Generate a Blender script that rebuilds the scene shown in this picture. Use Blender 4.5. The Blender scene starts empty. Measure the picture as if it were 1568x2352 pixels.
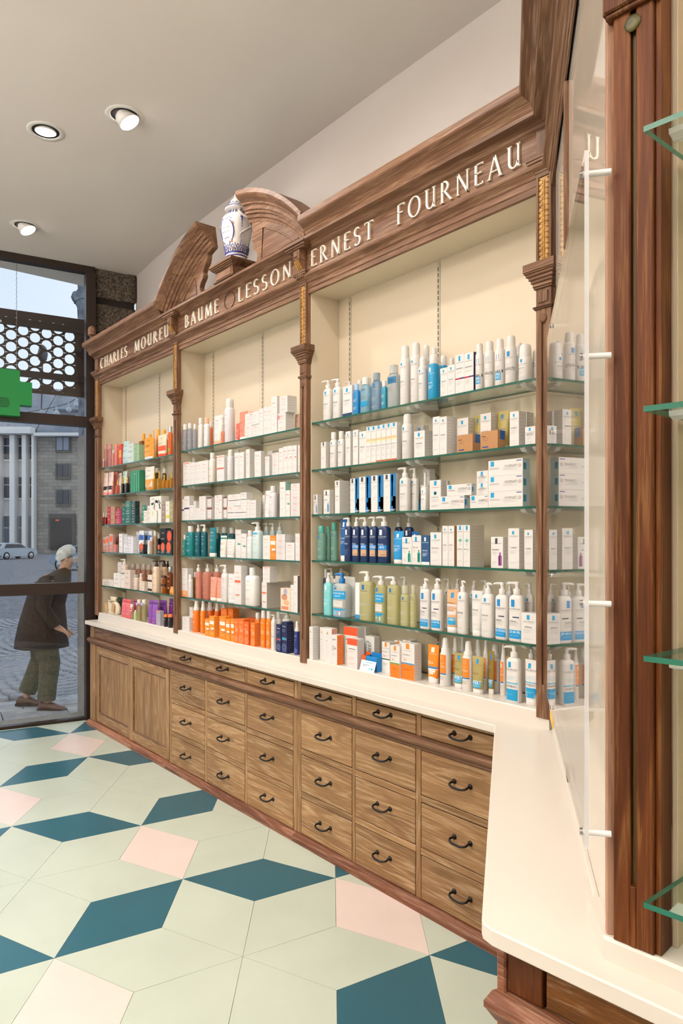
import bpy, math, random
from mathutils import Vector, Matrix

# ------------------------------------------------------------------ camera, world, light, exposure
C = bpy.context.scene.collection
SC = bpy.context.scene
TH = math.radians(39.5)
FW = Vector((-math.cos(TH), math.sin(TH), 0)); RT = Vector((math.sin(TH), math.cos(TH), 0))
cd = bpy.data.cameras.new('camera'); cam = bpy.data.objects.new('camera', cd); C.objects.link(cam)
cd.sensor_fit = 'HORIZONTAL'; cd.sensor_width = 24.0; cd.lens = 24.0*1632/1568; cd.shift_y = 55/1568
cd.clip_start = .02; cd.clip_end = 400
cam.matrix_world = Matrix(((RT.x, 0, -FW.x, 0), (RT.y, 0, -FW.y, 0), (0, 1, 0, 1.6), (0, 0, 0, 1)))
SC.camera = cam
SC.view_settings.view_transform = 'Standard'; SC.view_settings.look = 'None'
SC.view_settings.gamma = 1.0; SC.view_settings.use_curve_mapping = False
SC.view_settings.exposure = -0.06
wd = bpy.data.worlds.new('sky'); SC.world = wd; wd.use_nodes = True
nt = wd.node_tree; bg = nt.nodes['Background']
tc = nt.nodes.new('ShaderNodeTexCoord'); ns = nt.nodes.new('ShaderNodeTexNoise'); rp = nt.nodes.new('ShaderNodeValToRGB')
ns.inputs['Scale'].default_value = 1.6; ns.inputs['Detail'].default_value = 4
rp.color_ramp.elements[0].position = .35; rp.color_ramp.elements[0].color = (.52, .61, .73, 1)
rp.color_ramp.elements[1].position = .7; rp.color_ramp.elements[1].color = (.70, .77, .86, 1)
nt.links.new(tc.outputs['Generated'], ns.inputs['Vector']); nt.links.new(ns.outputs['Fac'], rp.inputs['Fac'])
nt.links.new(rp.outputs['Color'], bg.inputs['Color']); bg.inputs['Strength'].default_value = 1.5
SPOT_W = 54.0       # strength of one ceiling spotlight
LAMP_COL = (1.0, .93, .86)

for nm_, loc_, sx_, sy_, w_ in (('added_fill_panel', (-1.2, -1.9, 3.93), 3.0, 2.4, 20.0), ('added_fill_panel', (-4.6, -1.9, 3.93), 2.4, 2.4, 24.0), ('added_fill_panel', (1.9, -.4, 3.93), 2.4, 2.4, 22.0)):  # broad ceiling fill lights, added out of view to even the room
    al = bpy.data.lights.new(nm_, 'AREA'); al.shape = 'RECTANGLE'; al.size = sx_; al.size_y = sy_; al.energy = w_; al.color = LAMP_COL
    ao = bpy.data.objects.new(nm_, al); C.objects.link(ao); ao.location = loc_
# unseen uplights added only to brighten the ceiling
for loc_, sx_, w_ in (((-2.6, -2.7, 2.7), 6.0, 540.0), ((2.4, .2, 2.7), 2.0, 140.0)):
    al = bpy.data.lights.new('added_uplight', 'AREA'); al.shape = 'RECTANGLE'; al.size = sx_; al.size_y = .8; al.energy = w_; al.color = LAMP_COL
    ao = bpy.data.objects.new('added_uplight', al); C.objects.link(ao); ao.location = loc_; ao.rotation_euler = (math.pi, 0, 0)

# ------------------------------------------------------------------ materials
def lin(h):
    h = h.lstrip('#'); o = []
    for i in (0, 2, 4):
        c = int(h[i:i+2], 16)/255; o.append(c/12.92 if c <= .04045 else ((c+.055)/1.055)**2.4)
    return (o[0], o[1], o[2], 1)
MC = {}
def mat(h, kind='plastic', rough=None):
    key = (h, kind, rough)
    if key in MC: return MC[key]
    m = bpy.data.materials.new(kind+h); m.use_nodes = True; nt = m.node_tree; b = nt.nodes['Principled BSDF']
    b.inputs['Base Color'].default_value = lin(h)
    r = {'plastic': .32, 'paper': .5, 'metal': .3, 'iron': .42, 'matt': .85, 'gloss': .12}.get(kind, .5)
    b.inputs['Roughness'].default_value = rough if rough is not None else r
    if kind == 'metal': b.inputs['Metallic'].default_value = .9
    if kind == 'iron': b.inputs['Metallic'].default_value = .35
    if kind == 'clear':
        out = nt.nodes['Material Output']; mx = nt.nodes.new('ShaderNodeMixShader'); tr = nt.nodes.new('ShaderNodeBsdfTransparent')
        c = lin(h); tr.inputs['Color'].default_value = tuple(.35+.65*x for x in c[:3])+(1,)
        b.inputs['Roughness'].default_value = .12; mx.inputs[0].default_value = .52
        nt.links.new(tr.outputs[0], mx.inputs[1]); nt.links.new(b.outputs[0], mx.inputs[2]); nt.links.new(mx.outputs[0], out.inputs['Surface'])
    MC[key] = m; return m
def glass(name, tint, rough=0.0, refl=1.0):
    m = bpy.data.materials.new(name); m.use_nodes = True; nt = m.node_tree; nt.nodes.remove(nt.nodes['Principled BSDF'])
    out = nt.nodes['Material Output']; mx = nt.nodes.new('ShaderNodeMixShader'); tr = nt.nodes.new('ShaderNodeBsdfTransparent')
    gl = nt.nodes.new('ShaderNodeBsdfGlossy'); fr = nt.nodes.new('ShaderNodeFresnel'); fr.inputs['IOR'].default_value = 1.5
    tr.inputs['Color'].default_value = tint+(1,); gl.inputs['Roughness'].default_value = rough
    mu = nt.nodes.new('ShaderNodeMath'); mu.operation = 'MULTIPLY'; mu.inputs[1].default_value = refl
    # Fresnel must not see the back side of the pane as total reflection
    ge = nt.nodes.new('ShaderNodeNewGeometry'); ix = nt.nodes.new('ShaderNodeMix'); ix.data_type = 'FLOAT'
    ix.inputs[2].default_value = 1.5; ix.inputs[3].default_value = 1/1.5*1.0001
    nt.links.new(ge.outputs['Backfacing'], ix.inputs[0]); 
    fr.inputs['IOR'].default_value = 1.5
    nt.links.new(ix.outputs[0], fr.inputs['IOR'])
    lw = nt.nodes.new('ShaderNodeLayerWeight'); lw.inputs['Blend'].default_value = .5
    # schlick from facing
    om = nt.nodes.new('ShaderNodeMath'); om.operation = 'POWER'; om.inputs[1].default_value = 5
    ad = nt.nodes.new('ShaderNodeMath'); ad.operation = 'MULTIPLY_ADD'; ad.inputs[1].default_value = .92; ad.inputs[2].default_value = .05
    nt.links.new(lw.outputs['Facing'], om.inputs[0]); nt.links.new(om.outputs[0], ad.inputs[0]); nt.links.new(ad.outputs[0], mu.inputs[0])
    nt.links.new(mu.outputs[0], mx.inputs[0]); nt.links.new(tr.outputs[0], mx.inputs[1]); nt.links.new(gl.outputs[0], mx.inputs[2])
    nt.links.new(mx.outputs[0], out.inputs['Surface'])
    for n in (fr, ge, ix): nt.nodes.remove(n)
    m['noise_host'] = 1
    return m
def wood(name, dark, mid, light, axis='X', rot=0.0, lime='#c9ad8c', limef=.38, rough=.48):
    m = bpy.data.materials.new(name); m.use_nodes = True; nt = m.node_tree; N = nt.nodes; L = nt.links; b = N['Principled BSDF']
    tc = N.new('ShaderNodeTexCoord'); oi = N.new('ShaderNodeObjectInfo')
    cx = N.new('ShaderNodeCombineXYZ'); sc = N.new('ShaderNodeMath'); sc.operation = 'MULTIPLY'; sc.inputs[1].default_value = 17.0
    L.new(oi.outputs['Random'], sc.inputs[0])
    for i in range(3): L.new(sc.outputs[0], cx.inputs[i])
    ad = N.new('ShaderNodeVectorMath'); L.new(tc.outputs['Object'], ad.inputs[0]); L.new(cx.outputs[0], ad.inputs[1])
    rm = N.new('ShaderNodeMapping'); rm.inputs['Rotation'].default_value = (0, 0, rot); L.new(ad.outputs[0], rm.inputs['Vector'])
    def stretched(a, c):
        mp = N.new('ShaderNodeMapping'); v = [c, c, c]; v['XYZ'.index(axis)] = a
        mp.inputs['Scale'].default_value = v; L.new(rm.outputs[0], mp.inputs['Vector']); return mp
    big = N.new('ShaderNodeTexNoise'); big.inputs['Scale'].default_value = 1.0; big.inputs['Detail'].default_value = 4; big.inputs['Distortion'].default_value = .8
    L.new(stretched(.9, 12).outputs[0], big.inputs['Vector'])
    # growth rings: sine of a distorted field gives cathedral figure
    wv = N.new('ShaderNodeMath'); wv.operation = 'MULTIPLY'; wv.inputs[1].default_value = 46.0; L.new(big.outputs['Fac'], wv.inputs[0])
    sn = N.new('ShaderNodeMath'); sn.operation = 'SINE'; L.new(wv.outputs[0], sn.inputs[0])
    fine = N.new('ShaderNodeTexNoise'); fine.inputs['Scale'].default_value = 1.0; fine.inputs['Detail'].default_value = 5; fine.inputs['Roughness'].default_value = .65
    L.new(stretched(8, 300).outputs[0], fine.inputs['Vector'])
    r1 = N.new('ShaderNodeValToRGB'); e = r1.color_ramp.elements; e[0].position = .3; e[0].color = lin(dark); e[1].position = .72; e[1].color = lin(light)
    k = r1.color_ramp.elements.new(.5); k.color = lin(mid); L.new(big.outputs['Fac'], r1.inputs['Fac'])
    # lime: pale deposit in the pores, denser along the rings
    mm = N.new('ShaderNodeMath'); mm.operation = 'MULTIPLY_ADD'; mm.inputs[1].default_value = .10; L.new(sn.outputs[0], mm.inputs[0]); L.new(fine.outputs['Fac'], mm.inputs[2])
    r2 = N.new('ShaderNodeValToRGB'); q = r2.color_ramp.elements; q[0].position = .54; q[0].color = (0, 0, 0, 1); q[1].position = .70; q[1].color = (limef, limef, limef, 1); L.new(mm.outputs[0], r2.inputs['Fac'])
    mx = N.new('ShaderNodeMix'); mx.data_type = 'RGBA'; mx.inputs[7].default_value = lin(lime); L.new(r2.outputs['Color'], mx.inputs[0]); L.new(r1.outputs['Color'], mx.inputs[6])
    # dark fine pores
    r3 = N.new('ShaderNodeValToRGB'); w = r3.color_ramp.elements; w[0].position = .34; w[0].color = (.72, .72, .72, 1); w[1].position = .5; w[1].color = (1, 1, 1, 1); L.new(mm.outputs[0], r3.inputs['Fac'])
    ml = N.new('ShaderNodeMix'); ml.data_type = 'RGBA'; ml.blend_type = 'MULTIPLY'; ml.inputs[0].default_value = 1; L.new(mx.outputs[2], ml.inputs[6]); L.new(r3.outputs['Color'], ml.inputs[7])
    # piece to piece tone
    hv = N.new('ShaderNodeHueSaturation'); vv = N.new('ShaderNodeMapRange'); vv.inputs[3].default_value = .86; vv.inputs[4].default_value = 1.14
    L.new(oi.outputs['Random'], vv.inputs[0]); L.new(vv.outputs[0], hv.inputs['Value']); L.new(ml.outputs[2], hv.inputs['Color'])
    L.new(hv.outputs[0], b.inputs['Base Color']); b.inputs['Roughness'].default_value = rough; b.inputs['Specular IOR Level'].default_value = .28
    bp = N.new('ShaderNodeBump'); bp.inputs['Strength'].default_value = .25; bp.inputs['Distance'].default_value = .002; L.new(fine.outputs['Fac'], bp.inputs['Height']); L.new(bp.outputs[0], b.inputs['Normal'])
    return m
def noisy(name, a, b_, scale, rough=.7, bump=0.0, detail=6, lo=.35, hi=.65, dist=.003):
    m = bpy.data.materials.new(name); m.use_nodes = True; nt = m.node_tree; N = nt.nodes; L = nt.links; b = N['Principled BSDF']
    tc = N.new('ShaderNodeTexCoord'); n = N.new('ShaderNodeTexNoise'); n.inputs['Scale'].default_value = scale; n.inputs['Detail'].default_value = detail
    L.new(tc.outputs['Object'], n.inputs['Vector']); r = N.new('ShaderNodeValToRGB'); r.color_ramp.elements[0].position = lo; r.color_ramp.elements[1].position = hi
    r.color_ramp.elements[0].color = lin(a); r.color_ramp.elements[1].color = lin(b_); L.new(n.outputs['Fac'], r.inputs['Fac']); L.new(r.outputs['Color'], b.inputs['Base Color'])
    b.inputs['Roughness'].default_value = rough
    if bump:
        bp = N.new('ShaderNodeBump'); bp.inputs['Strength'].default_value = bump; bp.inputs['Distance'].default_value = dist; L.new(n.outputs['Fac'], bp.inputs['Height']); L.new(bp.outputs[0], b.inputs['Normal'])
    return m
UP = dict(dark='#664530', mid='#79563f', light='#8c674d')
W_X = wood('limed_oak_along', axis='X', limef=.27, **UP)
W_Z = wood('limed_oak_upright', axis='Z', limef=.27, **UP)
W_RET = wood('limed_oak_return', axis='X', rot=math.radians(52.6), **UP)
DR = dict(dark='#8d6a48', mid='#9c7852', light='#ab865e', lime='#d2bb98')
D_X = wood('drawer_oak', axis='X', limef=.5, **DR)
D_Z = wood('drawer_oak_upright', axis='Z', limef=.42, **DR)
R_Z = wood('warm_oak_upright', dark='#4d2409', mid='#643311', light='#7b4319', axis='Z', lime='#a07a44', limef=.3, rough=.5)
BASEW = wood('base_moulding_oak', dark='#6a4030', mid='#87563f', light='#a06a4e', axis='X', lime='#c9a58a', limef=.45)
DARKW = mat('#3a2415', 'matt'); VOID = mat('#120c08', 'matt')
CREAM = mat('#ddcfb8', 'paper', .38); CREAM2 = mat('#d8cab2', 'paper', .3)
COUNTER = mat('#dcd5cb', 'paper', .3)
PLASTER = noisy('wall_plaster', '#c0b9b3', '#c5beb8', 1.5, .8); CEIL = noisy('ceiling_paint', '#d6d0ca', '#d9d4ce', 1.2, .85)
PANELW = mat('#ddd3c4', 'gloss', .015)
IRON = mat('#1f1a18', 'iron'); FRAME = mat('#2c1f19', 'plastic', .4)
GLASS = glass('shelf_glass', (.90, .96, .93)); PANE = glass('window_glass', (.93, .95, .96))
GEDGE = mat('#1d5a48', 'plastic', .15); PLEXI = glass('plexi', (.97, .97, .96), .02); CLIP = mat('~#e9e9e6'.lstrip('~'), 'clear')
IVORY = mat('#efe4d3', 'paper', .4); GOLD = noisy('old_gilt', '#9c6f2c', '#c9994a', 40, .45, .3)
GILTD = mat('#5c3d16', 'matt'); GRANITE = noisy('granite', '#3a332c', '#7a6b5c', 55, .85, .5, 8, .38, .7)
SILLST = noisy('grey_granite', '#6f6c68', '#a09c96', 90, .85, .3, 8)
CHROME = mat('#b8b8b6', 'metal', .25); STEEL = mat('#8b8680', 'metal', .4)

# ------------------------------------------------------------------ mesh builder
class MB:
    def __init__(s): s.v = []; s.f = []; s.m = []; s.s = []; s.mats = []; s.mi = {}
    def idx(s, m):
        k = m.name
        if k not in s.mi: s.mi[k] = len(s.mats); s.mats.append(m)
        return s.mi[k]
    def add(s, verts, faces, m, smooth=False):
        o = len(s.v); i = s.idx(m); s.v += [tuple(p) for p in verts]
        for f in faces: s.f.append([o+a for a in f]); s.m.append(i); s.s.append(smooth)
    def box(s, x0, x1, y0, y1, z0, z1, m, T=None, side=None):
        vs = [Vector(p) for p in ((x0,y0,z0),(x1,y0,z0),(x1,y1,z0),(x0,y1,z0),(x0,y0,z1),(x1,y0,z1),(x1,y1,z1),(x0,y1,z1))]
        if T: vs = [T(p) for p in vs]
        s.add(vs, [(0,3,2,1),(4,5,6,7),(0,1,5,4),(2,3,7,6),(3,0,4,7)], m)
        s.add(vs, [(1,2,6,5)], side or m)
    def cbox(s, x0, x1, y0, y1, z0, z1, c, m, T=None):
        # box whose front (low y) edges are chamfered
        vs = [(x0,y0+c,z0),(x1,y0+c,z0),(x1,y0+c,z1),(x0,y0+c,z1),(x0+c,y0,z0+c),(x1-c,y0,z0+c),(x1-c,y0,z1-c),(x0+c,y0,z1-c),(x0,y1,z0),(x1,y1,z0),(x1,y1,z1),(x0,y1,z1)]
        vs = [Vector(p) for p in vs]
        if T: vs = [T(p) for p in vs]
        s.add(vs, [(4,5,6,7),(0,1,5,4),(1,2,6,5),(2,3,7,6),(3,0,4,7),(0,8,9,1),(1,9,10,2),(2,10,11,3),(3,11,8,0),(8,11,10,9)], m)
    def poly(s, pts, m): s.add(pts, [tuple(range(len(pts)))], m)
    def prism(s, pts, vec, m, side=None):
        n = len(pts); vec = Vector(vec); a = [Vector(p) for p in pts]; b = [p+vec for p in a]
        s.add(a+b, [tuple(range(n))[::-1], tuple(range(n, 2*n))], m)
        s.add(a+b, [(i, (i+1) % n, n+(i+1) % n, n+i) for i in range(n)], side or m)
    def rings(s, rings, m, cap0=True, cap1=True, smooth=True, closed=True):
        n = len(rings[0]); vs = [p for r in rings for p in r]; fs = []
        for i in range(len(rings)-1):
            for j in range(n if closed else n-1):
                k = (j+1) % n; fs.append((i*n+j, i*n+k, (i+1)*n+k, (i+1)*n+j))
        s.add(vs, fs, m, smooth)
        if cap0: s.add(rings[0], [tuple(range(n))[::-1]], m)
        if cap1: s.add(rings[-1], [tuple(range(n))], m)
    def lathe(s, prof, cx, cy, m, n=16, T=None, smooth=True):
        rs = []
        for r, z in prof:
            ring = [Vector((cx+r*math.cos(2*math.pi*i/n), cy+r*math.sin(2*math.pi*i/n), z)) for i in range(n)]
            rs.append([T(p) for p in ring] if T else ring)
        s.rings(rs, m, smooth=smooth)
    def tube(s, path, r, m, n=8, cap=True):
        P = [Vector(p) for p in path]; rs = []; up = Vector((0.013, .027, 1))
        for i, p in enumerate(P):
            d = (P[min(i+1, len(P)-1)]-P[max(i-1, 0)]).normalized()
            u = up if abs(d.dot(up)) < .9 else Vector((1, 0, 0))
            a = d.cross(u).normalized(); b = a.cross(d).normalized(); rr = r[i] if isinstance(r, (list, tuple)) else r
            rs.append([p+a*(rr*math.cos(2*math.pi*k/n))+b*(rr*math.sin(2*math.pi*k/n)) for k in range(n)])
        s.rings(rs, m, cap, cap)
    def build(s, name, parent=None, loc=None):
        me = bpy.data.meshes.new(name); me.from_pydata(s.v, [], s.f)
        for m in s.mats: me.materials.append(m)
        me.polygons.foreach_set('material_index', s.m); me.polygons.foreach_set('use_smooth', s.s); me.update()
        o = bpy.data.objects.new(name, me); C.objects.link(o)
        if parent: o.parent = parent
        if loc is not None: o.location = loc
        return o
def tag(o, label=None, cat=None, group=None, kind=None):
    if label: o['label'] = label
    if cat: o['category'] = cat
    if group: o['group'] = group
    if kind: o['kind'] = kind
    return o
def thing(name, label, cat, loc=(0,0,0), group=None, kind=None):
    o = bpy.data.objects.new(name, None); C.objects.link(o); o.location = loc; o.empty_display_size = .05
    return tag(o, label, cat, group, kind)
def dup(o, parent, loc):
    c = o.copy(); C.objects.link(c); c.parent = parent; c.location = loc; return c
def extrude(mb, prof, P0, dv, ov, s0, s1, m, k0=0.0, k1=0.0, smooth=False, caps=True):
    """profile (o,z) swept along dv from s0 to s1; k mitres the ends (s shifts by k*o)"""
    P0 = Vector(P0); dv = Vector(dv); ov = Vector(ov)
    A = [P0+dv*(s0+k0*o)+ov*o+Vector((0,0,z)) for o, z in prof]; B = [P0+dv*(s1+k1*o)+ov*o+Vector((0,0,z)) for o, z in prof]
    mb.rings([A, B], m, caps, caps, smooth)
RX = Vector((1,0,0)); RY = Vector((0,1,0)); RZ = Vector((0,0,1))
NRM = Vector((.795, .607, 0)).normalized()        # into the diagonal return wall
RTD = Vector((.607, -.795, 0)).normalized()       # along the return, towards the camera
DRV = Vector((.9959, .0907, 0)).normalized(); NR = Vector((.0907, -.9959, 0)).normalized()   # near section: along, outwards
DF = Vector((.174, .985, 0)).normalized(); NF = Vector((.985, -.174, 0)).normalized(); FB = Vector((-6.2, 2.253, 0))
def F(s, o, z): return FB+DF*s+NF*o+RZ*z         # shop front: along, inwards, up
def O(S, D, z): return RT*S+FW*D+RZ*z            # street: sideways, away, up
YP = 2.243                                        # face of the pilasters
def struct(o): o['kind'] = 'structure'; return o

# ------------------------------------------------------------------ floor of rhombic tiles
LA = .4114; th_ = math.radians(0)
def clip(poly, n, c):
    out = []
    for i in range(len(poly)):
        p, q = poly[i], poly[(i+1) % len(poly)]; a = n[0]*p[0]+n[1]*p[1]-c; b = n[0]*q[0]+n[1]*q[1]-c
        if a >= 0: out.append(p)
        if (a >= 0) != (b >= 0): t = a/(a-b); out.append((p[0]+t*(q[0]-p[0]), p[1]+t*(q[1]-p[1])))
    return out
FIT = dict(ang=0.53809, tx=-1.80151, tz=8.06259, a=0.41097)
def latt(i, j):
    x = i+.5*j; y = j*math.sqrt(3)/2; c, s = math.cos(FIT['ang']), math.sin(FIT['ang'])
    S = (c*x-s*y+FIT['tx'])*FIT['a']; D = (s*x+c*y+FIT['tz'])*FIT['a']
    p = RT*S+FW*D; return (p.x, p.y)
def tilemat(name, h, r=.28):
    m = noisy(name, h, h, 3, r); b = m.node_tree.nodes['Principled BSDF']; ramp = [n for n in m.node_tree.nodes if n.type == 'VALTORGB'][0]
    c = lin(h); ramp.color_ramp.elements[0].color = tuple(x*.93 for x in c[:3])+(1,); return m
TEAL = tilemat('teal_tile', '#2b6272'); PINK = tilemat('pink_tile', '#e2d2cb'); MINT = tilemat('mint_tile', '#c1ccbe')
JOINT = mat('#8f948a', 'matt')
mb = MB(); mb.poly([(-6.6,-4,-.006),(4,-4,-.006),(4,2.6,-.006),(-6.15,2.6,-.006)], JOINT)
floor = struct(mb.build('floor'))
def shrink(poly, d):
    cx = sum(p[0] for p in poly)/len(poly); cy = sum(p[1] for p in poly)/len(poly); out = []
    for x, y in poly:
        r = math.hypot(x-cx, y-cy); k = max(0, (r-d))/r if r else 0; out.append((cx+(x-cx)*k, cy+(y-cy)*k))
    return out
for ia in range(-14, 15):
    for ib in range(-14, 15):
        P = (ia-ib, ia+2*ib)                     # acute lattice points
        for (d, e1, e2, col) in (((1,1),(1,0),(0,1),TEAL), ((2,-1),(1,0),(1,-1),TEAL), ((-1,2),(0,1),(-1,1),PINK)):
            Q = (P[0]+d[0], P[1]+d[1])
            isH = lambda p: (p[0]-1) % 3 == 0 and (p[1]+2) % 3 == 0
            m = MINT if isH(P) or isH(Q) else col
            poly = [latt(*P), latt(P[0]+e1[0], P[1]+e1[1]), latt(*Q), latt(P[0]+e2[0], P[1]+e2[1])]
            if min(math.hypot(*p) for p in poly) > 7.2: continue
            if sum(p[0]+1.2*p[1] for p in poly)/4 > 2.3: continue
            poly = clip(poly, (NF.x, NF.y), NF.x*FB.x+NF.y*FB.y+.03)
            poly = clip(poly, (0, -1), -2.25); poly = clip(poly, (0, 1), -1.2); poly = clip(poly, (-1, 0), -.35) if poly else poly
            if len(poly) < 3: continue
            cx_ = sum(p[0] for p in poly)/len(poly); cy_ = sum(p[1] for p in poly)/len(poly)
            if NRM.x*cx_+NRM.y*cy_ > .25: continue
            mb = MB(); q = shrink(poly, .0012); t = .0015*0
            if sum((q[i][0]*q[(i+1) % len(q)][1]-q[(i+1) % len(q)][0]*q[i][1]) for i in range(len(q))) < 0: q = q[::-1]
            mb.prism([(x, y, -.006) for x, y in q], (0, 0, .006), m)
            mb.build('floor_tile', floor)

# ------------------------------------------------------------------ room shell
mb = MB(); ZC = 3.95
mb.box(-6.7, 4.0, -4, 3.0, ZC, ZC+.1, CEIL); struct(mb.build('ceiling'))
mb = MB(); wl = [(4.0,2.52),(-2.7,2.525),(-4.0,2.543),(-4.6,2.55),(-5.07,2.572),(-5.7,2.615),(-6.16,2.66)]
A = [Vector((x, y, 0)) for x, y in wl]
mb.rings([A, [p+RZ*ZC for p in A]], PLASTER, False, False, False, False)
B = [Vector((x, y+.25, 0)) for x, y in wl]; mb.rings([[p+RZ*ZC for p in B], B], PLASTER, False, False, False, False)
struct(mb.build('wall_back'))
mb = MB(); mb.box(-6.7, 4.1, -4.1, -4.0, 0, ZC, PLASTER); struct(mb.build('wall_front'))
mb = MB(); mb.box(4.0, 4.1, -4.1, 3.0, 0, ZC, PLASTER); struct(mb.build('wall_right'))
# shop front wall beyond the glazing (towards the viewer's back)
def fbox(mb, s0, s1, o0, o1, z0, z1, m): mb.box(s0, s1, o0, o1, z0, z1, m, T=lambda p: F(p.x, p.y, p.z))
mb = MB(); fbox(mb, -6.6, -3.6, -.2, .0, 0, ZC, PLASTER); struct(mb.build('wall_left'))
win = thing('window_1', None, None, (0,0,0), kind='structure')
for nm, a in (('lintel', (-3.6,.04,-.05,.03,3.893,ZC)), ('jamb', (-.035,.045,-.05,.05,0,3.893)), ('transom', (-3.6,-.035,-.045,.04,2.55,2.635)), ('rail', (-3.6,-.035,-.045,.04,1.103,1.198)), ('bottom_rail', (-3.6,-.035,-.045,.02,-.005,.022)), ('mullion', (-2.0,-1.93,-.045,.04,.022,3.893))):
    mb = MB(); fbox(mb, *a, FRAME); mb.build(nm, win)
for z0, z1 in ((.022,1.103),(1.198,2.55),(2.635,3.893)):
    for s0, s1 in ((-1.93,-.035),(-3.6,-2.0)):
        mb = MB(); mb.poly([F(s0,-.008,z0), F(s1,-.008,z0), F(s1,-.008,z1), F(s0,-.008,z1)], PANE); mb.build('pane', win)
# stone pier between the glazing and the back wall
pier = thing('wall_pier', None, None, kind='structure')
for k, (z0, z1, o) in enumerate(((0,.72,0),(.725,1.42,.008),(1.425,2.1,0),(2.105,2.72,.012),(2.73,3.645,.0),(3.70,3.95,.012))):
    mb = MB(); s1 = .40
    r_ = random.Random(k); segs = 7
    ringsl = []
    for zz, ins in ((z0, .012), (z0+.03, 0), (z1-.03, 0), (z1, .014)):
        ringsl.append([F(.046, -.2, zz), F(.046+ins*.3, o-ins, zz)]+[F(.046+(s1-.046)*i/segs, o-ins+r_.uniform(-.006, .006), zz+r_.uniform(-.006, .006)) for i in range(1, segs)]+[F(s1, o-ins, zz), F(s1, -.2, zz)])
    mb.rings(ringsl, GRANITE); mb.build('stone_block', pier)
mb = MB(); fbox(mb, .05, .395, -.18, -.03, 0, ZC, mat('#2a2521', 'matt')); mb.build('mortar', pier)
# cable lying on the cabinet top
mb = MB(); mb.tube([(-5.93,2.55,3.242),(-5.95,2.53,3.30),(-5.90,2.5,3.335),(-5.82,2.47,3.34),(-5.74,2.45,3.31),(-5.7,2.44,3.25)], .006, mat('#d8d4cc')); tag(mb.build('cable'), 'white cable loop lying on top of the cabinet by the stone pier', 'cable')

# ------------------------------------------------------------------ cabinets under the counter
def handle_mesh():
    mb = MB(); r = .0048; w = .042
    for sx in (-1, 1): mb.lathe([(.0115, 0), (.0115, .003), (.008, .006), (.006, .009)], 0, 0, IRON, 10, T=lambda p, sx=sx: Vector((sx*w+p.x, -p.z, p.y)))
    path = [(-w, -.004, 0), (-w, -.014, -.0), (-w-.003, -.026, -.002), (-w+.002, -.034, -.005), (-w+.012, -.038, -.008)]
    mb.tube(path+[(-.015, -.041, -.010), (.015, -.041, -.010)]+[(-x, y, z) for x, y, z in path[::-1]], r, IRON, 7)
    return mb
HANDLE = None
def add_handle(parent, loc, rot=0.0):
    global HANDLE
    if HANDLE is None: HANDLE = handle_mesh().build('handle', parent, loc)
    else:
        h = HANDLE.copy(); C.objects.link(h); h.parent = parent; h.location = loc; h.rotation_euler = (0, 0, rot); return h
    HANDLE.rotation_euler = (0, 0, rot); return HANDLE
YD = 2.205
ROWS = ((.739,.824), (.487,.682), (.261,.455), (.039,.230))
def cabinet(name, label, x0, x1, cols, topcols, doors=()):
    t = thing(name, label, 'cabinet', ((x0+x1)/2, YD, 0), 'oak cabinets under the white counter')
    off = Vector(((x0+x1)/2, YD, 0)); T = lambda p: p-off
    mb = MB(); mb.box(x0, x1, YD+.022, 2.47, 0, .853, DARKW, T); mb.build('carcass', t)
    # face frame: uprights and rails, each a piece
    edges = []
    xs = sorted(set([x0]+[c for ab in cols for c in ab]+[x1]))
    ups = []; cur = x0
    for a, b in cols: ups.append((cur, a)); cur = b
    ups.append((cur, x1))
    for a, b in ups:
        if b-a > .004: mb = MB(); mb.cbox(a+.0012, b-.0012, YD+.001, YD+.022, .039, .682, .0015, D_Z, T); mb.build('upright', t)
    for a, b in cols:
        for z0, z1 in ((.455,.487), (.230,.261)):
            mb = MB(); mb.cbox(a, b, YD+.0, YD+.022, z0+.0012, z1-.0012, .0015, D_X, T); mb.build('rail', t)
    cur = x0
    for a, b in list(topcols)+[(x1, x1)]:
        if a-cur > .004: mb = MB(); mb.cbox(cur+.0012, a-.0012, YD+.001, YD+.022, .739, .853, .0015, D_Z, T); mb.build('upright', t)
        cur = b
    for a, b in topcols:
        mb = MB(); mb.cbox(a, b, YD+.004, YD+.022, .826, .853, .001, D_X, T); mb.build('rail', t)
    def drawer(a, b, z0, z1):
        mb = MB(); g = .0028; mb.cbox(a+g, b-g, YD, YD+.021, z0+g, z1-g, .0018, D_X, T); d = mb.build('drawer', t)
        add_handle(d, T(Vector(((a+b)/2+.0, YD, (z0+z1)/2+.012))))
    for a, b in topcols: drawer(a, b, *ROWS[0])
    for a, b in cols:
        for z0, z1 in ROWS[1:]: drawer(a, b, z0, z1)
    # waist rail and base moulding
    mb = MB(); extrude(mb, [(-.02,.684),(.004,.684),(.006,.694),(.014,.700),(.024,.708),(.028,.716),(.028,.726),(.022,.734),(.006,.739),(-.02,.739)], (0,YD,0)-off if False else Vector((0,YD,0))-off, RX, -RY, x0, x1, W_X); mb.build('waist_moulding', t)
    mb = MB(); extrude(mb, [(-.02,0),(.035,0),(.035,.022),(.030,.030),(.018,.034),(.010,.039),(-.02,.039)], Vector((0,YD,0))-off, RX, -RY, x0, x1, BASEW); mb.build('base_moulding', t)
    return t, T
X6 = -1.668
c1 = cabinet('door_cabinet', 'oak cabinet with two panelled doors at the far left end', -6.049, -4.541, (), ())
t, T = c1
for ch in list(t.children):
    if ch.name.startswith('upright'): bpy.data.objects.remove(ch)
mb = MB(); mb.cbox(-6.049, -5.955, YD+.001, YD+.022, .739, .853, .0015, D_Z, T); mb.build('upright', t)
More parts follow.
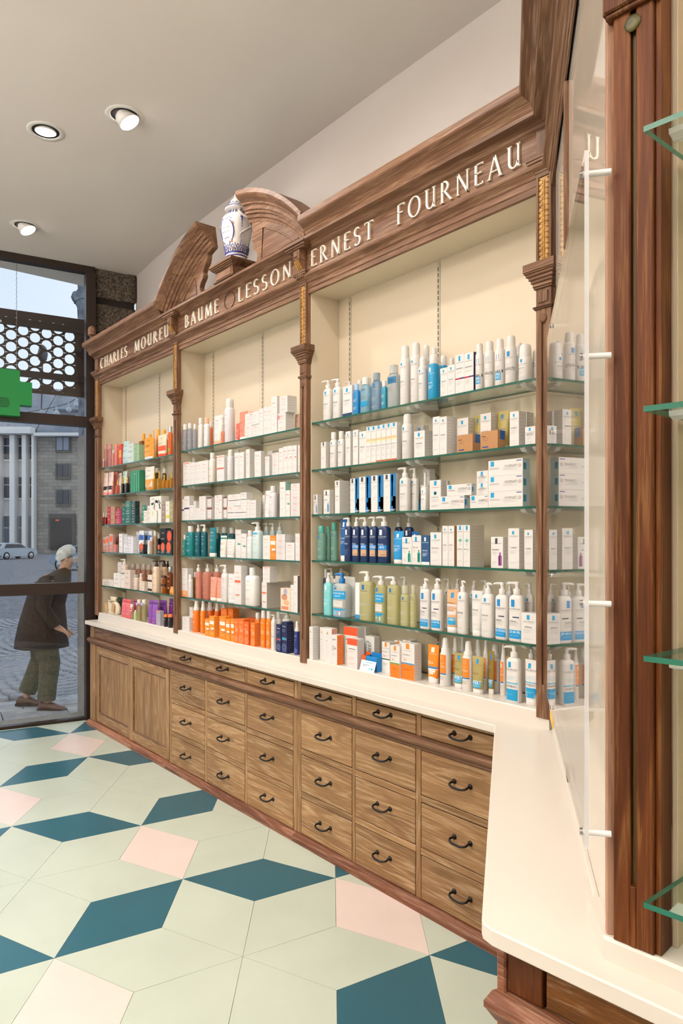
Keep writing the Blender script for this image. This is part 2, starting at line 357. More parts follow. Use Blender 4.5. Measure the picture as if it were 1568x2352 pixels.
mb = MB(); mb.cbox(-5.952, -4.585, YD+.004, YD+.022, .741, .852, .0015, W_X, T); mb.build('fascia', t)
mb = MB(); mb.cbox(-4.582, -4.541, YD+.001, YD+.022, .739, .853, .0015, D_Z, T); mb.build('upright', t)
mb = MB(); mb.cbox(-6.049, -5.932, YD, YD+.03, .039, .684, .0015, D_Z, T); mb.build('upright', t)
for a, b, y in ((-5.93, -5.222, .008), (-5.222, -4.552, .001)):
    mb = MB(); Y0 = YD+y; g = .055; YD_ = YD
    mb.cbox(a, a+g, Y0, Y0+.03, .045, .675, .002, D_Z, T); mb.cbox(b-g, b, Y0, Y0+.03, .045, .675, .002, D_Z, T)
    mb.cbox(a+g, b-g, Y0, Y0+.03, .045, .045+g*1.3, .002, D_X, T); mb.cbox(a+g, b-g, Y0, Y0+.03, .675-g*1.2, .675, .002, D_X, T)
    d = mb.build('door', t)
    pr = [(0,0),(.0,.004),(.008,.006),(.012,.012),(.012,.0)]
    mb = MB(); i0, i1, z0, z1 = a+g, b-g, .045+g*1.3, .675-g*1.2
    for (xa, xb, za, zb) in ((i0, i1, z0, z0+.012), (i0, i1, z1-.012, z1), (i0, i0+.012, z0, z1), (i1-.012, i1, z0, z1)):
        mb.cbox(xa, xb, Y0+.003, Y0+.0105, za, zb, .004, W_X, T)
    mb.build('panel_moulding', d)
    mb = MB(); mb.box(i0, i1, Y0+.011, Y0+.013, z0, z1, D_Z, T); mb.build('panel', d)
cabinet('drawer_cabinet', 'oak cabinet of twelve drawers between the doors and middle stile', -4.541, -3.044, ((-4.509,-4.043),(-4.014,-3.563),(-3.539,-3.079)), ((-4.509,-4.043),(-4.031,-3.563),(-3.539,-3.071)))
cabinet('drawer_cabinet', 'oak cabinet of twelve drawers nearest the corner of the counter', -3.044, X6, ((-3.009,-2.596),(-2.574,-2.171),(-2.14,-1.674)), ((-3.009,-2.596),(-2.567,-2.168),(-2.14,-1.674)))
# return cabinet (under the diagonal counter) and the near one
def onret(s, c, z): return NRM*c+RTD*s+RZ*z
S0, S1 = -2.76, -1.36
def rbox(mb, s0, s1, c0, c1, z0, z1, ch, m): mb.cbox(s0, s1, c0, c1, z0, z1, ch, m, T=lambda p: NRM*p.y+RTD*p.x+RZ*p.z)
t = thing('door_cabinet', 'oak cabinet with black handles under the diagonal return counter', 'cabinet', (0,0,0), 'oak cabinets under the white counter')
sA = (Vector((X6, YD, 0))).dot(RTD)+.004; sB = Vector((-.86, 1.088, 0)).dot(RTD)
mb = MB(); rbox(mb, sA+.03, sB-.09, .03, .2, 0, .853, .001, DARKW); mb.build('carcass', t)
wd_ = (sB-sA)/2
for k in range(2):
    a = sA+k*wd_+.02; b = sA+(k+1)*wd_-.012
    mb = MB(); rbox(mb, a, a+.07, .009, .03, .05, .68, .002, D_Z); rbox(mb, b-.07, b, .009, .03, .05, .68, .002, D_Z); rbox(mb, a+.07, b-.07, .009, .03, .05, .13, .002, W_RET); rbox(mb, a+.07, b-.07, .009, .03, .60, .68, .002, W_RET)
    d = mb.build('door', t); mb = MB(); rbox(mb, a+.07, b-.07, .018, .03, .13, .60, .001, D_Z); mb.build('panel', d)
    mb = MB(); rbox(mb, a, b, .009, .03, .742, .835, .002, W_RET); dd = mb.build('drawer', t)
    h = handle_mesh().build('handle', dd) if k == 0 else hh.copy()
    if k == 0: hh = h
    else: C.objects.link(h); h.parent = dd
    h.location = onret(((a+b)/2) if k == 0 else b-.115, .009, .79); h.rotation_euler = (0, 0, math.atan2(RTD.y, RTD.x))
mb = MB(); extrude(mb, [(-.02,.684),(.004,.684),(.014,.700),(.028,.716),(.028,.726),(.006,.739),(-.02,.739)], NRM*.009, RTD, -NRM, sA, sB, W_RET); mb.build('waist_moulding', t)
mb = MB(); extrude(mb, [(-.02,0),(.03,0),(.03,.025),(.01,.039),(-.02,.039)], NRM*.009, RTD, -NRM, sA, sB, W_RET); mb.build('base_moulding', t)
t = thing('panel_cabinet', 'warm oak cabinet under the near counter at the lower right', 'cabinet', (0,0,0), 'oak cabinets under the white counter')
NC = -1.157; N0 = Vector((-.852, 1.084, 0)).dot(DRV)
def nbox(mb, s0, s1, o0, o1, z0, z1, ch, m): mb.cbox(s0, s1, -o1, -o0, z0, z1, ch, m, T=lambda p: NR*(NC-p.y)+DRV*p.x+RZ*p.z)
mb = MB(); nbox(mb, N0+.12, 1.4, -.2, -.02, 0, .853, .001, DARKW); mb.build('carcass', t)
mb = MB(); nbox(mb, N0, N0+.019, -.03, .002, .05, .853, .003, BASEW); mb.build('corner_post', t)
mb = MB(); nbox(mb, N0+.020, N0+.092, -.02, -.004, .745, .853, .002, R_Z); mb.build('upright', t)
mb = MB(); nbox(mb, N0+.099, N0+.6, -.02, -.006, .748, .832, .002, wood('warm_oak_drawer', '#5e3a18', '#7a4c20', '#8f5c2a', 'X', limef=.25)); mb.build('drawer', t)
mb = MB(); nbox(mb, N0+.099, N0+.6, -.02, -.005, .834, .853, .001, R_Z); mb.build('rail', t)
mb = MB(); extrude(mb, [(-.02,.684),(.004,.684),(.014,.698),(.024,.712),(.028,.716),(.028,.728),(.010,.742),(-.02,.742)], NR*NC, DRV, NR, N0, 1.4, BASEW, k0=-.4); mb.build('waist_moulding', t)
mb = MB(); nbox(mb, N0, 1.4, -.02, 0, .04, .684, .002, R_Z); mb.build('lower_panel', t)
mb = MB(); nbox(mb, N0, 1.4, -.02, .03, 0, .04, .004, BASEW); mb.build('base_moulding', t)

# ------------------------------------------------------------------ white counter
ce = [(-6.02,2.15),(-1.7003,2.15),(-.859,1.048),(-.846,1.036),(-.822,1.0305),(1.3,1.0305+2.122*.091),(1.3,1.62),(-.62,1.45),(-1.36,2.47),(-6.03,2.47)]
mb = MB(); z0, z1, c = .854, .886, .003
cxx = -2.5; cyy = 2.2
def inset(pts, d):
    out = []; n = len(pts)
    for i in range(n):
        p, a, b = Vector(pts[i]+(0,)), Vector(pts[i-1]+(0,)), Vector(pts[(i+1) % n]+(0,))
        d1 = (p-a).normalized(); d2 = (b-p).normalized(); n1 = Vector((-d1.y, d1.x, 0)); n2 = Vector((-d2.y, d2.x, 0)); nn = (n1+n2).normalized()
        out.append(p+nn*(d/max(.4, nn.dot(n1))))
    return out
ring = lambda d, z: [Vector((p.x, p.y, z)) for p in inset(ce, d)]
mb.rings([ring(c, z0), ring(0, z0+c), ring(0, z1-c), ring(c, z1)], COUNTER, True, False, False)
top = ring(c, z1); mb.add(top, [(0,1,8,9),(1,2,7,8),(2,3,4,7),(4,5,6,7)], COUNTER)
tag(mb.build('counter'), 'long off-white counter top that turns the corner towards the camera', 'counter')
# raised ledges on the counter
mb = MB(); extrude(mb, [(-.2,.886),(-.007,.886),(-.007,.946),(-.011,.950),(-.2,.950)], (0,YP,0), RX, -RY, -5.985, -1.53, COUNTER); tag(mb.build('counter_ledge'), 'white raised ledge along the back of the main counter', 'ledge')
mb = MB(); extrude(mb, [(-.12,.886),(-.0,.886),(-.0,.920),(-.004,.925),(-.12,.925)], NR*-1.1576, DRV, NR, Vector((-.644,1.1037,0)).dot(DRV), 1.3, COUNTER, k0=.76)
tag(mb.build('counter_ledge'), 'white raised ledge under the near oak post at right', 'ledge')

# ------------------------------------------------------------------ shelving bays
SHZ = (2.199,1.950,1.714,1.4715,1.1885); SHZ2 = (2.187,1.947,1.707,1.4645,1.1805); SHZ1 = (2.178,1.943,1.697,1.4635,1.180)
YB = 2.464
def bay(which, x0, x1, rails, zs, seam):
    t = thing('display_bay', 'cream lined %s display bay with slotted rails' % which, 'shelving', ((x0+x1)/2, 2.3, .95), 'display bays')
    off = Vector(t.location); T = lambda p: p-off
    mb = MB(); xs = [x0]+[s for s in seam]+[x1]
    for a, b in zip(xs, xs[1:]):
        mb = MB(); mb.box(a+.0008, b-.0008, YB, YB+.016, .95, 2.9, CREAM, T); mb.build('back_panel', t)
    mb = MB(); mb.box(x0-.02, x0, 2.276, YB+.016, .95, 2.9, CREAM, T); mb.build('side_panel', t)
    mb = MB(); mb.box(x1, x1+.02, 2.276, YB+.016, .95, 2.9, CREAM, T); mb.build('side_panel', t)
    mb = MB(); mb.box(x0, x1, 2.2755, YB, 2.887, 2.90, CREAM2, T); mb.build('soffit_panel', t)
    for k, xr in enumerate(rails):
        mb = MB(); mb.box(xr-.009, xr+.009, YB-.004, YB, .955, 2.88, mat('#c9c0ad', 'paper', .4), T)
        zz = 1.0
        while zz < 2.86: mb.box(xr-.0022, xr+.0022, YB-.0046, YB-.0038, zz, zz+.019, mat('#2b2722', 'matt'), T); zz += .027
        mb.build('slotted_rail', t)
        for z in zs:
            if not (x0+.03 < xr < x1-.0): pass
            mb = MB(); zt = z-.0095
            mb.prism([T(Vector((xr-.0055, y, zz))) for y, zz in ((YB-.004, zt-.002), (YB-.004, zt-.062), (YB-.05, zt-.040), (2.325, zt-.012), (2.325, zt-.002))], (.011, 0, 0), mat('#a89f91', 'paper', .4)); br = mb.build('shelf_bracket', t)
            mb = MB(); xc = xr
            for dx in (-.028, .028): mb.prism([T(Vector((xc+dx-.012, y, zz))) for y, zz in ((2.42, zt), (2.42, zt-.012), (2.33, zt-.020), (2.298, zt-.014), (2.285, zt-.004), (2.285, zt))], (.024, 0, 0), CLIP)
            mb.build('clear_clip', br)
    nth = ('top', 'second', 'third', 'fourth', 'fifth')
    for k, z in enumerate(zs):
        mb = MB(); th = .009; p = [(x0+.004, 2.273), (x1-.045, 2.273), (x1-.004, 2.292), (x1-.004, 2.455), (x0+.004, 2.455)]
        a = [Vector((x, y, z-th)) for x, y in p]; b = [Vector((x, y, z)) for x, y in p]
        mb.add(a+b, [(0,4,3,2,1), (5,6,7,8,9)], GLASS); mb.add(a+b, [(0,1,6,5),(1,2,7,6),(2,3,8,7),(3,4,9,8),(4,0,5,9)], GEDGE)
        g = mb.build('glass_shelf'); tag(g, '%s glass shelf of the %s bay, loaded with products' % (nth[k], which), 'shelf', 'glass shelves of the wall unit')
    return t
bay('left', -5.99, -4.562, (-5.905,-5.245,-4.62), SHZ1, (-5.26,))
bay('middle', -4.52, -3.072, (-4.39,-3.767,-3.13), SHZ2, (-3.80,))
bay('right', -3.01, -1.583, (-2.915,-2.274,-1.645), SHZ, (-2.285,))

# ------------------------------------------------------------------ pilasters
def capital(mb, w, z, y, T, steps, y1=.032):
    for dz0, dz1, e in steps: mb.cbox(-w/2-e, w/2+e, -e, y1, z+dz0, z+dz1, .002, W_X, T)
def pilaster(x, w, label, deep, frieze):
    t = thing('pilaster', label, 'pilaster', (x, YP, .925), 'carved oak pilasters')
    T = lambda p: Vector((p.x, p.y, p.z-.925))
    g = w*.13; mb = MB(); zb, zt = .925, 2.44
    mb.cbox(-w/2, -g, 0, deep, zb, zt, .002, W_Z, T); mb.cbox(g, w/2, 0, deep, zb, zt, .002, W_Z, T)
    mb.box(-g, g, .009, deep, zb, zt, W_Z, T); mb.cbox(-g, g, 0, .01, zb, 1.05, .001, W_Z, T); mb.box(-g, g, 0, .01, 2.415, zt, W_Z, T)
    mb.build('shaft', t)
    mb = MB(); mb.lathe([(g*1.9, -.0015), (g*1.9, .0025), (g*1.3, .0045)], 0, 0, W_Z, 12, T=lambda p: T(Vector((p.x, -p.z+.004-.004, p.y+2.405)))); mb.build('bead', t)
    mb = MB(); capital(mb, w, 2.44, 0, T, ((0,.006,.006),(.006,.011,.009))); mb.cbox(-w/2, w/2, 0, deep, 2.451, 2.516, .002, W_Z, T)
    mb.cbox(-w*.33, w*.33, -.005, .004, 2.462, 2.506, .003, W_Z, T); mb.build('necking', t)
    mb = MB(); capital(mb, w, 2.516, 0, T, ((0,.008,.006),(.008,.022,.009),(.022,.034,.014),(.034,.046,.020),(.046,.056,.027),(.056,.062,.032),(.062,.092,.035))); mb.build('capital', t)
    # gilded carved panel
    mb = MB(); mb.cbox(-w/2, -w*.34, 0, deep, 2.608, 2.945, .0015, W_Z, T); mb.cbox(w*.34, w/2, 0, deep, 2.608, 2.945, .0015, W_Z, T); mb.box(-w*.34, w*.34, .006, deep, 2.608, 2.945, W_Z, T)
    mb.box(-w*.34, w*.34, 0, .007, 2.93, 2.945, W_Z, T); pn = mb.build('upper_panel', t)
    mb = MB(); mb.box(-w*.34, w*.34, .004, .0065, 2.612, 2.928, GOLD, T)
    mb.box(-w*.03, w*.03, .001, .005, 2.615, 2.915, GOLD, T)
    for k in range(15):
        z = 2.618+k*.0203
        for sx in (-1, 1):
            a_, b_ = sorted((sx*w*.05, sx*w*.31)); mb.cbox(a_, b_, .0015, .0045, z, z+.0165, .003, GOLD, T)
            a_, b_ = sorted((sx*w*.24, sx*w*.33)); mb.box(a_, b_, .0012, .004, z+.0168, z+.0195, GILTD, T)
    mb.build('gilded_carving', pn)
    mb = MB(); capital(mb, w, 2.945, 0, T, ((0,.010,.003),(.010,.022,.008),(.022,.034,.016),(.034,.044,.024),(.044,.056,.027)), .008); mb.build('upper_capital', t)
    mb = MB()
    if frieze == 'panel':
        mb.cbox(-w/2, w/2, 0, deep, 3.001, 3.108, .002, W_Z, T); mb.cbox(-w*.30, w*.30, -.003, .004, 3.014, 3.098, .002, W_Z, T); mb.build('frieze_block', t)
    else:
        mb.cbox(-w*.42, w*.42, -.002, deep, 3.001, 3.058, .001, GOLD if False else W_Z, T); mb.build('frieze_block', t)
        mb = MB(); mb.cbox(-w*.46, w*.46, -.045, .01, 3.058, 3.108, .003, W_Z, T); mb.cbox(-w*.28, w*.28, -.051, -.04, 3.068, 3.098, .003, W_Z, T)
        mb.prism([T(Vector((-w*.40, y, z))) for y, z in ((.0, 3.004), (-.012, 3.004), (-.040, 3.05), (-.042, 3.058), (0, 3.058))], (w*.8, 0, 0), W_Z); cb = mb.build('console', t)
        mb = MB()
        for q in (-.26, 0, .26):
            mb.prism([T(Vector((q*w-w*.07, y, z))) for y, z in ((-.0125, 3.006), (-.016, 3.006), (-.0435, 3.048), (-.040, 3.052))], (w*.14, 0, 0), GOLD)
        mb.build('gilded_flutes', cb)
        mb = MB(); capital(mb, w, 3.108, 0, T, ((0,.008,.05),(.008,.020,.058),(.020,.030,.064)), .004); mb.build('console_cap', t)
        mb = MB()
        mb.cbox(-w*.52, w*.52, -.022, .02, 2.962, 2.992, .002, W_X, T)
        for q in (-.28, 0, .28): mb.cbox(q*w-w*.07, q*w+w*.07, -.026, -.018, 2.964, 2.990, .001, W_Z, T)
        mb.build('triglyph', t)
    return t
pilaster(-6.010, .075, 'narrow carved oak pilaster at the far left end', .032, 'panel')
pilaster(-4.535, .056, 'carved oak pilaster between the left and middle bays', .032, 'console')
pilaster(-3.045, .056, 'carved oak pilaster between the middle and right bays', .032, 'console')
p4 = pilaster(-1.550, .066, 'wide carved oak pilaster at the corner beside the clear sheet', .0085, 'panel')
mb = MB(); mb.box(-1.5625, -1.517, YP+.009, YP+.075, .955, 2.884, W_Z)
for zz in (1.06,1.13,1.165,1.20,1.33,1.86,2.0,2.02,2.46,2.5,2.54,2.62): mb.lathe([(.004,0),(.004,.001)], 0, 0, VOID, 8, T=lambda p, zz=zz: Vector((-1.5165+p.z, YP+.035+p.x, zz+p.y)))
tag(mb.build('side_board'), 'dark oak side board with drilled holes behind the corner pilaster', 'board')

# ------------------------------------------------------------------ entablature, pediment, letters
ARCH = [(-.032,2.885),(-.015,2.885),(-.015,2.908),(-.011,2.911),(-.011,2.934),(-.006,2.938),(-.002,2.948),(.006,2.956),(.016,2.964),(.018,2.970),(.018,2.978),(.006,2.984),(.004,2.992),(-.010,2.996),(-.010,3.102),(-.004,3.106),(.004,3.112),(.008,3.122),(.020,3.130),(.040,3.136),(.050,3.140),(.050,3.155),(-.2,3.155),(-.2,2.902),(-.032,2.902),(-.032,2.885)]
CYMA = [(-.2,3.155),(.048,3.155),(.052,3.162),(.056,3.170),(.068,3.185),(.084,3.198),(.096,3.206),(.100,3.212),(.100,3.240),(-.2,3.240)]
ent = thing('entablature', 'oak entablature with raised ivory lettering over the wall unit', 'cornice', (-3.8, YP, 2.885))
off = Vector(ent.location); PO = Vector((0, YP, 0))-off
mb = MB(); KM = math.tan(math.radians(90-64)) ; 
# corner with the diagonal return: mitre where both outward offsets meet
def corner_x(o): # x where Y=YP-o meets NRM.p = .142-o
    return (.142-o-NRM.y*(YP-o))/NRM.x
xc0 = corner_x(0); kc = corner_x(1)-xc0
extrude(mb, ARCH, PO, RX, -RY, -6.048, xc0, W_X, k1=kc); mb.build('architrave_and_frieze', ent)
mb = MB(); extrude(mb, CYMA, PO, RX, -RY, -6.048, -4.66, W_X, k0=-.25); mb.build('cornice_moulding', ent)
mb = MB(); extrude(mb, CYMA, PO, RX, -RY, -2.955, xc0, W_X, k1=kc); mb.build('cornice_moulding', ent)
# letters: strokes of flared capitals
def arc(cx, cz, rx, rz, a0, a1, n, wf):
    return [((cx+rx*math.cos(math.radians(a0+(a1-a0)*i/n)), cz+rz*math.sin(math.radians(a0+(a1-a0)*i/n))), wf(math.radians(a0+(a1-a0)*i/n))) for i in range(n+1)]
TK, TN = .098, .046
def st(x0, z0, x1, z1, w): return ('s', (x0, z0), (x1, z1), w)
def sf(x, z, w=.15): return ('h', x-w/2, x+w/2, z)
fl = lambda a: (TN+(TK-TN)*abs(math.cos(a)))
LET = {
 'A': (.62, [st(.06,0,.31,1,TN+.01), st(.31,1,.56,0,TK), ('h2',.14,.46,.30), sf(.06,.0), sf(.56,.0,.18)]),
 'B': (.50, [st(.10,0,.10,1,TK), ('c', arc(.14,.74,.24,.24,90,-90,8,fl)), ('c', arc(.14,.26,.30,.25,90,-90,8,fl)), ('h2',.08,.16,.98), ('h2',.08,.16,.02)]),
 'C': (.62, [('c', arc(.36,.5,.30,.50,55,305,14,fl))]),
 'E': (.44, [st(.10,0,.10,1,TK), ('h2',.06,.42,.975), ('h2',.06,.36,.56), ('h2',.06,.42,.025), st(.41,.9,.42,1,TN), st(.42,0,.41,.12,TN)]),
 'F': (.44, [st(.10,0,.10,1,TK), ('h2',.06,.42,.975), ('h2',.06,.35,.56), sf(.10,0,.2), st(.41,.88,.42,1,TN)]),
 'H': (.64, [st(.10,0,.10,1,TK), st(.54,0,.54,1,TK), ('h2',.1,.54,.53), sf(.10,0,.2), sf(.54,0,.2), sf(.10,1,.2), sf(.54,1,.2)]),
 'L': (.44, [st(.10,0,.10,1,TK), ('h2',.06,.42,.025), st(.42,0,.42,.12,TN), sf(.1,1,.2)]),
 'M': (.80, [st(.08,0,.14,1,TN+.01), st(.14,1,.40,.02,TK), st(.40,.02,.64,1,TN+.01), st(.66,1,.72,0,TK), sf(.08,0), sf(.72,0,.2)]),
 'N': (.66, [st(.10,0,.10,1,TN+.01), st(.10,1,.56,0,TK), st(.56,0,.56,1,TN+.01), sf(.10,0), sf(.56,1)]),
 'O': (.72, [('c', arc(.36,.5,.30,.50,0,360,24,fl))]),
 'R': (.58, [st(.10,0,.10,1,TK), ('c', arc(.14,.73,.25,.25,90,-90,8,fl)), st(.24,.48,.54,.0,TK), sf(.10,0,.2), ('h2',.06,.16,.975), ('h2',.1,.2,.48), sf(.55,.0,.14)]),
 'S': (.46, [('c', arc(.23,.745,.17,.24,40,270,10,lambda a: TN+.045*abs(math.cos(a)))), ('c', arc(.23,.255,.19,.25,90,-140,10,lambda a: TN+.055*abs(math.cos(a))))]),
 'T': (.56, [st(.28,0,.28,1,TK), ('h2',.02,.54,.975), st(.02,.88,.03,1,TN), st(.53,1,.54,.88,TN), sf(.28,0,.22)]),
 'U': (.62, [st(.12,.30,.12,1,TK), ('c', arc(.30,.30,.18,.28,180,350,10,lambda a: TN+.05*abs(math.cos(a)))), st(.50,0,.50,1,TN+.025), sf(.12,1,.2), sf(.49,1,.18), sf(.53,.02,.14)]),
}
def letter(ch, x0, w, z0, h):
    W0, strokes = LET[ch]; kx = w/W0; yb = YP+.0105; yf = YP+.001; mb = MB()
    def P(q, y): return Vector((x0+q[0]*kx, y, z0+q[1]*h))-off
    def pol(pts):
        a = sum(pts[i][0]*pts[(i+1) % len(pts)][1]-pts[(i+1) % len(pts)][0]*pts[i][1] for i in range(len(pts)))
        if a < 0: pts = pts[::-1]
        n = len(pts); f = [P(p, yf) for p in pts]; b = [P(p, yb) for p in pts]
        mb.add(f, [tuple(range(n))], IVORY); mb.add(f+b, [(i, n+i, n+(i+1) % n, (i+1) % n) for i in range(n)], IVORY)
    for s in strokes:
        if s[0] == 's':
            (ax, az), (bx, bz), t = s[1:]; pol([(ax-t/2, az), (ax+t/2, az), (bx+t/2, bz), (bx-t/2, bz)])
        elif s[0] == 'h': pol([(s[1], s[3]-.016), (s[2], s[3]-.016), (s[2], s[3]+.016), (s[1], s[3]+.016)])
        elif s[0] == 'h2': pol([(s[1], s[3]-.021), (s[2], s[3]-.021), (s[2], s[3]+.021), (s[1], s[3]+.021)])
        else:
            pts = s[1]
            for i in range(len(pts)-1):
                (p, wa), (q, wb) = pts[i], pts[i+1]
                def off2(j):
                    a = pts[max(j-1, 0)][0]; b = pts[min(j+1, len(pts)-1)][0]; dx, dz = b[0]-a[0], b[1]-a[1]
                    if j == 0 and pts[0][0] == pts[-1][0] or (j in (0, len(pts)-1) and math.dist(pts[0][0], pts[-1][0]) < 1e-6): a, b = pts[-2][0], pts[1][0]; dx, dz = b[0]-a[0], b[1]-a[1]
                    l = math.hypot(dx, dz) or 1; return (-dz/l, dx/l)
                na, nb = off2(i), off2(i+1)
                pol([(p[0]+na[0]*wa/2, p[1]+na[1]*wa/2), (q[0]+nb[0]*wb/2, q[1]+nb[1]*wb/2), (q[0]-nb[0]*wb/2, q[1]-nb[1]*wb/2), (p[0]-na[0]*wa/2, p[1]-na[1]*wa/2)])
    mb.build('letter', ent)
def word(w, xa, xb, z0=3.008, h=.086):
    ws = [LET[c][0] for c in w]; tot = sum(ws); gap = .20 if len(w) > 6 else .26
    k = (xb-xa)/(tot+gap*(len(w)-1)); x = xa
    for c, a in zip(w, ws): letter(c, x, a*k, z0, h); x += (a+gap)*k
word('CHARLES', -5.925, -5.365); word('MOUREU', -5.225, -4.640)
word('BAUME', -4.395, -3.945); word('LESSON', -3.705, -3.155)
word('ERNEST', -2.978, -2.490); word('FOURNEAU', -2.33, -1.650, 3.012, .088)
# empty oval groove left by the missing middle letter
mb = MB(); pts = [Vector((-3.815+.062*math.cos(2*math.pi*i/28), YP+.0088, 3.050+.049*math.sin(2*math.pi*i/28)))-off for i in range(29)]; mb.tube(pts, .0028, DARKW, 5, False); mb.build('oval_groove', ent)
# scattered paint rests and the underline below the letters
mb = MB(); mb.box(-6.0, -1.60, YP+.002, YP+.012, 2.9945, 2.9985, W_X, T=lambda p: p-off); mb.build('letter_rail', ent)

# broken segmental pediment over the middle bay
PCX, PCZ, PR = -3.79, 2.425, 1.195
PROF = [(0,-.045),(0,.098),(-.022,.098),(-.028,.094),(-.040,.080),(-.052,.060),(-.058,.052),(-.066,.050),(-.068,.040),(-.076,.036),(-.092,.034),(-.095,.024),(-.108,.020),(-.112,.008),(-.128,.004),(-.134,-.006),(-.15,-.010),(-.15,-.045)]
def ped(label, d0, d1, side):
    t = thing('pediment_half', label, 'pediment', (PCX+(d0+d1)/2, YP, 3.156), 'halves of the broken pediment'); off = Vector(t.location)
    a0 = math.acos(d0/PR); a1 = math.acos(d1/PR); mb = MB(); n = 40; rs = []
    for i in range(n+1):
        a = a0+(a1-a0)*i/n
        rs.append([Vector((PCX+(PR+q)*math.cos(a), YP-o, max(PCZ+(PR+q)*math.sin(a), 3.157)))-off for q, o in PROF])
    if side > 0: rs = [r[::-1] for r in rs]
    mb.rings(rs, W_X, True, True, False); o = mb.build('arched_moulding', t)
    # tympanum board with the scrolled inner edge
    sgn = -1 if side < 0 else 1
    inner = [(.30,3.157),(.33,3.175),(.40,3.205),(.415,3.235),(.400,3.262),(.372,3.285),(.362,3.305),(.372,3.325),(.352,3.345),(.322,3.375),(.310,3.40),(.305,3.46)] if side < 0 else [(.20,3.157),(.235,3.175),(.275,3.20),(.285,3.235),(.270,3.262),(.245,3.275),(.235,3.295),(.245,3.315),(.225,3.335),(.232,3.375),(.228,3.41),(.225,3.46)]
    arcp = [(PR-.12)*math.cos(math.radians(d)) for d in range(40, 80, 4)]
    outer = []
    xs = inner[-1][0]
    for i in range(13):
        x = xs+(.80-xs)*i/12; z = PCZ+math.sqrt(max((PR-.13)**2-x*x, 0)); outer.append((x, max(z, 3.157)))
    poly = inner+outer
    pts = [Vector((PCX+sgn*x, YP+.012, z))-off for x, z in poly]
    if sgn < 0: pts = pts[::-1]
    pts = pts[::-1]
    mb = MB(); mb.prism(pts, (0, .035, 0), W_X); ty = mb.build('tympanum', t)
    mb = MB(); xi = inner[3][0]+.04
    bd = [(xi, 3.20), (.70, 3.20)]+[(.70-(.70-xi-.02)*i/8, PCZ+math.sqrt((PR-.185)**2-(.70-(.70-xi-.02)*i/8)**2)) for i in range(9)]+[(xi, 3.20)]
    bd = [(x, max(z, 3.20)) for x, z in bd]
    mb.tube([Vector((PCX+sgn*x, YP+.012, z))-off for x, z in bd], .006, W_X, 6, False); mb.build('panel_bead', ty)
ped('left half of the broken arched oak pediment', -.895, -.262, -1)
ped('right half of the broken arched oak pediment, beside the vase', .222, .862, 1)
# pedestal and vase
t = thing('vase_pedestal', 'small oak pedestal with moulded top under the vase', 'pedestal', (-3.80, YP+.055, 3.157))
mb = MB(); off = Vector(t.location); T = lambda p: p-off
mb.cbox(-3.89, -3.69, YP-.045, YP+.115, 3.157, 3.225, .002, W_X, T)
mb.build('block', t); mb = MB(); mb.cbox(-3.875, -3.705, YP-.051, YP-.04, 3.170, 3.214, .003, W_X, T); mb.build('panel', t)
mb = MB()
for z0, z1, e in ((3.157,3.164,.012),(3.225,3.232,.008),(3.232,3.240,.018),(3.240,3.248,.026),(3.248,3.264,.032)): mb.cbox(-3.89-e, -3.69+e, YP-.045-e, YP+.115, z0, z1, .002, W_X, T)
mb.build('cap', t)
VX, VY, VZ = -3.775, YP+.035, 3.2645
vase = thing('lidded_vase', 'white faience lidded vase with blue ornament and twisted handles on the pedestal', 'vase', (VX, VY, VZ))
VP = [(.058,0),(.064,.004),(.066,.016),(.062,.026),(.061,.034),(.066,.05),(.070,.075),(.077,.115),(.087,.16),(.094,.20),(.0965,.232),(.094,.258),(.084,.280),(.066,.296),(.050,.303),(.046,.310),(.0455,.328)]
FAI = mat('#e6e1de', 'gloss', .12); FBL = mat('#3b3f86', 'gloss', .15); FGR = mat('#8a8798', 'gloss', .2); FOR = mat('#d98a4a', 'gloss', .2)
def vr(z, prof=VP):
    for (r0, z0), (r1, z1) in zip(prof, prof[1:]):
        if z0 <= z <= z1: return r0+(r1-r0)*(z-z0)/(z1-z0+1e-9)
    return prof[-1][0]
mb = MB(); mb.lathe(VP, 0, 0, FAI, 32)
def vpt(ang, z, e=.0006): r = vr(z)+e; return Vector((r*math.cos(ang), r*math.sin(ang), z))
def band(z0, z1, m, n=32):
    mb.rings([[vpt(2*math.pi*i/n, z0) for i in range(n)], [vpt(2*math.pi*i/n, z1) for i in range(n)]], m, False, False)
body = mb.build('body', vase); mb = MB()
band(.019, .023, FBL); band(.036, .043, FBL); band(.050, .062, FBL)
for k in range(14):   # arches and leaves around the foot
    a = 2*math.pi*k/14; pts = [vpt(a+(i-5)*.042, .062+.038*math.cos((i-5)*.3)) for i in range(11)]; mb.tube(pts, .0022, FBL, 4, False)
    mb.tube([vpt(a, .06), vpt(a, .085)], .004, FBL, 4, False)
    mb.tube([vpt(a+.22, .09), vpt(a+.22, .112+.012*(k % 2))], [.0035, .001], FBL, 4, False)
    if k % 3 == 0: mb.tube([vpt(a+.05, .07), vpt(a+.09, .08)], .004, FOR, 4, False)
fa = math.radians(-78)   # cartouche faces the room
for s in (-1, 1):
    pts = [vpt(fa+s*(.62*math.sin(math.radians(q))), .175-.075*math.cos(math.radians(q))) for q in range(20, 172, 8)]
    mb.tube(pts, [.0012+.0028*math.sin(math.pi*i/(len(pts)-1)) for i in range(len(pts))], FBL, 5, False)
    mb.tube([vpt(fa+s*.1, .248), vpt(fa+s*.3, .256), vpt(fa+s*.52, .246)], .0018, FBL, 4, False)
    mb.tube([vpt(fa+s*.55, .225), vpt(fa+s*.62, .215)], .005, FOR, 4, False); mb.tube([vpt(fa+s*.42, .118), vpt(fa+s*.5, .11)], .005, FOR, 4, False)
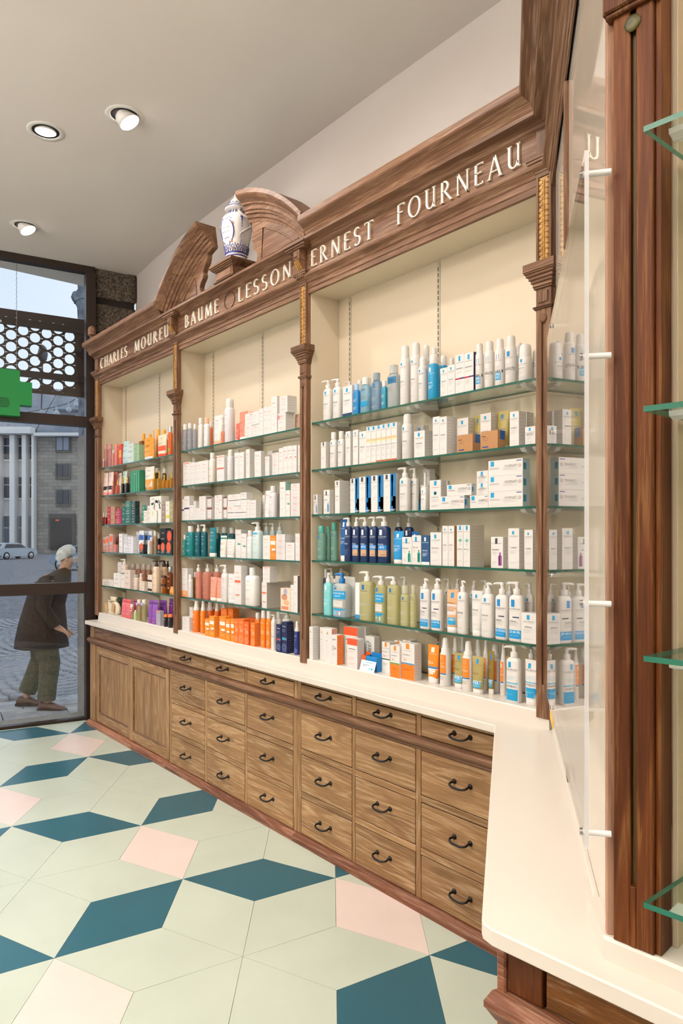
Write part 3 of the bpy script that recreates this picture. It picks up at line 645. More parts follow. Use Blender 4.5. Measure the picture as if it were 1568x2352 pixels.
for r_, z in ((.30, .195), (.34, .17), (.22, .135)):
    for i in range(6): mb.tube([vpt(fa-r_+i*r_*.36, z), vpt(fa-r_+i*r_*.36+.05, z+.009), vpt(fa-r_+i*r_*.36+.07, z+.001)], .0011, FGR, 4, False)
for s in (1.15, -1.15, 2.2):   # pendants on the shoulders
    for z, w in ((.262,.010),(.248,.007),(.235,.004),(.222,.0035),(.208,.003)): mb.tube([vpt(fa+s, z), vpt(fa+s, z-.010)], [w, w*.5], FBL, 5, False)
for k in range(18): mb.tube([vpt(2*math.pi*k/18, .304), vpt(2*math.pi*k/18+.1, .322)], .003, FBL, 4, False)
tag(mb.build('blue_ornament', body), kind='stuff')
mb = MB(); mb.lathe([(.050,.326),(.070,.329),(.073,.334),(.070,.340),(.052,.344),(.050,.352),(.046,.372),(.036,.390),(.024,.402),(.017,.408),(.016,.418),(.018,.424),(.016,.434),(.012,.440)], 0, 0, FAI, 28); lid = mb.build('lid', vase)
mb = MB(); LP = [(.073,.334),(.070,.340),(.052,.344),(.050,.352),(.046,.372),(.036,.390),(.024,.402),(.017,.408),(.016,.418),(.018,.424),(.016,.434)]
def lring(z, w, m): mb.tube([Vector(((vr(z, LP)+.0005)*math.cos(2*math.pi*i/24), (vr(z, LP)+.0005)*math.sin(2*math.pi*i/24), z)) for i in range(25)], w, m, 4, False)
lring(.336, .0016, FBL); lring(.354, .002, FBL)
for k in range(12):
    a = 2*math.pi*k/12; mb.tube([Vector(((vr(z, LP)+.0005)*math.cos(a+da), (vr(z, LP)+.0005)*math.sin(a+da), z)) for da, z in ((-.2,.360),(0,.372),(.2,.360))], .002, FBL, 4, False)
mb.lathe([(.017,.420),(.0185,.424),(.0165,.434),(.0125,.4405),(.004,.4415)], 0, 0, mat('#2c2f52', 'gloss'), 12); tag(mb.build('blue_ornament', lid), kind='stuff')
for s in (0, math.pi):   # twisted snake handles
    path = []; n = 34
    for i in range(n+1):
        u = i/n; z = .335-.235*u; a = -math.pi/2+math.pi/2+s-.35*math.sin(3*math.pi*u)
        r = vr(max(z, .01))+.010+.012*math.sin(2*math.pi*u*2.0)**2; path.append(Vector((r*math.cos(a), r*math.sin(a), z)))
    mb = MB(); mb.tube(path, [.0035+.006*math.sin(math.pi*min(1, .15+i/n)) for i in range(n+1)], noisy('snake_glaze', '#6d5f58', '#d9d2cc', 220, .3), 8); mb.build('handle', vase)
# acorn finial
mb = MB(); mb.lathe([(.030,0),(.032,.012),(.016,.02),(.014,.05),(.030,.058),(.034,.062),(.034,.072),(.030,.076),(.033,.085),(.034,.10),(.028,.122),(.014,.136),(.004,.142)], 0, 0, W_Z, 16)
tag(mb.build('acorn_finial', None, (-5.995, 2.20, 3.2405)), 'turned oak acorn finial on the far left end of the cornice', 'finial')

# ------------------------------------------------------------------ diagonal return: wall, entablature, clear sheet
t = thing('entablature', 'oak entablature running over the diagonal return towards the camera', 'cornice', (0,0,0))
sc0 = Vector((xc0, YP, 0)).dot(RTD); ksc = (Vector((kc, -1, 0))).dot(RTD)
ARCHR = [(max(o_, -.02), z_) for o_, z_ in ARCH if not (o_ < -.1 and z_ < 3)]; ARCHR = [(-.02,2.885)]+[q for q in ARCHR if q != (-.02, 2.885) and q[1] != 2.902]; CYMAR = [(max(o_, -.02), z_) for o_, z_ in CYMA]
mb = MB(); extrude(mb, ARCHR, NRM*.142, RTD, -NRM, sc0, -1.10, W_RET, k0=ksc); mb.build('architrave_and_frieze', t)
mb = MB(); extrude(mb, CYMAR, NRM*.142, RTD, -NRM, sc0, -1.02, W_RET, k0=ksc); mb.build('cornice_moulding', t)
mb = MB(); PW = .168; sa = Vector((-1.44, 2.155, 0)).dot(RTD); sb = Vector((-.652, 1.125, 0)).dot(RTD)
def rquad(mb, s0, s1, c, z0, z1, m): mb.poly([onret(s0, c, z0), onret(s1, c, z0), onret(s1, c, z1), onret(s0, c, z1)], m)
mb.cbox(sa-.05, sb, PW, PW+.03, .8864, ZC-.001, .001, PANELW, T=lambda p: NRM*p.y+RTD*p.x+RZ*p.z)
wr = struct(mb.build('wall_return'))
mb = MB(); mb.cbox(sa-.1, sb-.012, .158, PW-.0005, .8865, .922, .002, COUNTER, T=lambda p: NRM*p.y+RTD*p.x+RZ*p.z); tag(mb.build('counter_upstand'), 'low white upstand along the foot of the diagonal wall', 'upstand')
s_strip = Vector((-1.14, 1.765, 0)).dot(RTD)
mb = MB(); mb.cbox(s_strip-.03, s_strip, PW-.012, PW-.0005, 2.42, 2.884, .002, W_Z, T=lambda p: NRM*p.y+RTD*p.x+RZ*p.z); struct(mb.build('trim_1'))
sh = thing('acrylic_sheet', 'tall clear acrylic sheet held off the diagonal white wall', 'panel', (0,0,0))
SA, SB = Vector((-1.33, 1.98, 0)).dot(RTD), Vector((-.648, 1.056, 0)).dot(RTD); AC = .124
mb = MB(); mb.box(SA, SB, AC, AC+.006, 1.085, 2.235, PLEXI, T=lambda p: NRM*p.y+RTD*p.x+RZ*p.z); 
pl = mb.build('sheet', sh)
mb = MB(); mb.box(SB-.0005, SB+.002, AC-.0005, AC+.0065, 1.085, 2.235, mat('#f6f5f7', 'clear'), T=lambda p: NRM*p.y+RTD*p.x+RZ*p.z); mb.build('polished_edge', sh)
for z in (2.205, 1.90, 1.487, 1.105):
    for s in (SB-.018, SA+.25):
        mb = MB(); a = onret(s, AC-.002, z); b = onret(s, PW-.0005, z); mb.tube([a, b], .0052, mat('#f0efee', 'plastic', .25), 10); mb.build('standoff', sh)
        mb = MB(); mb.tube([onret(s, AC-.006, z), onret(s, AC-.0015, z)], .006, CHROME, 10); mb.build('screw_cap', sh)
mb = MB(); s0 = SA+.02; mb.prism([onret(s0, .132, 1.02), onret(s0+.14, .132, 1.02), onret(s0+.14, .132, 1.20), onret(s0, .132, 1.20)], NRM*.003, mat('#f0b92e', 'paper'))
tag(mb.build('flyer'), 'yellow flyer tucked behind the clear sheet by the corner pilaster', 'flyer')
t = thing('wall_outlet', 'small brown socket plate low on the diagonal white wall', 'outlet', (0,0,0)); so = Vector((-1.095, 1.70, 0)).dot(RTD)
mb = MB(); mb.cbox(so-.045, so+.045, PW-.004, PW-.0005, .93, .985, .001, mat('#b9a08c'), T=lambda p: NRM*p.y+RTD*p.x+RZ*p.z); mb.build('plate', t)
mb = MB(); mb.cbox(so-.02, so+.02, PW-.012, PW-.004, .938, .978, .002, mat('#5a3f30'), T=lambda p: NRM*p.y+RTD*p.x+RZ*p.z); mb.build('socket', t)

# ------------------------------------------------------------------ near post and niche at right
PC = -1.1576; ps0, ps1 = Vector((-.6275, 1.105, 0)).dot(DRV), Vector((-.562, 1.111, 0)).dot(DRV)
def qbox(mb, s0, s1, o0, o1, z0, z1, ch, m): mb.cbox(s0, s1, -o1, -o0, z0, z1, ch, m, T=lambda p: NR*(PC-p.y)+DRV*p.x+RZ*p.z)
t = thing('pilaster', 'warm oak near post with dark central groove at the right edge', 'pilaster', (0,0,0), 'carved oak pilasters')
w = ps1-ps0; g0, g1 = ps0+w*.43, ps0+w*.57
mb = MB(); qbox(mb, ps0, g0, -.02, 0, .9255, 2.90, .002, R_Z); qbox(mb, g1, ps1, -.02, 0, .9255, 2.90, .002, R_Z)
qbox(mb, g0, g1, -.02, -.009, .9255, 2.9, .001, R_Z); qbox(mb, g0, g1, -.01, 0, .9255, 1.025, .001, R_Z); qbox(mb, g0, g1, -.01, 0, 2.462, 2.9, .001, R_Z); mb.build('shaft', t)
mb = MB(); qbox(mb, g0+.001, g1-.001, -.012, -.0085, 1.025, 2.44, .001, mat('#4a3d14', 'paper')); mb.build('groove', t)
mb = MB(); cg = (g0+g1)/2; mb.lathe([(.0135,0),(.0135,.002),(.010,.004),(.006,.0045)], 0, 0, noisy('green_bronze', '#3b3a1e', '#6b6536', 60, .4), 16, T=lambda p: NR*(PC+p.z)+DRV*(cg+p.x)+RZ*(2.44+p.y)); mb.build('roundel', t)
mb = MB(); qbox(mb, ps0-.014, ps1+.012, -.01, .012, 2.470, 2.50, .003, R_Z); qbox(mb, ps0-.010, ps1+.010, -.01, .008, 2.462, 2.470, .002, R_Z); mb.build('moulding', t)
mb = MB(); mb.cbox(sb+.0005, sb+.016, PW-.005, PW+.03, .9255, 2.9, .002, wood('pale_edge', '#a9826a', '#b98f76', '#c79c84', 'Z', limef=.2), T=lambda p: NRM*p.y+RTD*p.x+RZ*p.z); mb.build('edge_strip', t)
mb = MB(); qbox(mb, ps1+.0005, ps1+.010, -.05, -.008, .9255, 2.9, .001, R_Z); mb.build('side_strip', t)
t = thing('display_bay', 'shaded beige niche behind the near glass shelves', 'shelving', (0,0,0), 'display bays')
NICHE = mat('#c6b598', 'paper', .4)  # beige darkened: the niche's shade is put into the colour
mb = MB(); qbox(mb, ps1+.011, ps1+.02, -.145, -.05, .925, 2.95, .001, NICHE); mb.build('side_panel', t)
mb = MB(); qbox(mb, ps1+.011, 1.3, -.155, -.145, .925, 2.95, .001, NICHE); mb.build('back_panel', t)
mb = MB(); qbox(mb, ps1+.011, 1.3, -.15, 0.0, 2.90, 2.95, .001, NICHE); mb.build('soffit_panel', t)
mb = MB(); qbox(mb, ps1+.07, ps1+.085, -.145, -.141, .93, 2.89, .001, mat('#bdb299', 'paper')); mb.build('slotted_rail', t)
for k, z in enumerate((2.212,1.794,1.421,1.053)):
    mb = MB(); th = .0085; a = ps1+.0215; e = 1.2
    oF = .090
    p = [(a, oF), (e, oF), (e, -.13), (a+.012, -.13), (a+.012, -.0)]
    p = [(a, oF), (e, oF), (e, -.13), (a+.02, -.13)]
    P3 = lambda s, o, zz: NR*(PC+o)+DRV*s+RZ*zz
    lo = [P3(s, o, z-th) for s, o in p]; hi = [P3(s, o, z) for s, o in p]
    mb.add(lo+hi, [(0,3,2,1),(4,5,6,7)], GLASS); mb.add(lo+hi, [(0,1,5,4),(1,2,6,5),(2,3,7,6),(3,0,4,7)], mat('#2c7460', 'plastic', .15))
    tag(mb.build('glass_shelf'), ('highest near glass shelf at the right edge', 'second near glass shelf from the top, right edge', 'third near glass shelf from the top, right edge', 'lowest near glass shelf above the near ledge')[k], 'shelf', 'near glass shelves')
    mb = MB(); sB_ = a+.075
    mb.prism([P3(sB_, o, zz) for o, zz in ((-.14, z-th-.001), (-.14, z-.07), (-.04, z-.045), (.042, z-th-.008), (.042, z-th-.001))], DRV*.008, mat('#8f887e', 'paper')); b = mb.build('shelf_bracket', t)
    mb = MB(); mb.prism([P3(sB_-.045, o, zz) for o, zz in ((.037, z-th-.0005), (.037, z-th-.006), (.055, z-th-.012), (.071, z-th-.008), (.073, z-th-.0005))], DRV*.045, CLIP); mb.build('clear_clip', b)

# ------------------------------------------------------------------ ceiling spotlights
EMIT = bpy.data.materials.new('lamp_lens'); EMIT.use_nodes = True; e_ = EMIT.node_tree.nodes['Principled BSDF']; e_.inputs['Emission Color'].default_value = (1, .95, .88, 1); e_.inputs['Emission Strength'].default_value = 9
LW = mat('#d9d6d2', 'plastic', .35)
def downlight(x, y, label, aim, drop, group='recessed ceiling spotlights', power=1.0, cone=125):
    t = thing('ceiling_spotlight', label, 'spotlight', (x, y, ZC), group)
    mb = MB(); n = 32; R0, R1 = .105, .076
    rs = [[Vector((r*math.cos(2*math.pi*i/n), r*math.sin(2*math.pi*i/n), z)) for i in range(n)] for r, z in ((R0, -.0003), (R0-.002, -.003), (R1+.004, -.004), (R1, -.002), (R1-.001, -.0002))]
    mb.rings([r[::-1] for r in rs], LW, False, False); mb.build('trim_ring', t)
    mb = MB(); mb.poly([Vector((R1*math.cos(2*math.pi*i/n), R1*math.sin(2*math.pi*i/n), -.0004)) for i in range(n)][::-1], mat('#1d1a18', 'matt')); mb.build('recess', t)
    d = Vector(aim).normalized(); u = d.cross(Vector((0, 1, 0.01))).normalized(); v = u.cross(d); c0 = Vector((0, 0, .0))+Vector((d.x*.012, d.y*.012, 0))
    mb = MB(); rb = .060
    def ring(r, k): return [c0+d*k+u*(r*math.cos(2*math.pi*i/n))+v*(r*math.sin(2*math.pi*i/n)) for i in range(n)]
    low = lambda ps: [Vector((p.x, p.y, min(p.z, -.0012))) for p in ps]
    mb.rings([low(ring(rb-.004, -.01)), low(ring(rb, .0)), low(ring(rb, drop)), low(ring(rb-.004, drop+.002))], LW, False, False); b = mb.build('lamp_head', t)
    mb = MB(); pr = low(ring(rb-.004, drop+.0015)); mb.poly(pr, EMIT); mb.build('lens', b)
    ld = bpy.data.lights.new('lamp', 'SPOT'); ld.energy = SPOT_W*power; ld.color = LAMP_COL; ld.spot_size = math.radians(cone); ld.spot_blend = 1.0; ld.shadow_soft_size = .06
    lo = bpy.data.objects.new('lamp', ld); C.objects.link(lo); lo.parent = t; lo.location = c0+d*(drop+.03)+Vector((0,0,-.01)); lo.rotation_euler = d.to_track_quat('-Z', 'Y').to_euler()
    return t
downlight(-4.276, 1.30, 'recessed spotlight facing straight down, left of the front two', (-.10, .02, -1), .004)
downlight(-3.836, 1.591, 'recessed spotlight tilted towards the shelves, nearest the camera', (.35, .45, -1), .045)
downlight(-5.679, 1.574, 'recessed spotlight tilted towards the shelves, nearest the shop window', (.35, .4, -1), .04)
for x, y, a, p, lb in ((-2.35,1.25,(.1,.5,-1),1.1,'added unseen spotlight above the drawers of the right bay'), (-1.35,.6,(-.1,.6,-1),.45,'added unseen spotlight above the diagonal counter corner'), (-2.6,-.3,(0,.1,-1),1.0,'added unseen spotlight over the middle of the tiled floor'), (-4.2,-.3,(0,.1,-1),1.0,'added unseen spotlight over the floor opposite the middle bay'), (-5.6,-.2,(.1,.1,-1),.8,'added unseen spotlight over the floor by the shop window'), (-.9,-.9,(-.2,.3,-1),.5,'added unseen spotlight behind the camera position'), (.6,.1,(-.2,.3,-1),.25,'added unseen spotlight above the near glass shelves')):
    downlight(x, y, lb, a, .02, 'recessed ceiling spotlights', p)  # extra downlights added outside the view to light shelves and floor

# ------------------------------------------------------------------ products
TXT = {}
def glyphs(s):
    if s in TXT: return TXT[s]
    cu = bpy.data.curves.new('t', 'FONT'); cu.body = s; cu.resolution_u = 1; cu.size = 1; ob = bpy.data.objects.new('t', cu)
    me = ob.to_mesh(); vs = [(v.co.x, v.co.y) for v in me.vertices]; fs = [tuple(p.vertices) for p in me.polygons]; ob.to_mesh_clear(); bpy.data.objects.remove(ob); bpy.data.curves.remove(cu)
    if vs:
        x0 = min(v[0] for v in vs); x1 = max(v[0] for v in vs); z0 = min(v[1] for v in vs); z1 = max(v[1] for v in vs); vs = [(v[0]-x0, v[1]-z0) for v in vs]
    else: x0 = x1 = z0 = z1 = 0
    TXT[s] = (vs, fs, x1-x0, z1-z0); return TXT[s]
INK = '#4a4a55'; BLUE = '#0a9bd2'
def deco(style, w, h, o):
    """style code -> base colour, clear?, prints in metres (x centred, z from the foot)"""
    clear = '~' in style; p = style.replace('~', '.' if '.~' not in style and not style.split('~')[0].endswith('.') else '').split('.'); p = [q for q in p]
    k = p[0]; a = p[1:]; E = []; base = '#dddad8'
    R = lambda x0, z0, x1, z1, c: E.append(('r', x0*w, z0*h, x1*w, z1*h, c))
    Tx = lambda s, x, z, mw, hh, c, v=0: s and E.append(('t', s, x*w, z*h, mw*w, hh, c, v))
    def lines(z1, n, c='#a9a6a8', x0=-.36, x1=.3, gap=.0042, th=.0011):
        for i in range(n):
            z = z1*h-i*gap; xe = x1-(.0, .22, .08, .3, .14)[i % 5]
            if z > .01*h: E.append(('r', x0*w, z-th, xe*w, z, c))
    hexes = [q for q in a if q.startswith('#')]; words = [q for q in a if q and not q.startswith('#') and not q.replace('.', '').isdigit()]
    nm = words[0] if words else ''
    if k == 'LR':
        if hexes: base = hexes[0]
        sq = min(.17*w, .030); zz = .93*h; xq = -.05*w
        E.append(('r', xq-sq*.55, zz-sq*1.5, xq+sq*.55, zz, '#3a4250' if o.get('ldark') else ('#1f6fb4' if clear else BLUE)))
        Tx('LA ROCHE-POSAY', 0, (zz-sq*1.5-.009)/h, .80, .0042, INK); lines((zz-sq*1.5-.012)/h, 1, '#b5b2b4')
        Tx(nm, -.05, .50, .62, .0066, '#3c3c48'); lines(.455, 4, '#b4b1b3'); lines(.16, 2, '#c0bdbf')
    elif k == 'LD':
        E.append(('r', -.12*w, .86*h, .12*w, .86*h+.018, '#33363d')); Tx('LA ROCHE-POSAY', 0, .80, .8, .004, INK); Tx(nm, -.05, .5, .6, .006, INK); lines(.44, 3)
    elif k == 'LB':
        E.append(('r', -.16*w, .95*h-.022, .05*w, .95*h, '#3f4047' if o.get('ldark') else BLUE)); Tx('LA ROCHE-POSAY', -.02, .77, .8, .004, INK); Tx(nm, -.12, .56, .58, .0062, INK); lines(.5, 3, x1=.0); lines(.2, 3, x1=0)
        c = hexes[0]; R(.12, .08, .40, .40, c); R(.2, .40, .32, .50, c); R(.17, .12, .22, .38, '#ffffff')
    elif k == 'LP':
        R(.04, 0, .5, 1, '#1677b8'); R(.26, 0, .5, .4, '#35a4d6'); E.append(('r', -.34*w, .86*h, -.16*w, .86*h+.022, '#3f4047')); Tx('LA ROCHE-POSAY', -.22, .81, .48, .0035, INK); lines(.70, 4, x1=.0); lines(.4, 3, x1=-.05)
        R(.16, .40, .26, .78, '#d7ecf5'); R(.19, .30, .23, .44, '#4fb7d8'); R(.14, .14, .30, .28, '#20344f'); R(.14, .78, .28, .97, '#f2f2f2'); Tx('OFFERT', .22, .02, .46, .008, '#f4f6f8')
    elif k == 'LX':
        base = hexes[0]; c2 = '#e9f4fa' if not clear else '#2f6fa8'; R(-.14, .80, .06, .93, '#f3f6f8' if not clear else '#1a86c4'); Tx('LA ROCHE-POSAY', 0, .74, .8, .0042, c2); Tx('EFFACLAR' if not clear else 'TOLERIANE', -.05, .46, .6, .0064, c2); lines(.40, 4, c2)
    elif k == 'LV':
        R(-.14, .83, .08, .96, BLUE); Tx('LA ROCHE-POSAY', 0, .78, .8, .004, INK); R(-.5, .36, .02, .40, '#b5173f'); R(.02, .36, .5, .40, '#4a2a6a'); Tx(nm, 0, .62, .7, .006, INK); lines(.55, 2); lines(.3, 4)
    elif k == 'LO':
        R(-.10, .74, .20, .88, '#0e85c4'); Tx('LA ROCHE-POSAY', 0, .69, .8, .004, INK); lines(.55, 3); Tx(nm, .1, .36, .8, .0125, '#26262c'); lines(.32, 3); 
        if 'EFF' not in nm: R(-.42, .16, .36, .38, '#0fa0d6'); Tx('OFFRE', 0, .28, .6, .011, '#f2f8fb'); Tx('SPECIALE', 0, .20, .6, .009, '#f2f8fb')
    elif k == 'LK':
        R(-.2, .90, .2, .99, BLUE); Tx('LA ROCHE-POSAY', 0, .85, .8, .0036, INK); R(-.44, .60, .44, .66, '#f3c08a'); R(-.44, .55, .44, .60, '#f6d9b4'); Tx('HYALU B5', 0, .44, .8, .005, INK); lines(.40, 4); lines(.2, 2)
        if '1' in a: R(-.5, 0, .5, .055, '#b5673a')
        else: R(-.5, 0, .5, .03, '#e8b98e')
    elif k == 'LC':
        R(-.10, .82, .12, .97, BLUE); Tx('LA ROCHE-POSAY', 0, .74, .8, .004, '#c0404a'); E.append(('e', 0, .56*h, .13*w, .13*w, '#1a8fb8')); E.append(('e', 0, .56*h, .07*w, .07*w, '#eae6e2')); Tx(nm, -.05, .40, .66, .0064, INK); lines(.35, 3); lines(.15, 2)
    elif k == 'LW':
        E.append(('r', -.43*w, .62*h, -.43*w+.017, .94*h, BLUE)); Tx('LA ROCHE-POSAY', -.32, .46, .26, .0042, INK); lines(.44, 1, x0=-.46, x1=-.14); Tx(nm, .16, .52, .38, .0085, '#50505c'); lines(.48, 3, x0=-.06, x1=.44); R(.32, .86, .47, .91, '#1c3f8a'); E.append(('e', .42*w, .56*h, .008, .008, '#c9b6b4'))
    elif k == 'LN':
        base = '#16305f'; R(-.20, .78, .06, .93, '#eef1f5'); Tx('LA ROCHE-POSAY', 0, .72, .84, .005, '#e9edf3'); lines(.70, 1, '#aab6c9'); lines(.34, 5, '#8fa0bd', gap=.006); Tx('EFFACLAR', -.1, .5, .6, .007, '#dfe6ef')
        if o.get('promo'): R(-.5, .36, .52, .50, '#1c86cf'); R(-.5, .18, .52, .36, '#caa079'); Tx('PRIX SPECIALE' if o['promo'] == 1 else '-40%', 0, .405, .92, .013, '#f4f6f8'); R(-.1, .21, .36, .24, '#1d3f78')
    elif k == 'LM':
        R(-.14, .88, .16, .985, BLUE); Tx('LA ROCHE-POSAY', 0, .83, .8, .004, INK); c = '#9fd8cd'; R(-.04, .50, .06, .76, c); R(-.28, .60, .34, .66, c); Tx(nm, -.05, .40, .7, .006, INK); lines(.36, 5, '#b9d8d2'); lines(.14, 2)
    elif k == 'LQ':
        R(-.24, .76, .02, .92, '#0f86cd'); Tx('LA ROCHE-POSAY', -.02, .70, .84, .0055, INK); lines(.68, 1); R(-.12, .52, .34, .545, '#26365e'); Tx('LIPIKAR', -.1, .42, .5, .007, INK); lines(.40, 3)
        R(-.52, .06, .52, .25, '#0d94d3'); Tx('PRIX SPECIALE' if o.get('bnd') == 1 else '2 X 400 ML', 0, .175, .84, .010, '#f2f8fb'); lines(.13, 1, '#e4f2fa')
    elif k == 'TP':
        base = hexes[0]; R(-.10, .80, .14, .95, '#1a8fd0'); R(-.44, .34, .44, .62, '#d8d2d4'); Tx(nm or 'ANTHELIOS', -.05, .64, .7, .0064, '#7a5a3c'); lines(.58, 6, '#8f8b95'); R(-.24, .06, .44, .26, '#17a2d6'); Tx('OFFERT', .1, .17, .5, .010, '#f2f8fb')
    elif k == 'BX':
        base = hexes[0]; R(-.5, .55, .5, .80, '#119bd4'); R(-.5, .0, .5, .26, '#119bd4'); Tx('ECO-RECHARGE', 0, .70, .86, .009, '#eef7fb'); Tx('LAVANTE', 0, .62, .5, .007, '#eef7fb'); R(-.36, .30, .34, .50, '#d5d2cd'); lines(.47, 3, '#8a8787'); R(.12, .06, .2, .16, '#f4f7f8'); E.append(('e', -.2*w, .12*h, .1*w, .09*w, '#6cc4e6')); R(-.30, .84, -.06, .95, '#1879b8')
    elif k == 'KR':
        base = '#b78556'; R(-.44, .70, -.2, .74, '#3a2a20'); lines(.62, 3, '#6b4a30', x1=.0); R(-.40, .10, -.05, .17, '#1c3f8a')
    elif k == 'GA':
        E.append(('v', -.12*w, .86*h, .16*w, .10*h, '#a9812b')); lines(.75, 1, '#b9b2c4'); Tx('SPF', -.2, .62, .3, .006, INK); lines(.55, 8, '#bcb9bd', gap=.009)
    elif k == 'PX':
        lines(.86, 2, INK, th=.002); Tx('50+', -.02, .46, .74, .026, '#4b4b50'); lines(.4, 5, '#b5b2b4')
    elif k == 'RT':
        R(-.5, .78, .5, 1, '#ec5528'); lines(.66, 1, '#4b4b50', th=.003); lines(.58, 2, '#ef8f74'); lines(.38, 4, '#f0a590'); lines(.18, 3, '#f0a590')
    elif k == 'VM':
        Tx('MED', .0, .62, .42*h/w*.8, .022, '#2a2a30', 1); R(-.3, .8, -.1, .84, '#3aa0c8'); lines(.3, 5, '#b0aeb2', gap=.008)
    elif k == 'PC':
        base = '#eef1f3'; lines(.62, 2, '#54637a', x1=.1, gap=.006, th=.002); R(.1, .2, .2, .36, '#4fc0e0'); R(.26, .2, .36, .36, '#2aa6c0'); lines(.4, 3, '#a8b4c0', x1=-.05); R(-.2, .8, .3, .86, '#4fc0e0')
    elif k == 'SN':
        c = hexes[0]; ln = hexes[-1]; R(-.5, 0, .5, .42, c); R(-.5, .42, .5, .455, ln); R(-.14, .84, .12, .985, '#f0861e'); Tx('LA ROCHE-POSAY', 0, .78, .8, .004, '#8a7a70'); Tx('ANTHELIOS', -.1, .66, .6, .006, '#7a6a60'); Tx('50' if '50' in a else '30', -.2, .50, .36, .013, '#f0861e'); lines(.30, 3, '#f6c79a' if c != '#e8e6e2' else '#b4b1b3')
    elif k == 'TS':
        base = hexes[0]; R(-.14, .80, .14, .95, '#1f86c8' if base == '#a5743f' else '#f6e6d0'); R(-.5, .30, .5, .36, '#3f7fb8'); R(-.5, .0, .5, .30, '#e6dfe0' if base != '#ef8a22' else '#f0ede8'); Tx('LA ROCHE-POSAY', 0, .74, .8, .004, '#f4ece0'); Tx('50+' if '50' in a else 'SPF', -.1, .42, .6, .016, '#fbf3e6'); lines(.26, 4, '#9a98a0')
    elif k == 'SP':
        R(-.5, .40, .5, .97, '#f0872a'); R(-.5, .36, .5, .40, '#2a7fc0'); R(-.16, .80, .08, .93, '#fbe7d2'); Tx('ANTHELIOS', -.05, .58, .7, .0075, '#f8e3cd'); lines(.72, 2, '#f9d3ae'); lines(.30, 4, '#7d7c84'); R(-.02, .05, .10, .20, '#d9d4d0'); R(.0, .20, .08, .24, '#e5a561')
    elif k == 'OF':
        base = hexes[0]; R(-.12, .80, .10, .95, '#1590cf'); Tx('LA ROCHE-POSAY', 0, .74, .84, .005, '#6f6a50'); Tx('LIPIKAR', -.1, .46, .5, .007, '#5c5a4a'); R(-.50, .04, .42, .26, '#12a0d2'); Tx('OFFERT', -.03, .14, .8, .016, '#f2f8fb'); lines(.10, 1, '#d9eef7'); lines(.64, 4, '#8f8a68')
    elif k == 'PH':
        R(-.5, .04, .5, .30, '#0e98cf'); R(-.5, .42, .5, .455, '#6fb9d8'); R(-.24, .80, -.04, .93, BLUE); Tx('LA ROCHE-POSAY', 0, .74, .86, .006, INK); lines(.73, 1); Tx('POSTHELIOS', -.06, .34, .8, .009, '#2f2f3a'); lines(.60, 4, '#8cc5dc'); lines(.2, 2, '#8fd0ea')
    elif k in ('AV', 'AR', 'AR2', 'AO', 'AN', 'AB', 'AG', 'AT', 'AT2', 'AL', 'AF', 'AP', 'AW', 'AS', 'AK', 'AX'):
        if hexes: base = hexes[0]
        dark = k in ('AK', 'AX'); tcol = '#e9edf0' if dark else '#d98a8a'; lc = '#b6c9cc' if dark else '#bdb9bc'
        if k == 'AS': tcol = '#c85a4a'; lc = '#b88a7c'
        Tx('Avene', -.05, .80, .56, .0105, tcol); lines(.70, 1, tcol); lines(.55, 3, lc); lines(.25, 3, lc)
        if k == 'AR': R(-.4, .93, .4, .965, '#ea6a4a')
        if k == 'AR2': R(-.46, .93, .46, .955, '#e8674a'); R(-.5, .47, .5, .52, '#e8674a')
        if k == 'AO': R(.12, .56, .40, .60, '#e8643c')
        if k == 'AN': R(-.5, .46, .5, .52, '#2f3566')
        if k == 'AB': R(-.46, .46, .46, .50, '#4a3128')
        if k == 'AG': R(-.5, .88, .5, 1, '#5b4038'); R(-.5, 0, .5, .1, '#b98a78'); R(-.5, 0, -.44, 1, '#7a5548'); R(.44, 0, .5, 1, '#7a5548')
        if k == 'AT': R(-.1, .45, .3, .52, '#3aa98c'); R(.44, 0, .5, 1, '#e89a6a')
        if k == 'AT2': R(-.1, .46, .4, .51, '#2f8f86')
        if k == 'AL': R(-.4, .88, .4, .95, '#2fa2cc')
        if k == 'AF': R(-.5, 0, .5, .42, '#f09a5a'); Tx('50', 0, .14, .6, .022, '#fdf3ea')
        if k == 'AP': R(-.44, .56, .4, .62, '#e8643c'); R(-.3, .22, .3, .26, '#ef9a86')
        if k == 'AW': R(-.5, .44, .5, .46, '#4a90d0')
        if k == 'AX': Tx('50+', -.05, .40, .6, .018, '#fbe2cc')
    elif k in ('OC', 'OD', 'OR'):
        base = hexes[0]; Tx('Avene', 0, .84, .66, .0085, '#fbe4d0'); 
        if k == 'OC': R(-.42, .62, .42, .78, '#f4efe8'); lines(.72, 2, '#c98a5a', x0=-.3, x1=.3); R(-.2, .38, .4, .46, '#f4efe8'); R(.2, .3, .4, .36, '#3f6fb0'); lines(.2, 2, '#f9c48c')
        if k == 'OR': Tx('30', .1, .46, .6, .026, '#fbd3b0'); [E.append(('o', 0, .18*h, q*w, q*w, '#f9b98a')) for q in (.16, .27, .38)]; lines(.72, 3, '#f9b98a')
    elif k == 'NV':
        base = '#1d2450'; Tx('Avene', 0, .84, .66, .0085, '#eef0f6'); lines(.76, 4, '#8f97bd'); R(-.36, .42, .12, .50, hexes[0]); R(.2, .42, .42, .50, '#7f87ad'); [E.append(('o', 0, .18*h, q*w, q*w, '#7f8fc0')) for q in (.16, .27, .38)]
    elif k == 'NS':
        base = '#23337a'; Tx('Avene', 0, .80, .7, .009, '#eef0f6'); lines(.70, 5, '#97a3d4'); R(-.34, .40, -.1, .47, '#c6cdea'); [E.append(('o', 0, .18*h, q*w, q*w, '#6f83c8')) for q in (.16, .28, .40)]
    elif k == 'BD':
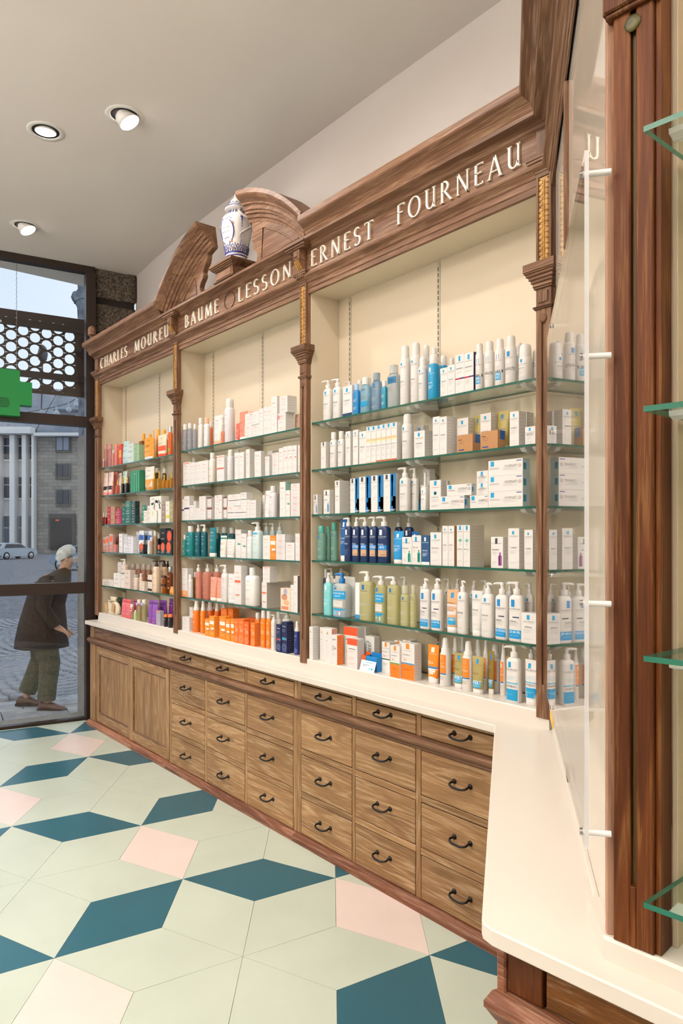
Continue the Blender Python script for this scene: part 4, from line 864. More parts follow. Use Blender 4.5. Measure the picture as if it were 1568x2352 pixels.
        base = hexes[0]; nums = style.replace('~', '').split('#')[2].split('.', 1)[1].split('.'); v = [float(nums[0]+'.'+nums[1]), float(nums[2]+'.'+nums[3])]
        R(-.5, v[0], .5, min(v[1], 1), hexes[1]); Tx('NUXE' if SHN.startswith('left') else 'LA ROCHE-POSAY', 0, .80, .6, .0075, INK); lines(.6, 4, '#8f8a8a')
    elif k in ('NX', 'NG', 'NO', 'NB'):
        base = '#1b1a1c' if k == 'NB' else hexes[0]; c = {'NX': '#9a6a64', 'NG': '#8a5212', 'NO': '#7a5210', 'NB': '#e6dfd2'}[k]
        Tx('NUXE', 0, .82, .62, .011 if k != 'NO' else .008, c); lines(.62, 4, c); lines(.3, 3, c)
        if o.get('dlab'): R(-.5, .05, .5, .40, '#7a4a48')
        if k == 'NG': Tx('SUN', 0, .5, .6, .014, c)
    elif k == 'DT':
        base = hexes[0]; R(-.5, .42, .5, 1, {'#c98f86': '#c2b4ae', '#b98078': '#b5aaa8', '#a0726c': '#8f8480'}.get(base, base)); E.append(('e', 0, .74*h, .36*w, .36*w*1.1, '#fb5a1c')); lines(.3, 3, '#e6ddd6')
    elif k == 'TR':
        base = '#e9e5dd'; Tx('NUXE', -.22, .88, .44, .0105, INK); R(-.38, .68, -.18, .76, '#2a2a2c'); R(-.3, .28, -.22, .44, '#d8dc4a')
        E.append(('p', [(.12, 0), (.16, .18), (.18, .34), (.12, .46)], .010, '#2a2a2c')); rr = random.Random(4)
        for i in range(34):
            an = rr.uniform(-.4, 3.6); rd = rr.uniform(.22, .40); x = .12+rd*.9*math.cos(an); z = .60+rd*.75*math.sin(an)
            if -.2 < x < .47 and z < .97: E.append(('e', x*w, z*h, .0045, .0095, '#242426'))
    elif k == 'GS':
        base = hexes[0]; [R(-.46+i*.125, .02, -.40+i*.125, .98, '#5fb389' if i % 2 else '#256f50') for i in range(8)]; Tx('NUXE', 0, .82, .4, .008, '#dff0e4')
    elif k == 'ZP':
        base = hexes[0]; R(-.5, .88, .5, .95, '#c9404f' if base == '#e96a72' else '#5a2a78'); R(-.5, 0, .5, .12, '#ee6a90' if base != '#e96a72' else '#f0626c'); R(-.34, .22, .34, .80, '#caa28a' if base == '#e96a72' else '#9a62b8'); lines(.6, 6, '#6a3a6a', gap=.008)
    elif k == 'JB':
        base = '#1e1a20'; lines(.6, 7, '#8f888a', x0=-.42, gap=.006, th=.0014); Tx('NUXE', 0, .72, .6, .008, '#e6dfd2')
    elif k == 'PT':
        base = '#ecd0b8'; E.append(('e', 0, .84*h, .2*w, .2*w, '#a9a2c0')); E.append(('e', -.1*w, .6*h, .3*w, .18*w, '#c98a6a')); E.append(('e', .12*w, .36*h, .3*w, .16*w, '#e2b08a')); R(-.4, .06, .3, .2, '#d98a6a')
    elif k in ('PL', 'PD'):
        base = hexes[0]; lum = sum(lin(base)[:3]); c = '#5f5a5c' if k == 'PD' else ('#f0e8e0' if lum < 1.1 else '#6a5a50')
        if SHN.startswith('left'): Tx('NUXE', 0, .80, .5, .009, c)
        lines(.62, 3, c); lines(.3, 3, c)
    if o.get('foot'): R(-.5, 0, .5, .10, o['foot'])
    if o.get('topband'): R(-.5, .84, .5, .93, o['topband'])
    if o.get('pinkdot'): E.append(('e', -.4*w, .8*h, .012, .012, '#f08a8a'))
    return base, clear, E
def put(mb, E, surf, zoff=0.0):
    fr = .45
    for e in E:
        m = lambda h: mat(h, 'paper', fr)
        if e[0] == 'r':
            _, x0, z0, x1, z1, c = e; n = max(1, int((x1-x0)/.006)) if surf.curved else 1
            lo = [surf(x0+(x1-x0)*i/n, z0) for i in range(n+1)]; hi = [surf(x0+(x1-x0)*i/n, z1) for i in range(n+1)]
            mb.add(lo+hi, [(i, i+1, n+2+i, n+1+i) for i in range(n)], m(c), surf.curved)
        elif e[0] == 't':
            _, s, x, z, mw, hh, c, v = e; vs, fs, tw, tht = glyphs(s)
            if not vs: continue
            k = min(hh/tht*1.0, 9) if not v else hh/tht; kx = min(k, mw/tw) if not v else k
            if v: P = [surf(x+(tht*k/2-q[1]*k), z-tw*kx/2+q[0]*kx, .0002) for q in vs]
            else: P = [surf(x-tw*kx/2+q[0]*kx, z+q[1]*k, .0002) for q in vs]
            mb.add(P, fs, m(c))
        elif e[0] == 'e':
            _, x, z, rx, rz, c = e; mb.add([surf(x+rx*math.cos(2*math.pi*i/16), z+rz*math.sin(2*math.pi*i/16), .0002) for i in range(16)], [tuple(range(16))], m(c))
        elif e[0] == 'o':
            _, x, z, rx, rz, c = e; n = 20; t_ = .0009
            A = [surf(x+(rx-t_)*math.cos(2*math.pi*i/n), max(z+(rz-t_)*math.sin(2*math.pi*i/n), 0), .0002) for i in range(n)]; B = [surf(x+(rx+t_)*math.cos(2*math.pi*i/n), max(z+(rz+t_)*math.sin(2*math.pi*i/n), 0), .0002) for i in range(n)]
            mb.add(A+B, [(i, n+i, n+(i+1) % n, (i+1) % n) for i in range(n)], m(c))
        elif e[0] == 'v':
            _, x, z, rx, rz, c = e; t_ = rx*.55
            for s in (-1, 1): mb.add([surf(*q) for q in ((x, z+rz*.5), (x+s*rx, z-rz*.5), (x+s*(rx-t_), z-rz*.5), (x, z+rz*.1))], [(0, 1, 2, 3) if s < 0 else (3, 2, 1, 0)], m(c))
        elif e[0] == 'p':
            _, pts, t_, c = e
            for (ax, az), (bx, bz) in zip(pts, pts[1:]): mb.add([surf(*q) for q in ((ax*surf.w-t_/2, az*surf.h), (ax*surf.w+t_/2, az*surf.h), (bx*surf.w+t_/2, bz*surf.h), (bx*surf.w-t_/2, bz*surf.h))], [(0, 1, 2, 3)], m(c))
class Flat:
    curved = False
    def __init__(s, w, h, y=0.0): s.w, s.h, s.y = w, h, y
    def __call__(s, x, z, e=0.0): return Vector((x, s.y-.0003-e, z))
class Loft:
    """body of superelliptic rings (z, a, b, n) around y = d/2"""
    curved = True
    def __init__(s, rings, yc, seg=22): s.r = rings; s.yc = yc; s.seg = seg
    def ab(s, z):
        for (z0, a0, b0, n0), (z1, a1, b1, n1) in zip(s.r, s.r[1:]):
            if z0 <= z <= z1:
                t = (z-z0)/(z1-z0+1e-9); return a0+(a1-a0)*t, b0+(b1-b0)*t, n0+(n1-n0)*t
        return s.r[-1][1:]
    def __call__(s, x, z, e=0.0):
        a, b, n = s.ab(z+s.z0); u = max(-.985, min(.985, x/a)); y = b*(1-abs(u)**n)**(1/n)
        return Vector((u*a, s.yc-y-.0004-e, z+s.z0))
    def build(s, mb, m, cap0=True, cap1=True):
        rs = []
        for z, a, b, n in s.r:
            ring = []
            for i in range(s.seg):
                t = 2*math.pi*i/s.seg; c, d = math.cos(t), math.sin(t)
                ring.append(Vector((a*math.copysign(abs(c)**(2/n), c), s.yc+b*math.copysign(abs(d)**(2/n), d), z)))
            rs.append(ring)
        mb.rings(rs, m, cap0, cap1)
KN = {'B': ('carton', 'box'), 'P': ('pump_bottle', 'bottle'), 'F': ('bottle', 'bottle'), 'C': ('spray_can', 'spray can'), 'R': ('roll_on_bottle', 'bottle'), 'T': ('tube', 'tube'), 'S': ('spray_bottle', 'bottle'), 'D': ('flask', 'bottle'), 'J': ('pouch', 'pouch'), 'A': ('display_tray', 'tray'), 'K': ('price_card', 'card'), 'G': ('gift_pouch', 'pouch')}
SHN = ''; RND = random.Random(11)
def SH(n):
    global SHN; SHN = n
PLIST = []
def PR(k, X0, X1, Y, d, z, h, style, look, **o): PLIST.append((SHN, k, X0, X1, Y, d, z, h, style, look, o))
def pump(mb, x, yc, z0, h, w, m, side):
    """collar, stem and curved nozzle; h = height above the shoulder"""
    r = min(w*.24, .0165); d = Vector((side*.86, -.5, 0)).normalized()
    mb.lathe([(r, z0), (r, z0+h*.42), (r*.93, z0+h*.46), (r*.55, z0+h*.47), (r*.52, z0+h*.72)], x, yc, m, 14)
    hd = [(r*.62, z0+h*.70), (r*.66, z0+h*.90), (r*.60, z0+h*.985), (r*.3, z0+h)]; mb.lathe(hd, x, yc, m, 12)
    c = Vector((x, yc, z0+h*.90)); mb.tube([c, c+d*r*1.3, c+d*r*2.1-RZ*.0006, c+d*r*2.55-RZ*h*.08], [r*.44, r*.38, r*.32, r*.22], m, 8)
def product(shelf, k, X0, X1, Y, d, z, h, style, look, o, label):
    global SHN
    SHN = shelf; w = X1-X0; name, cat = KN[k]; loc = Vector(((X0+X1)/2, Y, z+.0004)); h -= .0006
    if k == 'R' and 'jar' in look: name = 'jar'; cat = 'jar'
    group = 'products on the '+shelf
    capc = o.get('cap', '#dddad8'); cap = mat(capc.lstrip('~'), 'clear') if capc.startswith('~') else mat(capc, 'plastic', .3)
    if capc in ('#c79a4c', '#c9a24c', '#c79a68', '#c9cbd0', '#b9bcc0', '#b9a8a0'): cap = mat(capc, 'metal', .28)
    if k in 'BAK':
        base, clear, E = deco(style, w, h, o); bm_ = mat(base, 'paper')
        mb = MB()
        if k == 'B':
            sd = o.get('side'); mb.box(-w/2, w/2, 0, d, 0, h, bm_, side=mat(sd, 'paper') if sd else None)
            put(mb, E, Flat(w, h))
            mb.add([(-w/2+.001, d*.12, h+.0003), (w/2-.001, d*.12, h+.0003), (w/2-.001, d*.16, h+.0003), (-w/2+.001, d*.16, h+.0003)], [(0,1,2,3)], mat('#b9b4b0', 'paper'))
            if d > .02 and w > .02:      # print on the right side
                dark = sum(lin(sd or base)[:3]) < .8; c = mat('#8d8890' if dark else '#b3aeb0', 'paper'); n = max(2, int(h/.016))
                for i in range(n):
                    zz = h*.9-i*h*.8/n; ye = d*(.85-.3*((i*7) % 5)/5); mb.add([(w/2+.0003, d*.12, zz-.0012), (w/2+.0003, ye, zz-.0012), (w/2+.0003, ye, zz), (w/2+.0003, d*.12, zz)], [(0,1,2,3)], c)
                if style.startswith('LW'): mb.add([(w/2+.0004, d*.1, h*.3), (w/2+.0004, d*.45, h*.3), (w/2+.0004, d*.45, h*.72), (w/2+.0004, d*.1, h*.72)], [(0,1,2,3)], mat('#2f8fc0', 'paper'))
                if style.startswith('KR'): mb.add([(w/2+.0004, d*.3, h*.5), (w/2+.0004, d*.9, h*.5), (w/2+.0004, d*.9, h*1.0), (w/2+.0004, d*.3, h*1.0)], [(0,1,2,3)], mat('#2565b0', 'paper'))
        elif k == 'A':
            t_ = .0016; mb.box(-w/2, w/2, 0, d, 0, t_, bm_); mb.box(-w/2, w/2, 0, t_, t_, h, bm_); mb.box(-w/2, w/2, d-t_, d, t_, h*1.2, bm_); mb.box(-w/2, -w/2+t_, t_, d-t_, t_, h, bm_); mb.box(w/2-t_, w/2, t_, d-t_, t_, h, bm_)
            put(mb, [('r', -.3*w, .45*h, .2*w, .62*h, '#e9f2f8'), ('r', -.3*w, .3*h, .3*w, .34*h, '#bcdcf0')], Flat(w, h))
        else:
            L_ = Flat(w, h); L_.curved = False
            class Sl(Flat):
                def __call__(s, x, z, e=0.0): return Vector((x, -.0003-e+z*.30, z))
            mb.prism([(-w/2, 0, 0), (w/2, 0, 0), (w/2, h*.30, h), (-w/2, h*.30, h)], (0, .0012, 0), bm_); put(mb, E, Sl(w, h))
        return tag(mb.build(name, None, loc), label, cat, group)
    t = thing(name, label, cat, loc, group); yc = d/2; mb = MB(); a, b = w/2, d/2
    if k in 'PF':
        bh = o.get('bt', h*(.76 if k == 'P' else .80)); 
        if k == 'P': bh = min(bh, h*.86)
        base, clear, E = deco(style, w, bh*.97, o); bm_ = mat(base, 'clear' if clear else 'plastic')
        sq = 3.2 if k == 'P' else 2.8; sh = min(.16*bh, .018)
        L = Loft([(0, a*.93, b*.93, sq), (.004, a, b, sq), (bh-sh, a*.985, b*.985, sq), (bh-sh*.55, a*.93, b*.93, sq), (bh-sh*.2, a*.74, b*.80, 2.6), (bh, min(a*.52, .016), min(b*.60, .016), 2.0)], yc); L.z0 = 0
        L.build(mb, bm_); E = [e for e in E]; put(mb, E, L); mb.build('body', t); mb = MB()
        if k == 'P': pump(mb, 0, yc, bh-.0005, h-bh, w, cap, 1 if RND.random() < .35 else -1); mb.build('pump', t)
        else:
            r = min(a*.62, .02, b*.98); mb.lathe([(r, bh-.001), (r, h-.003), (r*.9, h), (r*.3, h)], 0, yc, cap, 16); mb.build('cap', t)
        if o.get('tag'):
            mb = MB(); zc = h*.80; mb.prism([(x_*a*.9, -.004, zc+z_*.012) for x_, z_ in ((-1, -.3), (-.4, -1), (.6, -.9), (1, .1), (.5, 1), (-.6, .8))], (0, .001, 0), mat('#b9a6e0', 'paper')); mb.build('paper_tag', t)
    elif k == 'C':
        bh = h*.78; base, clear, E = deco(style, w, bh*.96, o)
        L = Loft([(0, a*.96, b*.96, 2), (.003, a, b, 2), (bh*.93, a, b, 2), (bh*.97, a*.95, b*.95, 2), (bh, a*.80, b*.80, 2)], yc, 24); L.z0 = 0
        L.build(mb, mat(base, 'plastic')); put(mb, E, L); mb.build('body', t)
        mb = MB(); r = a*.78; mb.lathe([(r, bh-.001), (r*1.0, bh+(h-bh)*.62), (r*.95, bh+(h-bh)*.82), (r*.78, bh+(h-bh)*.95), (r*.4, h)], 0, yc, cap, 20); mb.build('cap', t)
    elif k == 'R':
        jar = name == 'jar'; bh = h*(.78 if jar else .66); base, clear, E = deco(style, w, bh*.96, o)
        L = Loft([(0, a*.93, b*.93, 2.2), (.004, a, b, 2.2), (bh-.006, a, b, 2.2), (bh, a*.9, b*.9, 2)], yc); L.z0 = 0
        L.build(mb, mat(base, 'clear' if clear else 'plastic')); put(mb, E, L); mb.build('body', t)
        mb = MB(); Loft([(bh-.001, a*.94, b*.94, 2), (bh+(h-bh)*.6, a*.92, b*.92, 2), (h-.003, a*.80, b*.80, 2), (h, a*.6, b*.6, 2)], yc).build(mb, cap); mb.build('cap', t)
    elif k == 'T':
        ch = h*.13; base, clear, E = deco(style, w, (h-ch)*.97, o); d2 = min(b, a*.6)
        L = Loft([(ch, a*.80, d2, 2), (ch+(h-ch)*.06, a*.86, d2, 2), (ch+(h-ch)*.5, a*.94, d2*.72, 2.1), (h-(h-ch)*.08, a, d2*.16, 2.4), (h, a, d2*.08, 3)], yc); L.z0 = ch
        L.build(mb, mat(base, 'clear' if clear else 'plastic')); put(mb, E, L); mb.build('body', t)
        mb = MB(); Loft([(0, a*.76, d2*.96, 2), (.002, a*.78, d2*.98, 2), (ch-.001, a*.80, d2, 2), (ch, a*.7, d2*.9, 2)], yc).build(mb, cap); mb.build('cap', t)
    elif k == 'S':
        bh = h*.70; base, clear, E = deco(style, w, bh*.97, o)
        L = Loft([(0, a*.94, b*.94, 2.2), (.003, a, b, 2.2), (bh*.94, a, b, 2.2), (bh, a*.86, b*.86, 2)], yc); L.z0 = 0
        L.build(mb, mat(base, 'plastic')); put(mb, E, L); mb.build('body', t)
        mb = MB(); H = h-bh; Loft([(bh-.001, a*.84, b*.84, 2), (bh+H*.25, a*.80, b*.80, 2), (bh+H*.32, a*.62, b*.62, 2), (bh+H*.8, a*.52, b*.52, 2), (h-.002, a*.46, b*.46, 2), (h, a*.3, b*.3, 2)], yc).build(mb, cap); mb.build('cap', t)
    elif k == 'D':
        bh = h*.62; base, clear, E = deco(style, w, bh*.9, o); b2 = min(b, a)
        L = Loft([(0, a*.96, b2*.96, 5), (.003, a, b2, 5), (bh-.006, a, b2, 5), (bh, a*.5, b2*.5, 3)], yc); L.z0 = 0
        L.build(mb, mat(base, 'clear' if clear else 'plastic')); put(mb, E, L); mb.build('body', t)
        mb = MB(); r = min(a*.36, .010); mb.lathe([(r*1.1, bh-.001), (r*1.1, bh+(h-bh)*.28), (r, bh+(h-bh)*.3), (r*.95, h-.002), (r*.5, h)], 0, yc, cap, 12); mb.build('cap', t)
    elif k in 'JG':
        base, clear, E = deco(style, w, h*.95, o); rs = []
        prof = ((0, .90, .80), (.03, .97, 1), (.35, 1, .95), (.7, .97, .62), (.92, .93, .22), (1.0, .92, .10)) if k == 'J' else ((0, .8, .8), (.06, .96, 1), (.4, 1, 1), (.66, .78, .75), (.78, .34, .34), (.86, .46, .34), (1, .62, .3))
        L = Loft([(h*q, a*wa, b*wb, 2.6) for q, wa, wb in prof], yc); L.z0 = 0
        L.build(mb, mat(base, 'plastic', .25 if k == 'J' else .7)); put(mb, E if k == 'J' else [], L); mb.build('body', t)
        if 'spout' in look: mb = MB(); mb.tube([(-a*.86, yc, h*.80), (-a*1.02, yc, h*.90)], [.012, .009], cap, 10); mb.build('spout', t)
        if k == 'G':
            mb = MB(); mb.lathe([(a*.38, h*.765), (a*.40, h*.78), (a*.38, h*.795)], 0, yc, mat('#c9b38e', 'matt'), 12); mb.build('tie', t)
            for s, x, zz in ((.5, -.3, .36), (-.25, .28, .40)):
                mb = MB(); q = h*.27; c_, s_ = math.cos(s), math.sin(s)
                mb.prism([(x*w+(u*c_-v*s_)*q, -.004, zz*h+(u*s_+v*c_)*q) for u, v in ((-.8, -1), (.8, -1), (.8, .7), (.3, 1.05), (-.3, 1.05), (-.8, .7))], (0, .0012, 0), mat('#c9a070', 'paper')); mb.build('kraft_tag', t)
    return t
SH('right bay top shelf')
PR('P',-2.9296,-2.8692,2.283,0.0363,2.199,0.2114,'LR.TOLERIANE','white pump bottle with blue square',bt=0.1669)
PR('P',-2.8491,-2.7911,2.283,0.0348,2.199,0.2064,'LR.EFFACLAR','white pump bottle with long nozzle',bt=0.1641)
PR('B',-2.7599,-2.6875,2.283,0.045,2.199,0.1515,'LR.TOLERIANE','white carton with navy square at its foot',foot='#173a63')
PR('P',-2.8385,-2.7975,2.363,0.026,2.199,0.2042,'LR.','white pump nozzle behind the navy-footed carton',bt=0.1599)
PR('F',-2.6867,-2.647,2.283,0.0294,2.199,0.1539,'PL.#1f86c8','bright blue bottle with pale cap',cap='#9fc4e6')
PR('F',-2.6356,-2.5724,2.283,0.0379,2.199,0.1748,'BD.~#9cc9df.#0d93c4.0.22.0.42','pale blue bottle with white cap and teal label')
PR('F',-2.7555,-2.7192,2.363,0.026,2.199,0.1945,'PL.#c9c4dc','lilac capped bottle behind the blue bottles')
PR('F',-2.6726,-2.6472,2.363,0.026,2.199,0.1934,'LR.','white capped bottle behind the clear ones')
PR('F',-2.5529,-2.4957,2.283,0.0343,2.199,0.1825,'LR~#8fb0cc','clear blue grey bottle with clear cap',cap='~#a9bccb')
PR('F',-2.4802,-2.4488,2.283,0.026,2.199,0.1358,'PL.#2c93b4','small teal bottle with white cap')
PR('F',-2.4436,-2.3752,2.283,0.0411,2.199,0.1991,'BD.~#c3ccd0.#1b6f9f.0.72.0.92','large clear bottle with blue upper layer',cap='~#d6dadc')
PR('C',-2.3603,-2.3128,2.283,0.0474,2.199,0.2779,'LR.SEROZINC','tall white spray can left of the pair')
PR('C',-2.2913,-2.244,2.283,0.0473,2.199,0.2772,'LR.EAU THERMALE','tallest white spray can of the pair')
PR('C',-2.2906,-2.2564,2.363,0.0342,2.199,0.2808,'LR.','white spray can behind the short white one')
PR('C',-2.24,-2.2083,2.363,0.0318,2.199,0.2581,'LR.','white spray can behind the cyan one')
PR('C',-2.2416,-2.1996,2.283,0.042,2.199,0.2031,'LR.ANTHELIOS','short white spray can beside the cyan can')
PR('C',-2.1841,-2.1342,2.283,0.0498,2.199,0.2017,'LX.#1398cc','cyan spray can with white cap')
PR('C',-2.1874,-2.1501,2.363,0.0373,2.199,0.2109,'LX.#1398cc','cyan spray can mostly hidden by cartons')
PR('C',-2.1312,-2.103,2.363,0.0282,2.199,0.1894,'LR.','white can behind the low cartons')
PR('B',-2.098,-2.0574,2.283,0.045,2.199,0.1236,'LR.HYALU B5','low white carton right of the cyan can')
PR('B',-2.0566,-2.0152,2.283,0.045,2.199,0.1287,'LR.HYALU B5','white carton in the middle of the stepped four')
PR('B',-2.0127,-1.9649,2.283,0.045,2.199,0.1641,'LV.REDERMIC','white carton with red violet stripe, left one')
PR('B',-1.9641,-1.9142,2.283,0.0171,2.199,0.1618,'LV.REDERMIC','white carton with red violet stripe, right one',side='#3b2c52')
PR('C',-1.9134,-1.8787,2.283,0.0347,2.199,0.1936,'LO.48H','deodorant can with cyan offer band, shortest of four')
PR('C',-1.8667,-1.8273,2.283,0.0394,2.199,0.1942,'LO.48H EFFICACITE','deodorant can second of the four')
PR('C',-1.8133,-1.7746,2.283,0.0387,2.199,0.1919,'LO.48H','deodorant can third of the four with offer sticker')
PR('C',-1.7643,-1.7205,2.283,0.0438,2.199,0.1932,'LO.48H EFFICACITE','deodorant can nearest the right post')
PR('C',-1.7707,-1.7414,2.363,0.0293,2.199,0.1802,'LR.','white can behind the deodorant cans')
PR('R',-1.7012,-1.6515,2.283,0.0496,2.199,0.1444,'LR.PHYSIO','roll-on bottle with wide white cap')
PR('R',-1.6688,-1.6446,2.3346,0.0243,2.199,0.1265,'LR.','roll-on bottle half hidden by the right post')
SH('right bay second shelf')
PR('B',-2.9384,-2.8979,2.283,0.0209,1.95,0.1391,'LD.','narrow white carton with dark square')
PR('F',-2.8728,-2.8248,2.283,0.0288,1.95,0.1834,'LR.EFFACLAR','white capped bottle left of a pair')
PR('F',-2.8084,-2.7632,2.283,0.0271,1.95,0.1816,'LR.EFFACLAR','white capped bottle right of a pair')
PR('B',-2.7386,-2.7002,2.283,0.0147,1.95,0.1728,'LR.TOLERIANE','slim white carton beside the bottle pair')
PR('B',-2.6806,-2.642,2.283,0.0176,1.95,0.1736,'LR.TOLERIANE','slim white carton with long side')
PR('B',-2.633,-2.5809,2.283,0.045,1.95,0.16,'LR.HYALU B5','white carton left of the peach-banded row')
PR('B',-2.5798,-2.5472,2.283,0.045,1.95,0.1775,'LK.0','peach-banded carton, lowest of the stepped row')
PR('B',-2.545,-2.5118,2.283,0.045,1.95,0.1762,'LK.0','peach-banded carton second of the row')
PR('B',-2.5097,-2.476,2.283,0.045,1.95,0.1762,'LK.1','peach-banded carton third of the row')
PR('B',-2.4739,-2.4418,2.283,0.045,1.95,0.177,'LK.1','peach-banded carton fourth of the row')
PR('B',-2.4397,-2.4081,2.283,0.045,1.95,0.1763,'LK.1','peach-banded carton fifth of the row')
PR('B',-2.4061,-2.3689,2.283,0.027,1.95,0.1768,'LK.1','peach-banded carton beside the white can')
PR('C',-2.3488,-2.2968,2.283,0.0521,1.95,0.21,'LR.TOLERIANE','white spray can standing alone')
PR('B',-2.2566,-2.1917,2.283,0.05,1.95,0.1185,'LR.HYDRAPHASE','white carton right of the spray can')
PR('B',-2.3339,-2.2857,2.373,0.0349,1.95,0.1624,'LR.','grey shaded carton behind the spray can')
PR('B',-2.143,-2.1024,2.283,0.012,1.95,0.1689,'LR.HYDRAPHASE','tall white carton left half of a pair')
PR('B',-2.1015,-2.0617,2.283,0.0644,1.95,0.1635,'LR.HYDRAPHASE','tall white carton right half of a pair')
PR('B',-2.0457,-1.9856,2.333,0.045,1.95,0.1539,'LR.TOLERIANE','white carton behind the left kraft box')
PR('B',-2.0019,-1.919,2.283,0.05,1.95,0.0728,'KR.','kraft promo box with blue sticker, left')
PR('T',-1.9848,-1.9397,2.353,0.04,1.95,0.1623,'LX~#d9c878','yellow tube behind the left kraft box')
PR('B',-1.9192,-1.8644,2.333,0.045,1.95,0.158,'LR.TOLERIANE','white carton behind the right kraft box')
PR('B',-1.8765,-1.7907,2.283,0.05,1.95,0.0739,'KR.','kraft promo box with blue sticker, right')
PR('T',-1.8636,-1.8003,2.353,0.04,1.95,0.1637,'LX~#d9c878','yellow tube behind the right kraft box')
PR('T',-1.8392,-1.8165,2.395,0.04,1.95,0.1563,'PL.#2a4a78','dark tube half hidden behind the yellow one')
PR('B',-1.7323,-1.6889,2.283,0.047,1.95,0.1359,'LR.PIGMENT','tall white carton near the right post')
PR('B',-1.7527,-1.7252,2.383,0.0471,1.95,0.1479,'LR.','white carton at the back near the right post')
PR('B',-1.6597,-1.6134,2.283,0.045,1.95,0.0686,'LR.KERIUM','low white carton touching the right post')
SH('right bay third shelf')
PR('B',-3.004,-2.968,2.283,0.03,1.714,0.1053,'LB.HYALU.#5f9cc9','small white carton with pale blue flask picture',ldark=1)
PR('B',-2.9155,-2.8666,2.283,0.0278,1.714,0.1243,'LB.HYALU B5.#5f9cc9','white carton with blue flask picture and dark square',ldark=1)
PR('B',-2.8224,-2.7849,2.283,0.0666,1.714,0.168,'LD.EFFACLAR','tall carton left of the blue dropper row')
PR('B',-2.7013,-2.6341,2.283,0.045,1.714,0.1709,'LP.','dropper picture carton first of four')
PR('B',-2.633,-2.5472,2.283,0.045,1.714,0.1748,'LP.','dropper picture carton second of four')
PR('B',-2.545,-2.4604,2.283,0.045,1.714,0.1749,'LP.','dropper picture carton third of four')
PR('B',-2.4573,-2.3749,2.283,0.025,1.714,0.1762,'LP.','dropper picture carton fourth of four',side='#c9c2bb')
PR('P',-2.3597,-2.3028,2.283,0.0341,1.714,0.201,'LR.CICAPLAST','white pump bottle left of the two',bt=0.1542)
PR('P',-2.3233,-2.2822,2.3191,0.026,1.714,0.1988,'LR.CICAPLAST','white pump bottle right of the two',bt=0.152)
PR('A',-2.371,-2.2816,2.3471,0.045,1.714,0.0453,'PL.#0f8fd0','bright blue counter display tray')
PR('D',-2.3596,-2.3357,2.3941,0.0238,1.714,0.1608,'LR.','small white dropper flask behind the blue tray')
PR('D',-2.2484,-2.2161,2.313,0.0322,1.714,0.1731,'LR.CICA','white dropper flask with clear sleeve')
PR('B',-2.2779,-2.2272,2.3472,0.045,1.714,0.1176,'LR.HYALU','slim white carton right of the blue tray')
PR('B',-2.31,-2.268,2.3942,0.0382,1.714,0.196,'LR.','tall clear-sleeved carton at the back')
PR('B',-2.1798,-2.1137,2.303,0.0366,1.714,0.1314,'LC.CICAPLAST','white carton with round emblem')
PR('B',-2.1817,-2.1476,2.383,0.0179,1.714,0.1325,'LR.','shaded carton behind the round-emblem one')
PR('B',-2.0963,-1.9641,2.283,0.0343,1.714,0.0558,'LW.CICAPLAST','low wide carton, under another one',side='#c9d7de')
PR('B',-2.06,-1.9254,2.283,0.0266,1.7698,0.0476,'LW.CICAPLAST','wide carton resting on the low wide one',side='#c9d7de')
PR('B',-1.9318,-1.8388,2.283,0.045,1.714,0.0526,'LW.CICAPLAST','low carton at the foot of the stepped stack')
PR('B',-1.8969,-1.8388,2.283,0.045,1.7666,0.0511,'LR.CICA','carton in the middle of the stepped stack')
PR('B',-1.8969,-1.8388,2.283,0.045,1.8177,0.0476,'LR.CICA','carton on top of the stepped stack')
PR('B',-1.8373,-1.6708,2.283,0.046,1.714,0.0634,'LW.CICAPLAST','longest carton, bottom of the three-high stack',side='#bcd3de')
PR('B',-1.8373,-1.6708,2.283,0.046,1.7774,0.0622,'LW.CICAPLAST','longest carton, middle of the three-high stack',side='#bcd3de')
PR('B',-1.8373,-1.6708,2.283,0.046,1.8395,0.0622,'LW.CICAPLAST','longest carton, top of the three-high stack',side='#bcd3de')
SH('right bay fourth shelf')
PR('F',-2.9827,-2.9262,2.283,0.0339,1.4715,0.1811,'LR~#8fbfb2','clear green bottle nearest the left panel',cap='#4fa79a')
PR('F',-2.9528,-2.9222,2.3189,0.026,1.4715,0.1796,'LR~#8fbfb2','clear green bottle half hidden',cap='#4fa79a')
PR('F',-2.9143,-2.8715,2.323,0.026,1.4715,0.1988,'LR~#8fbfb2','clear green bottle beside the blue tube',cap='#4fa79a')
PR('T',-2.8288,-2.7686,2.308,0.04,1.4715,0.2178,'LX.#1b5fa0','tall blue tube left of the navy pumps')
PR('P',-2.7537,-2.7075,2.283,0.0278,1.4715,0.2208,'LN.','navy pump bottle first from left',bt=0.1771)
PR('P',-2.6938,-2.6447,2.283,0.0294,1.4715,0.2211,'LN.','navy pump bottle second from left',promo=1,bt=0.1765)
PR('P',-2.632,-2.5803,2.283,0.031,1.4715,0.2198,'LN.','navy pump bottle third from left',promo=2,bt=0.1758)
PR('P',-2.565,-2.5171,2.283,0.0288,1.4715,0.2221,'LN.','navy pump bottle fourth from left',promo=1,bt=0.1752)
PR('P',-2.5082,-2.44,2.283,0.041,1.4715,0.2222,'LN.','navy pump bottle last of the front row',promo=2,bt=0.1745)
PR('P',-2.4838,-2.4395,2.373,0.0266,1.4715,0.222,'LN.','navy pump bottle behind the blue tubes, left',bt=0.1715)
PR('P',-2.4183,-2.3682,2.373,0.03,1.4715,0.2184,'LN.','navy pump bottle behind the blue tubes, right',bt=0.1708)
PR('T',-2.4081,-2.3413,2.283,0.04,1.4715,0.1511,'LX.#1790d0','bright blue tube with white cap in front')
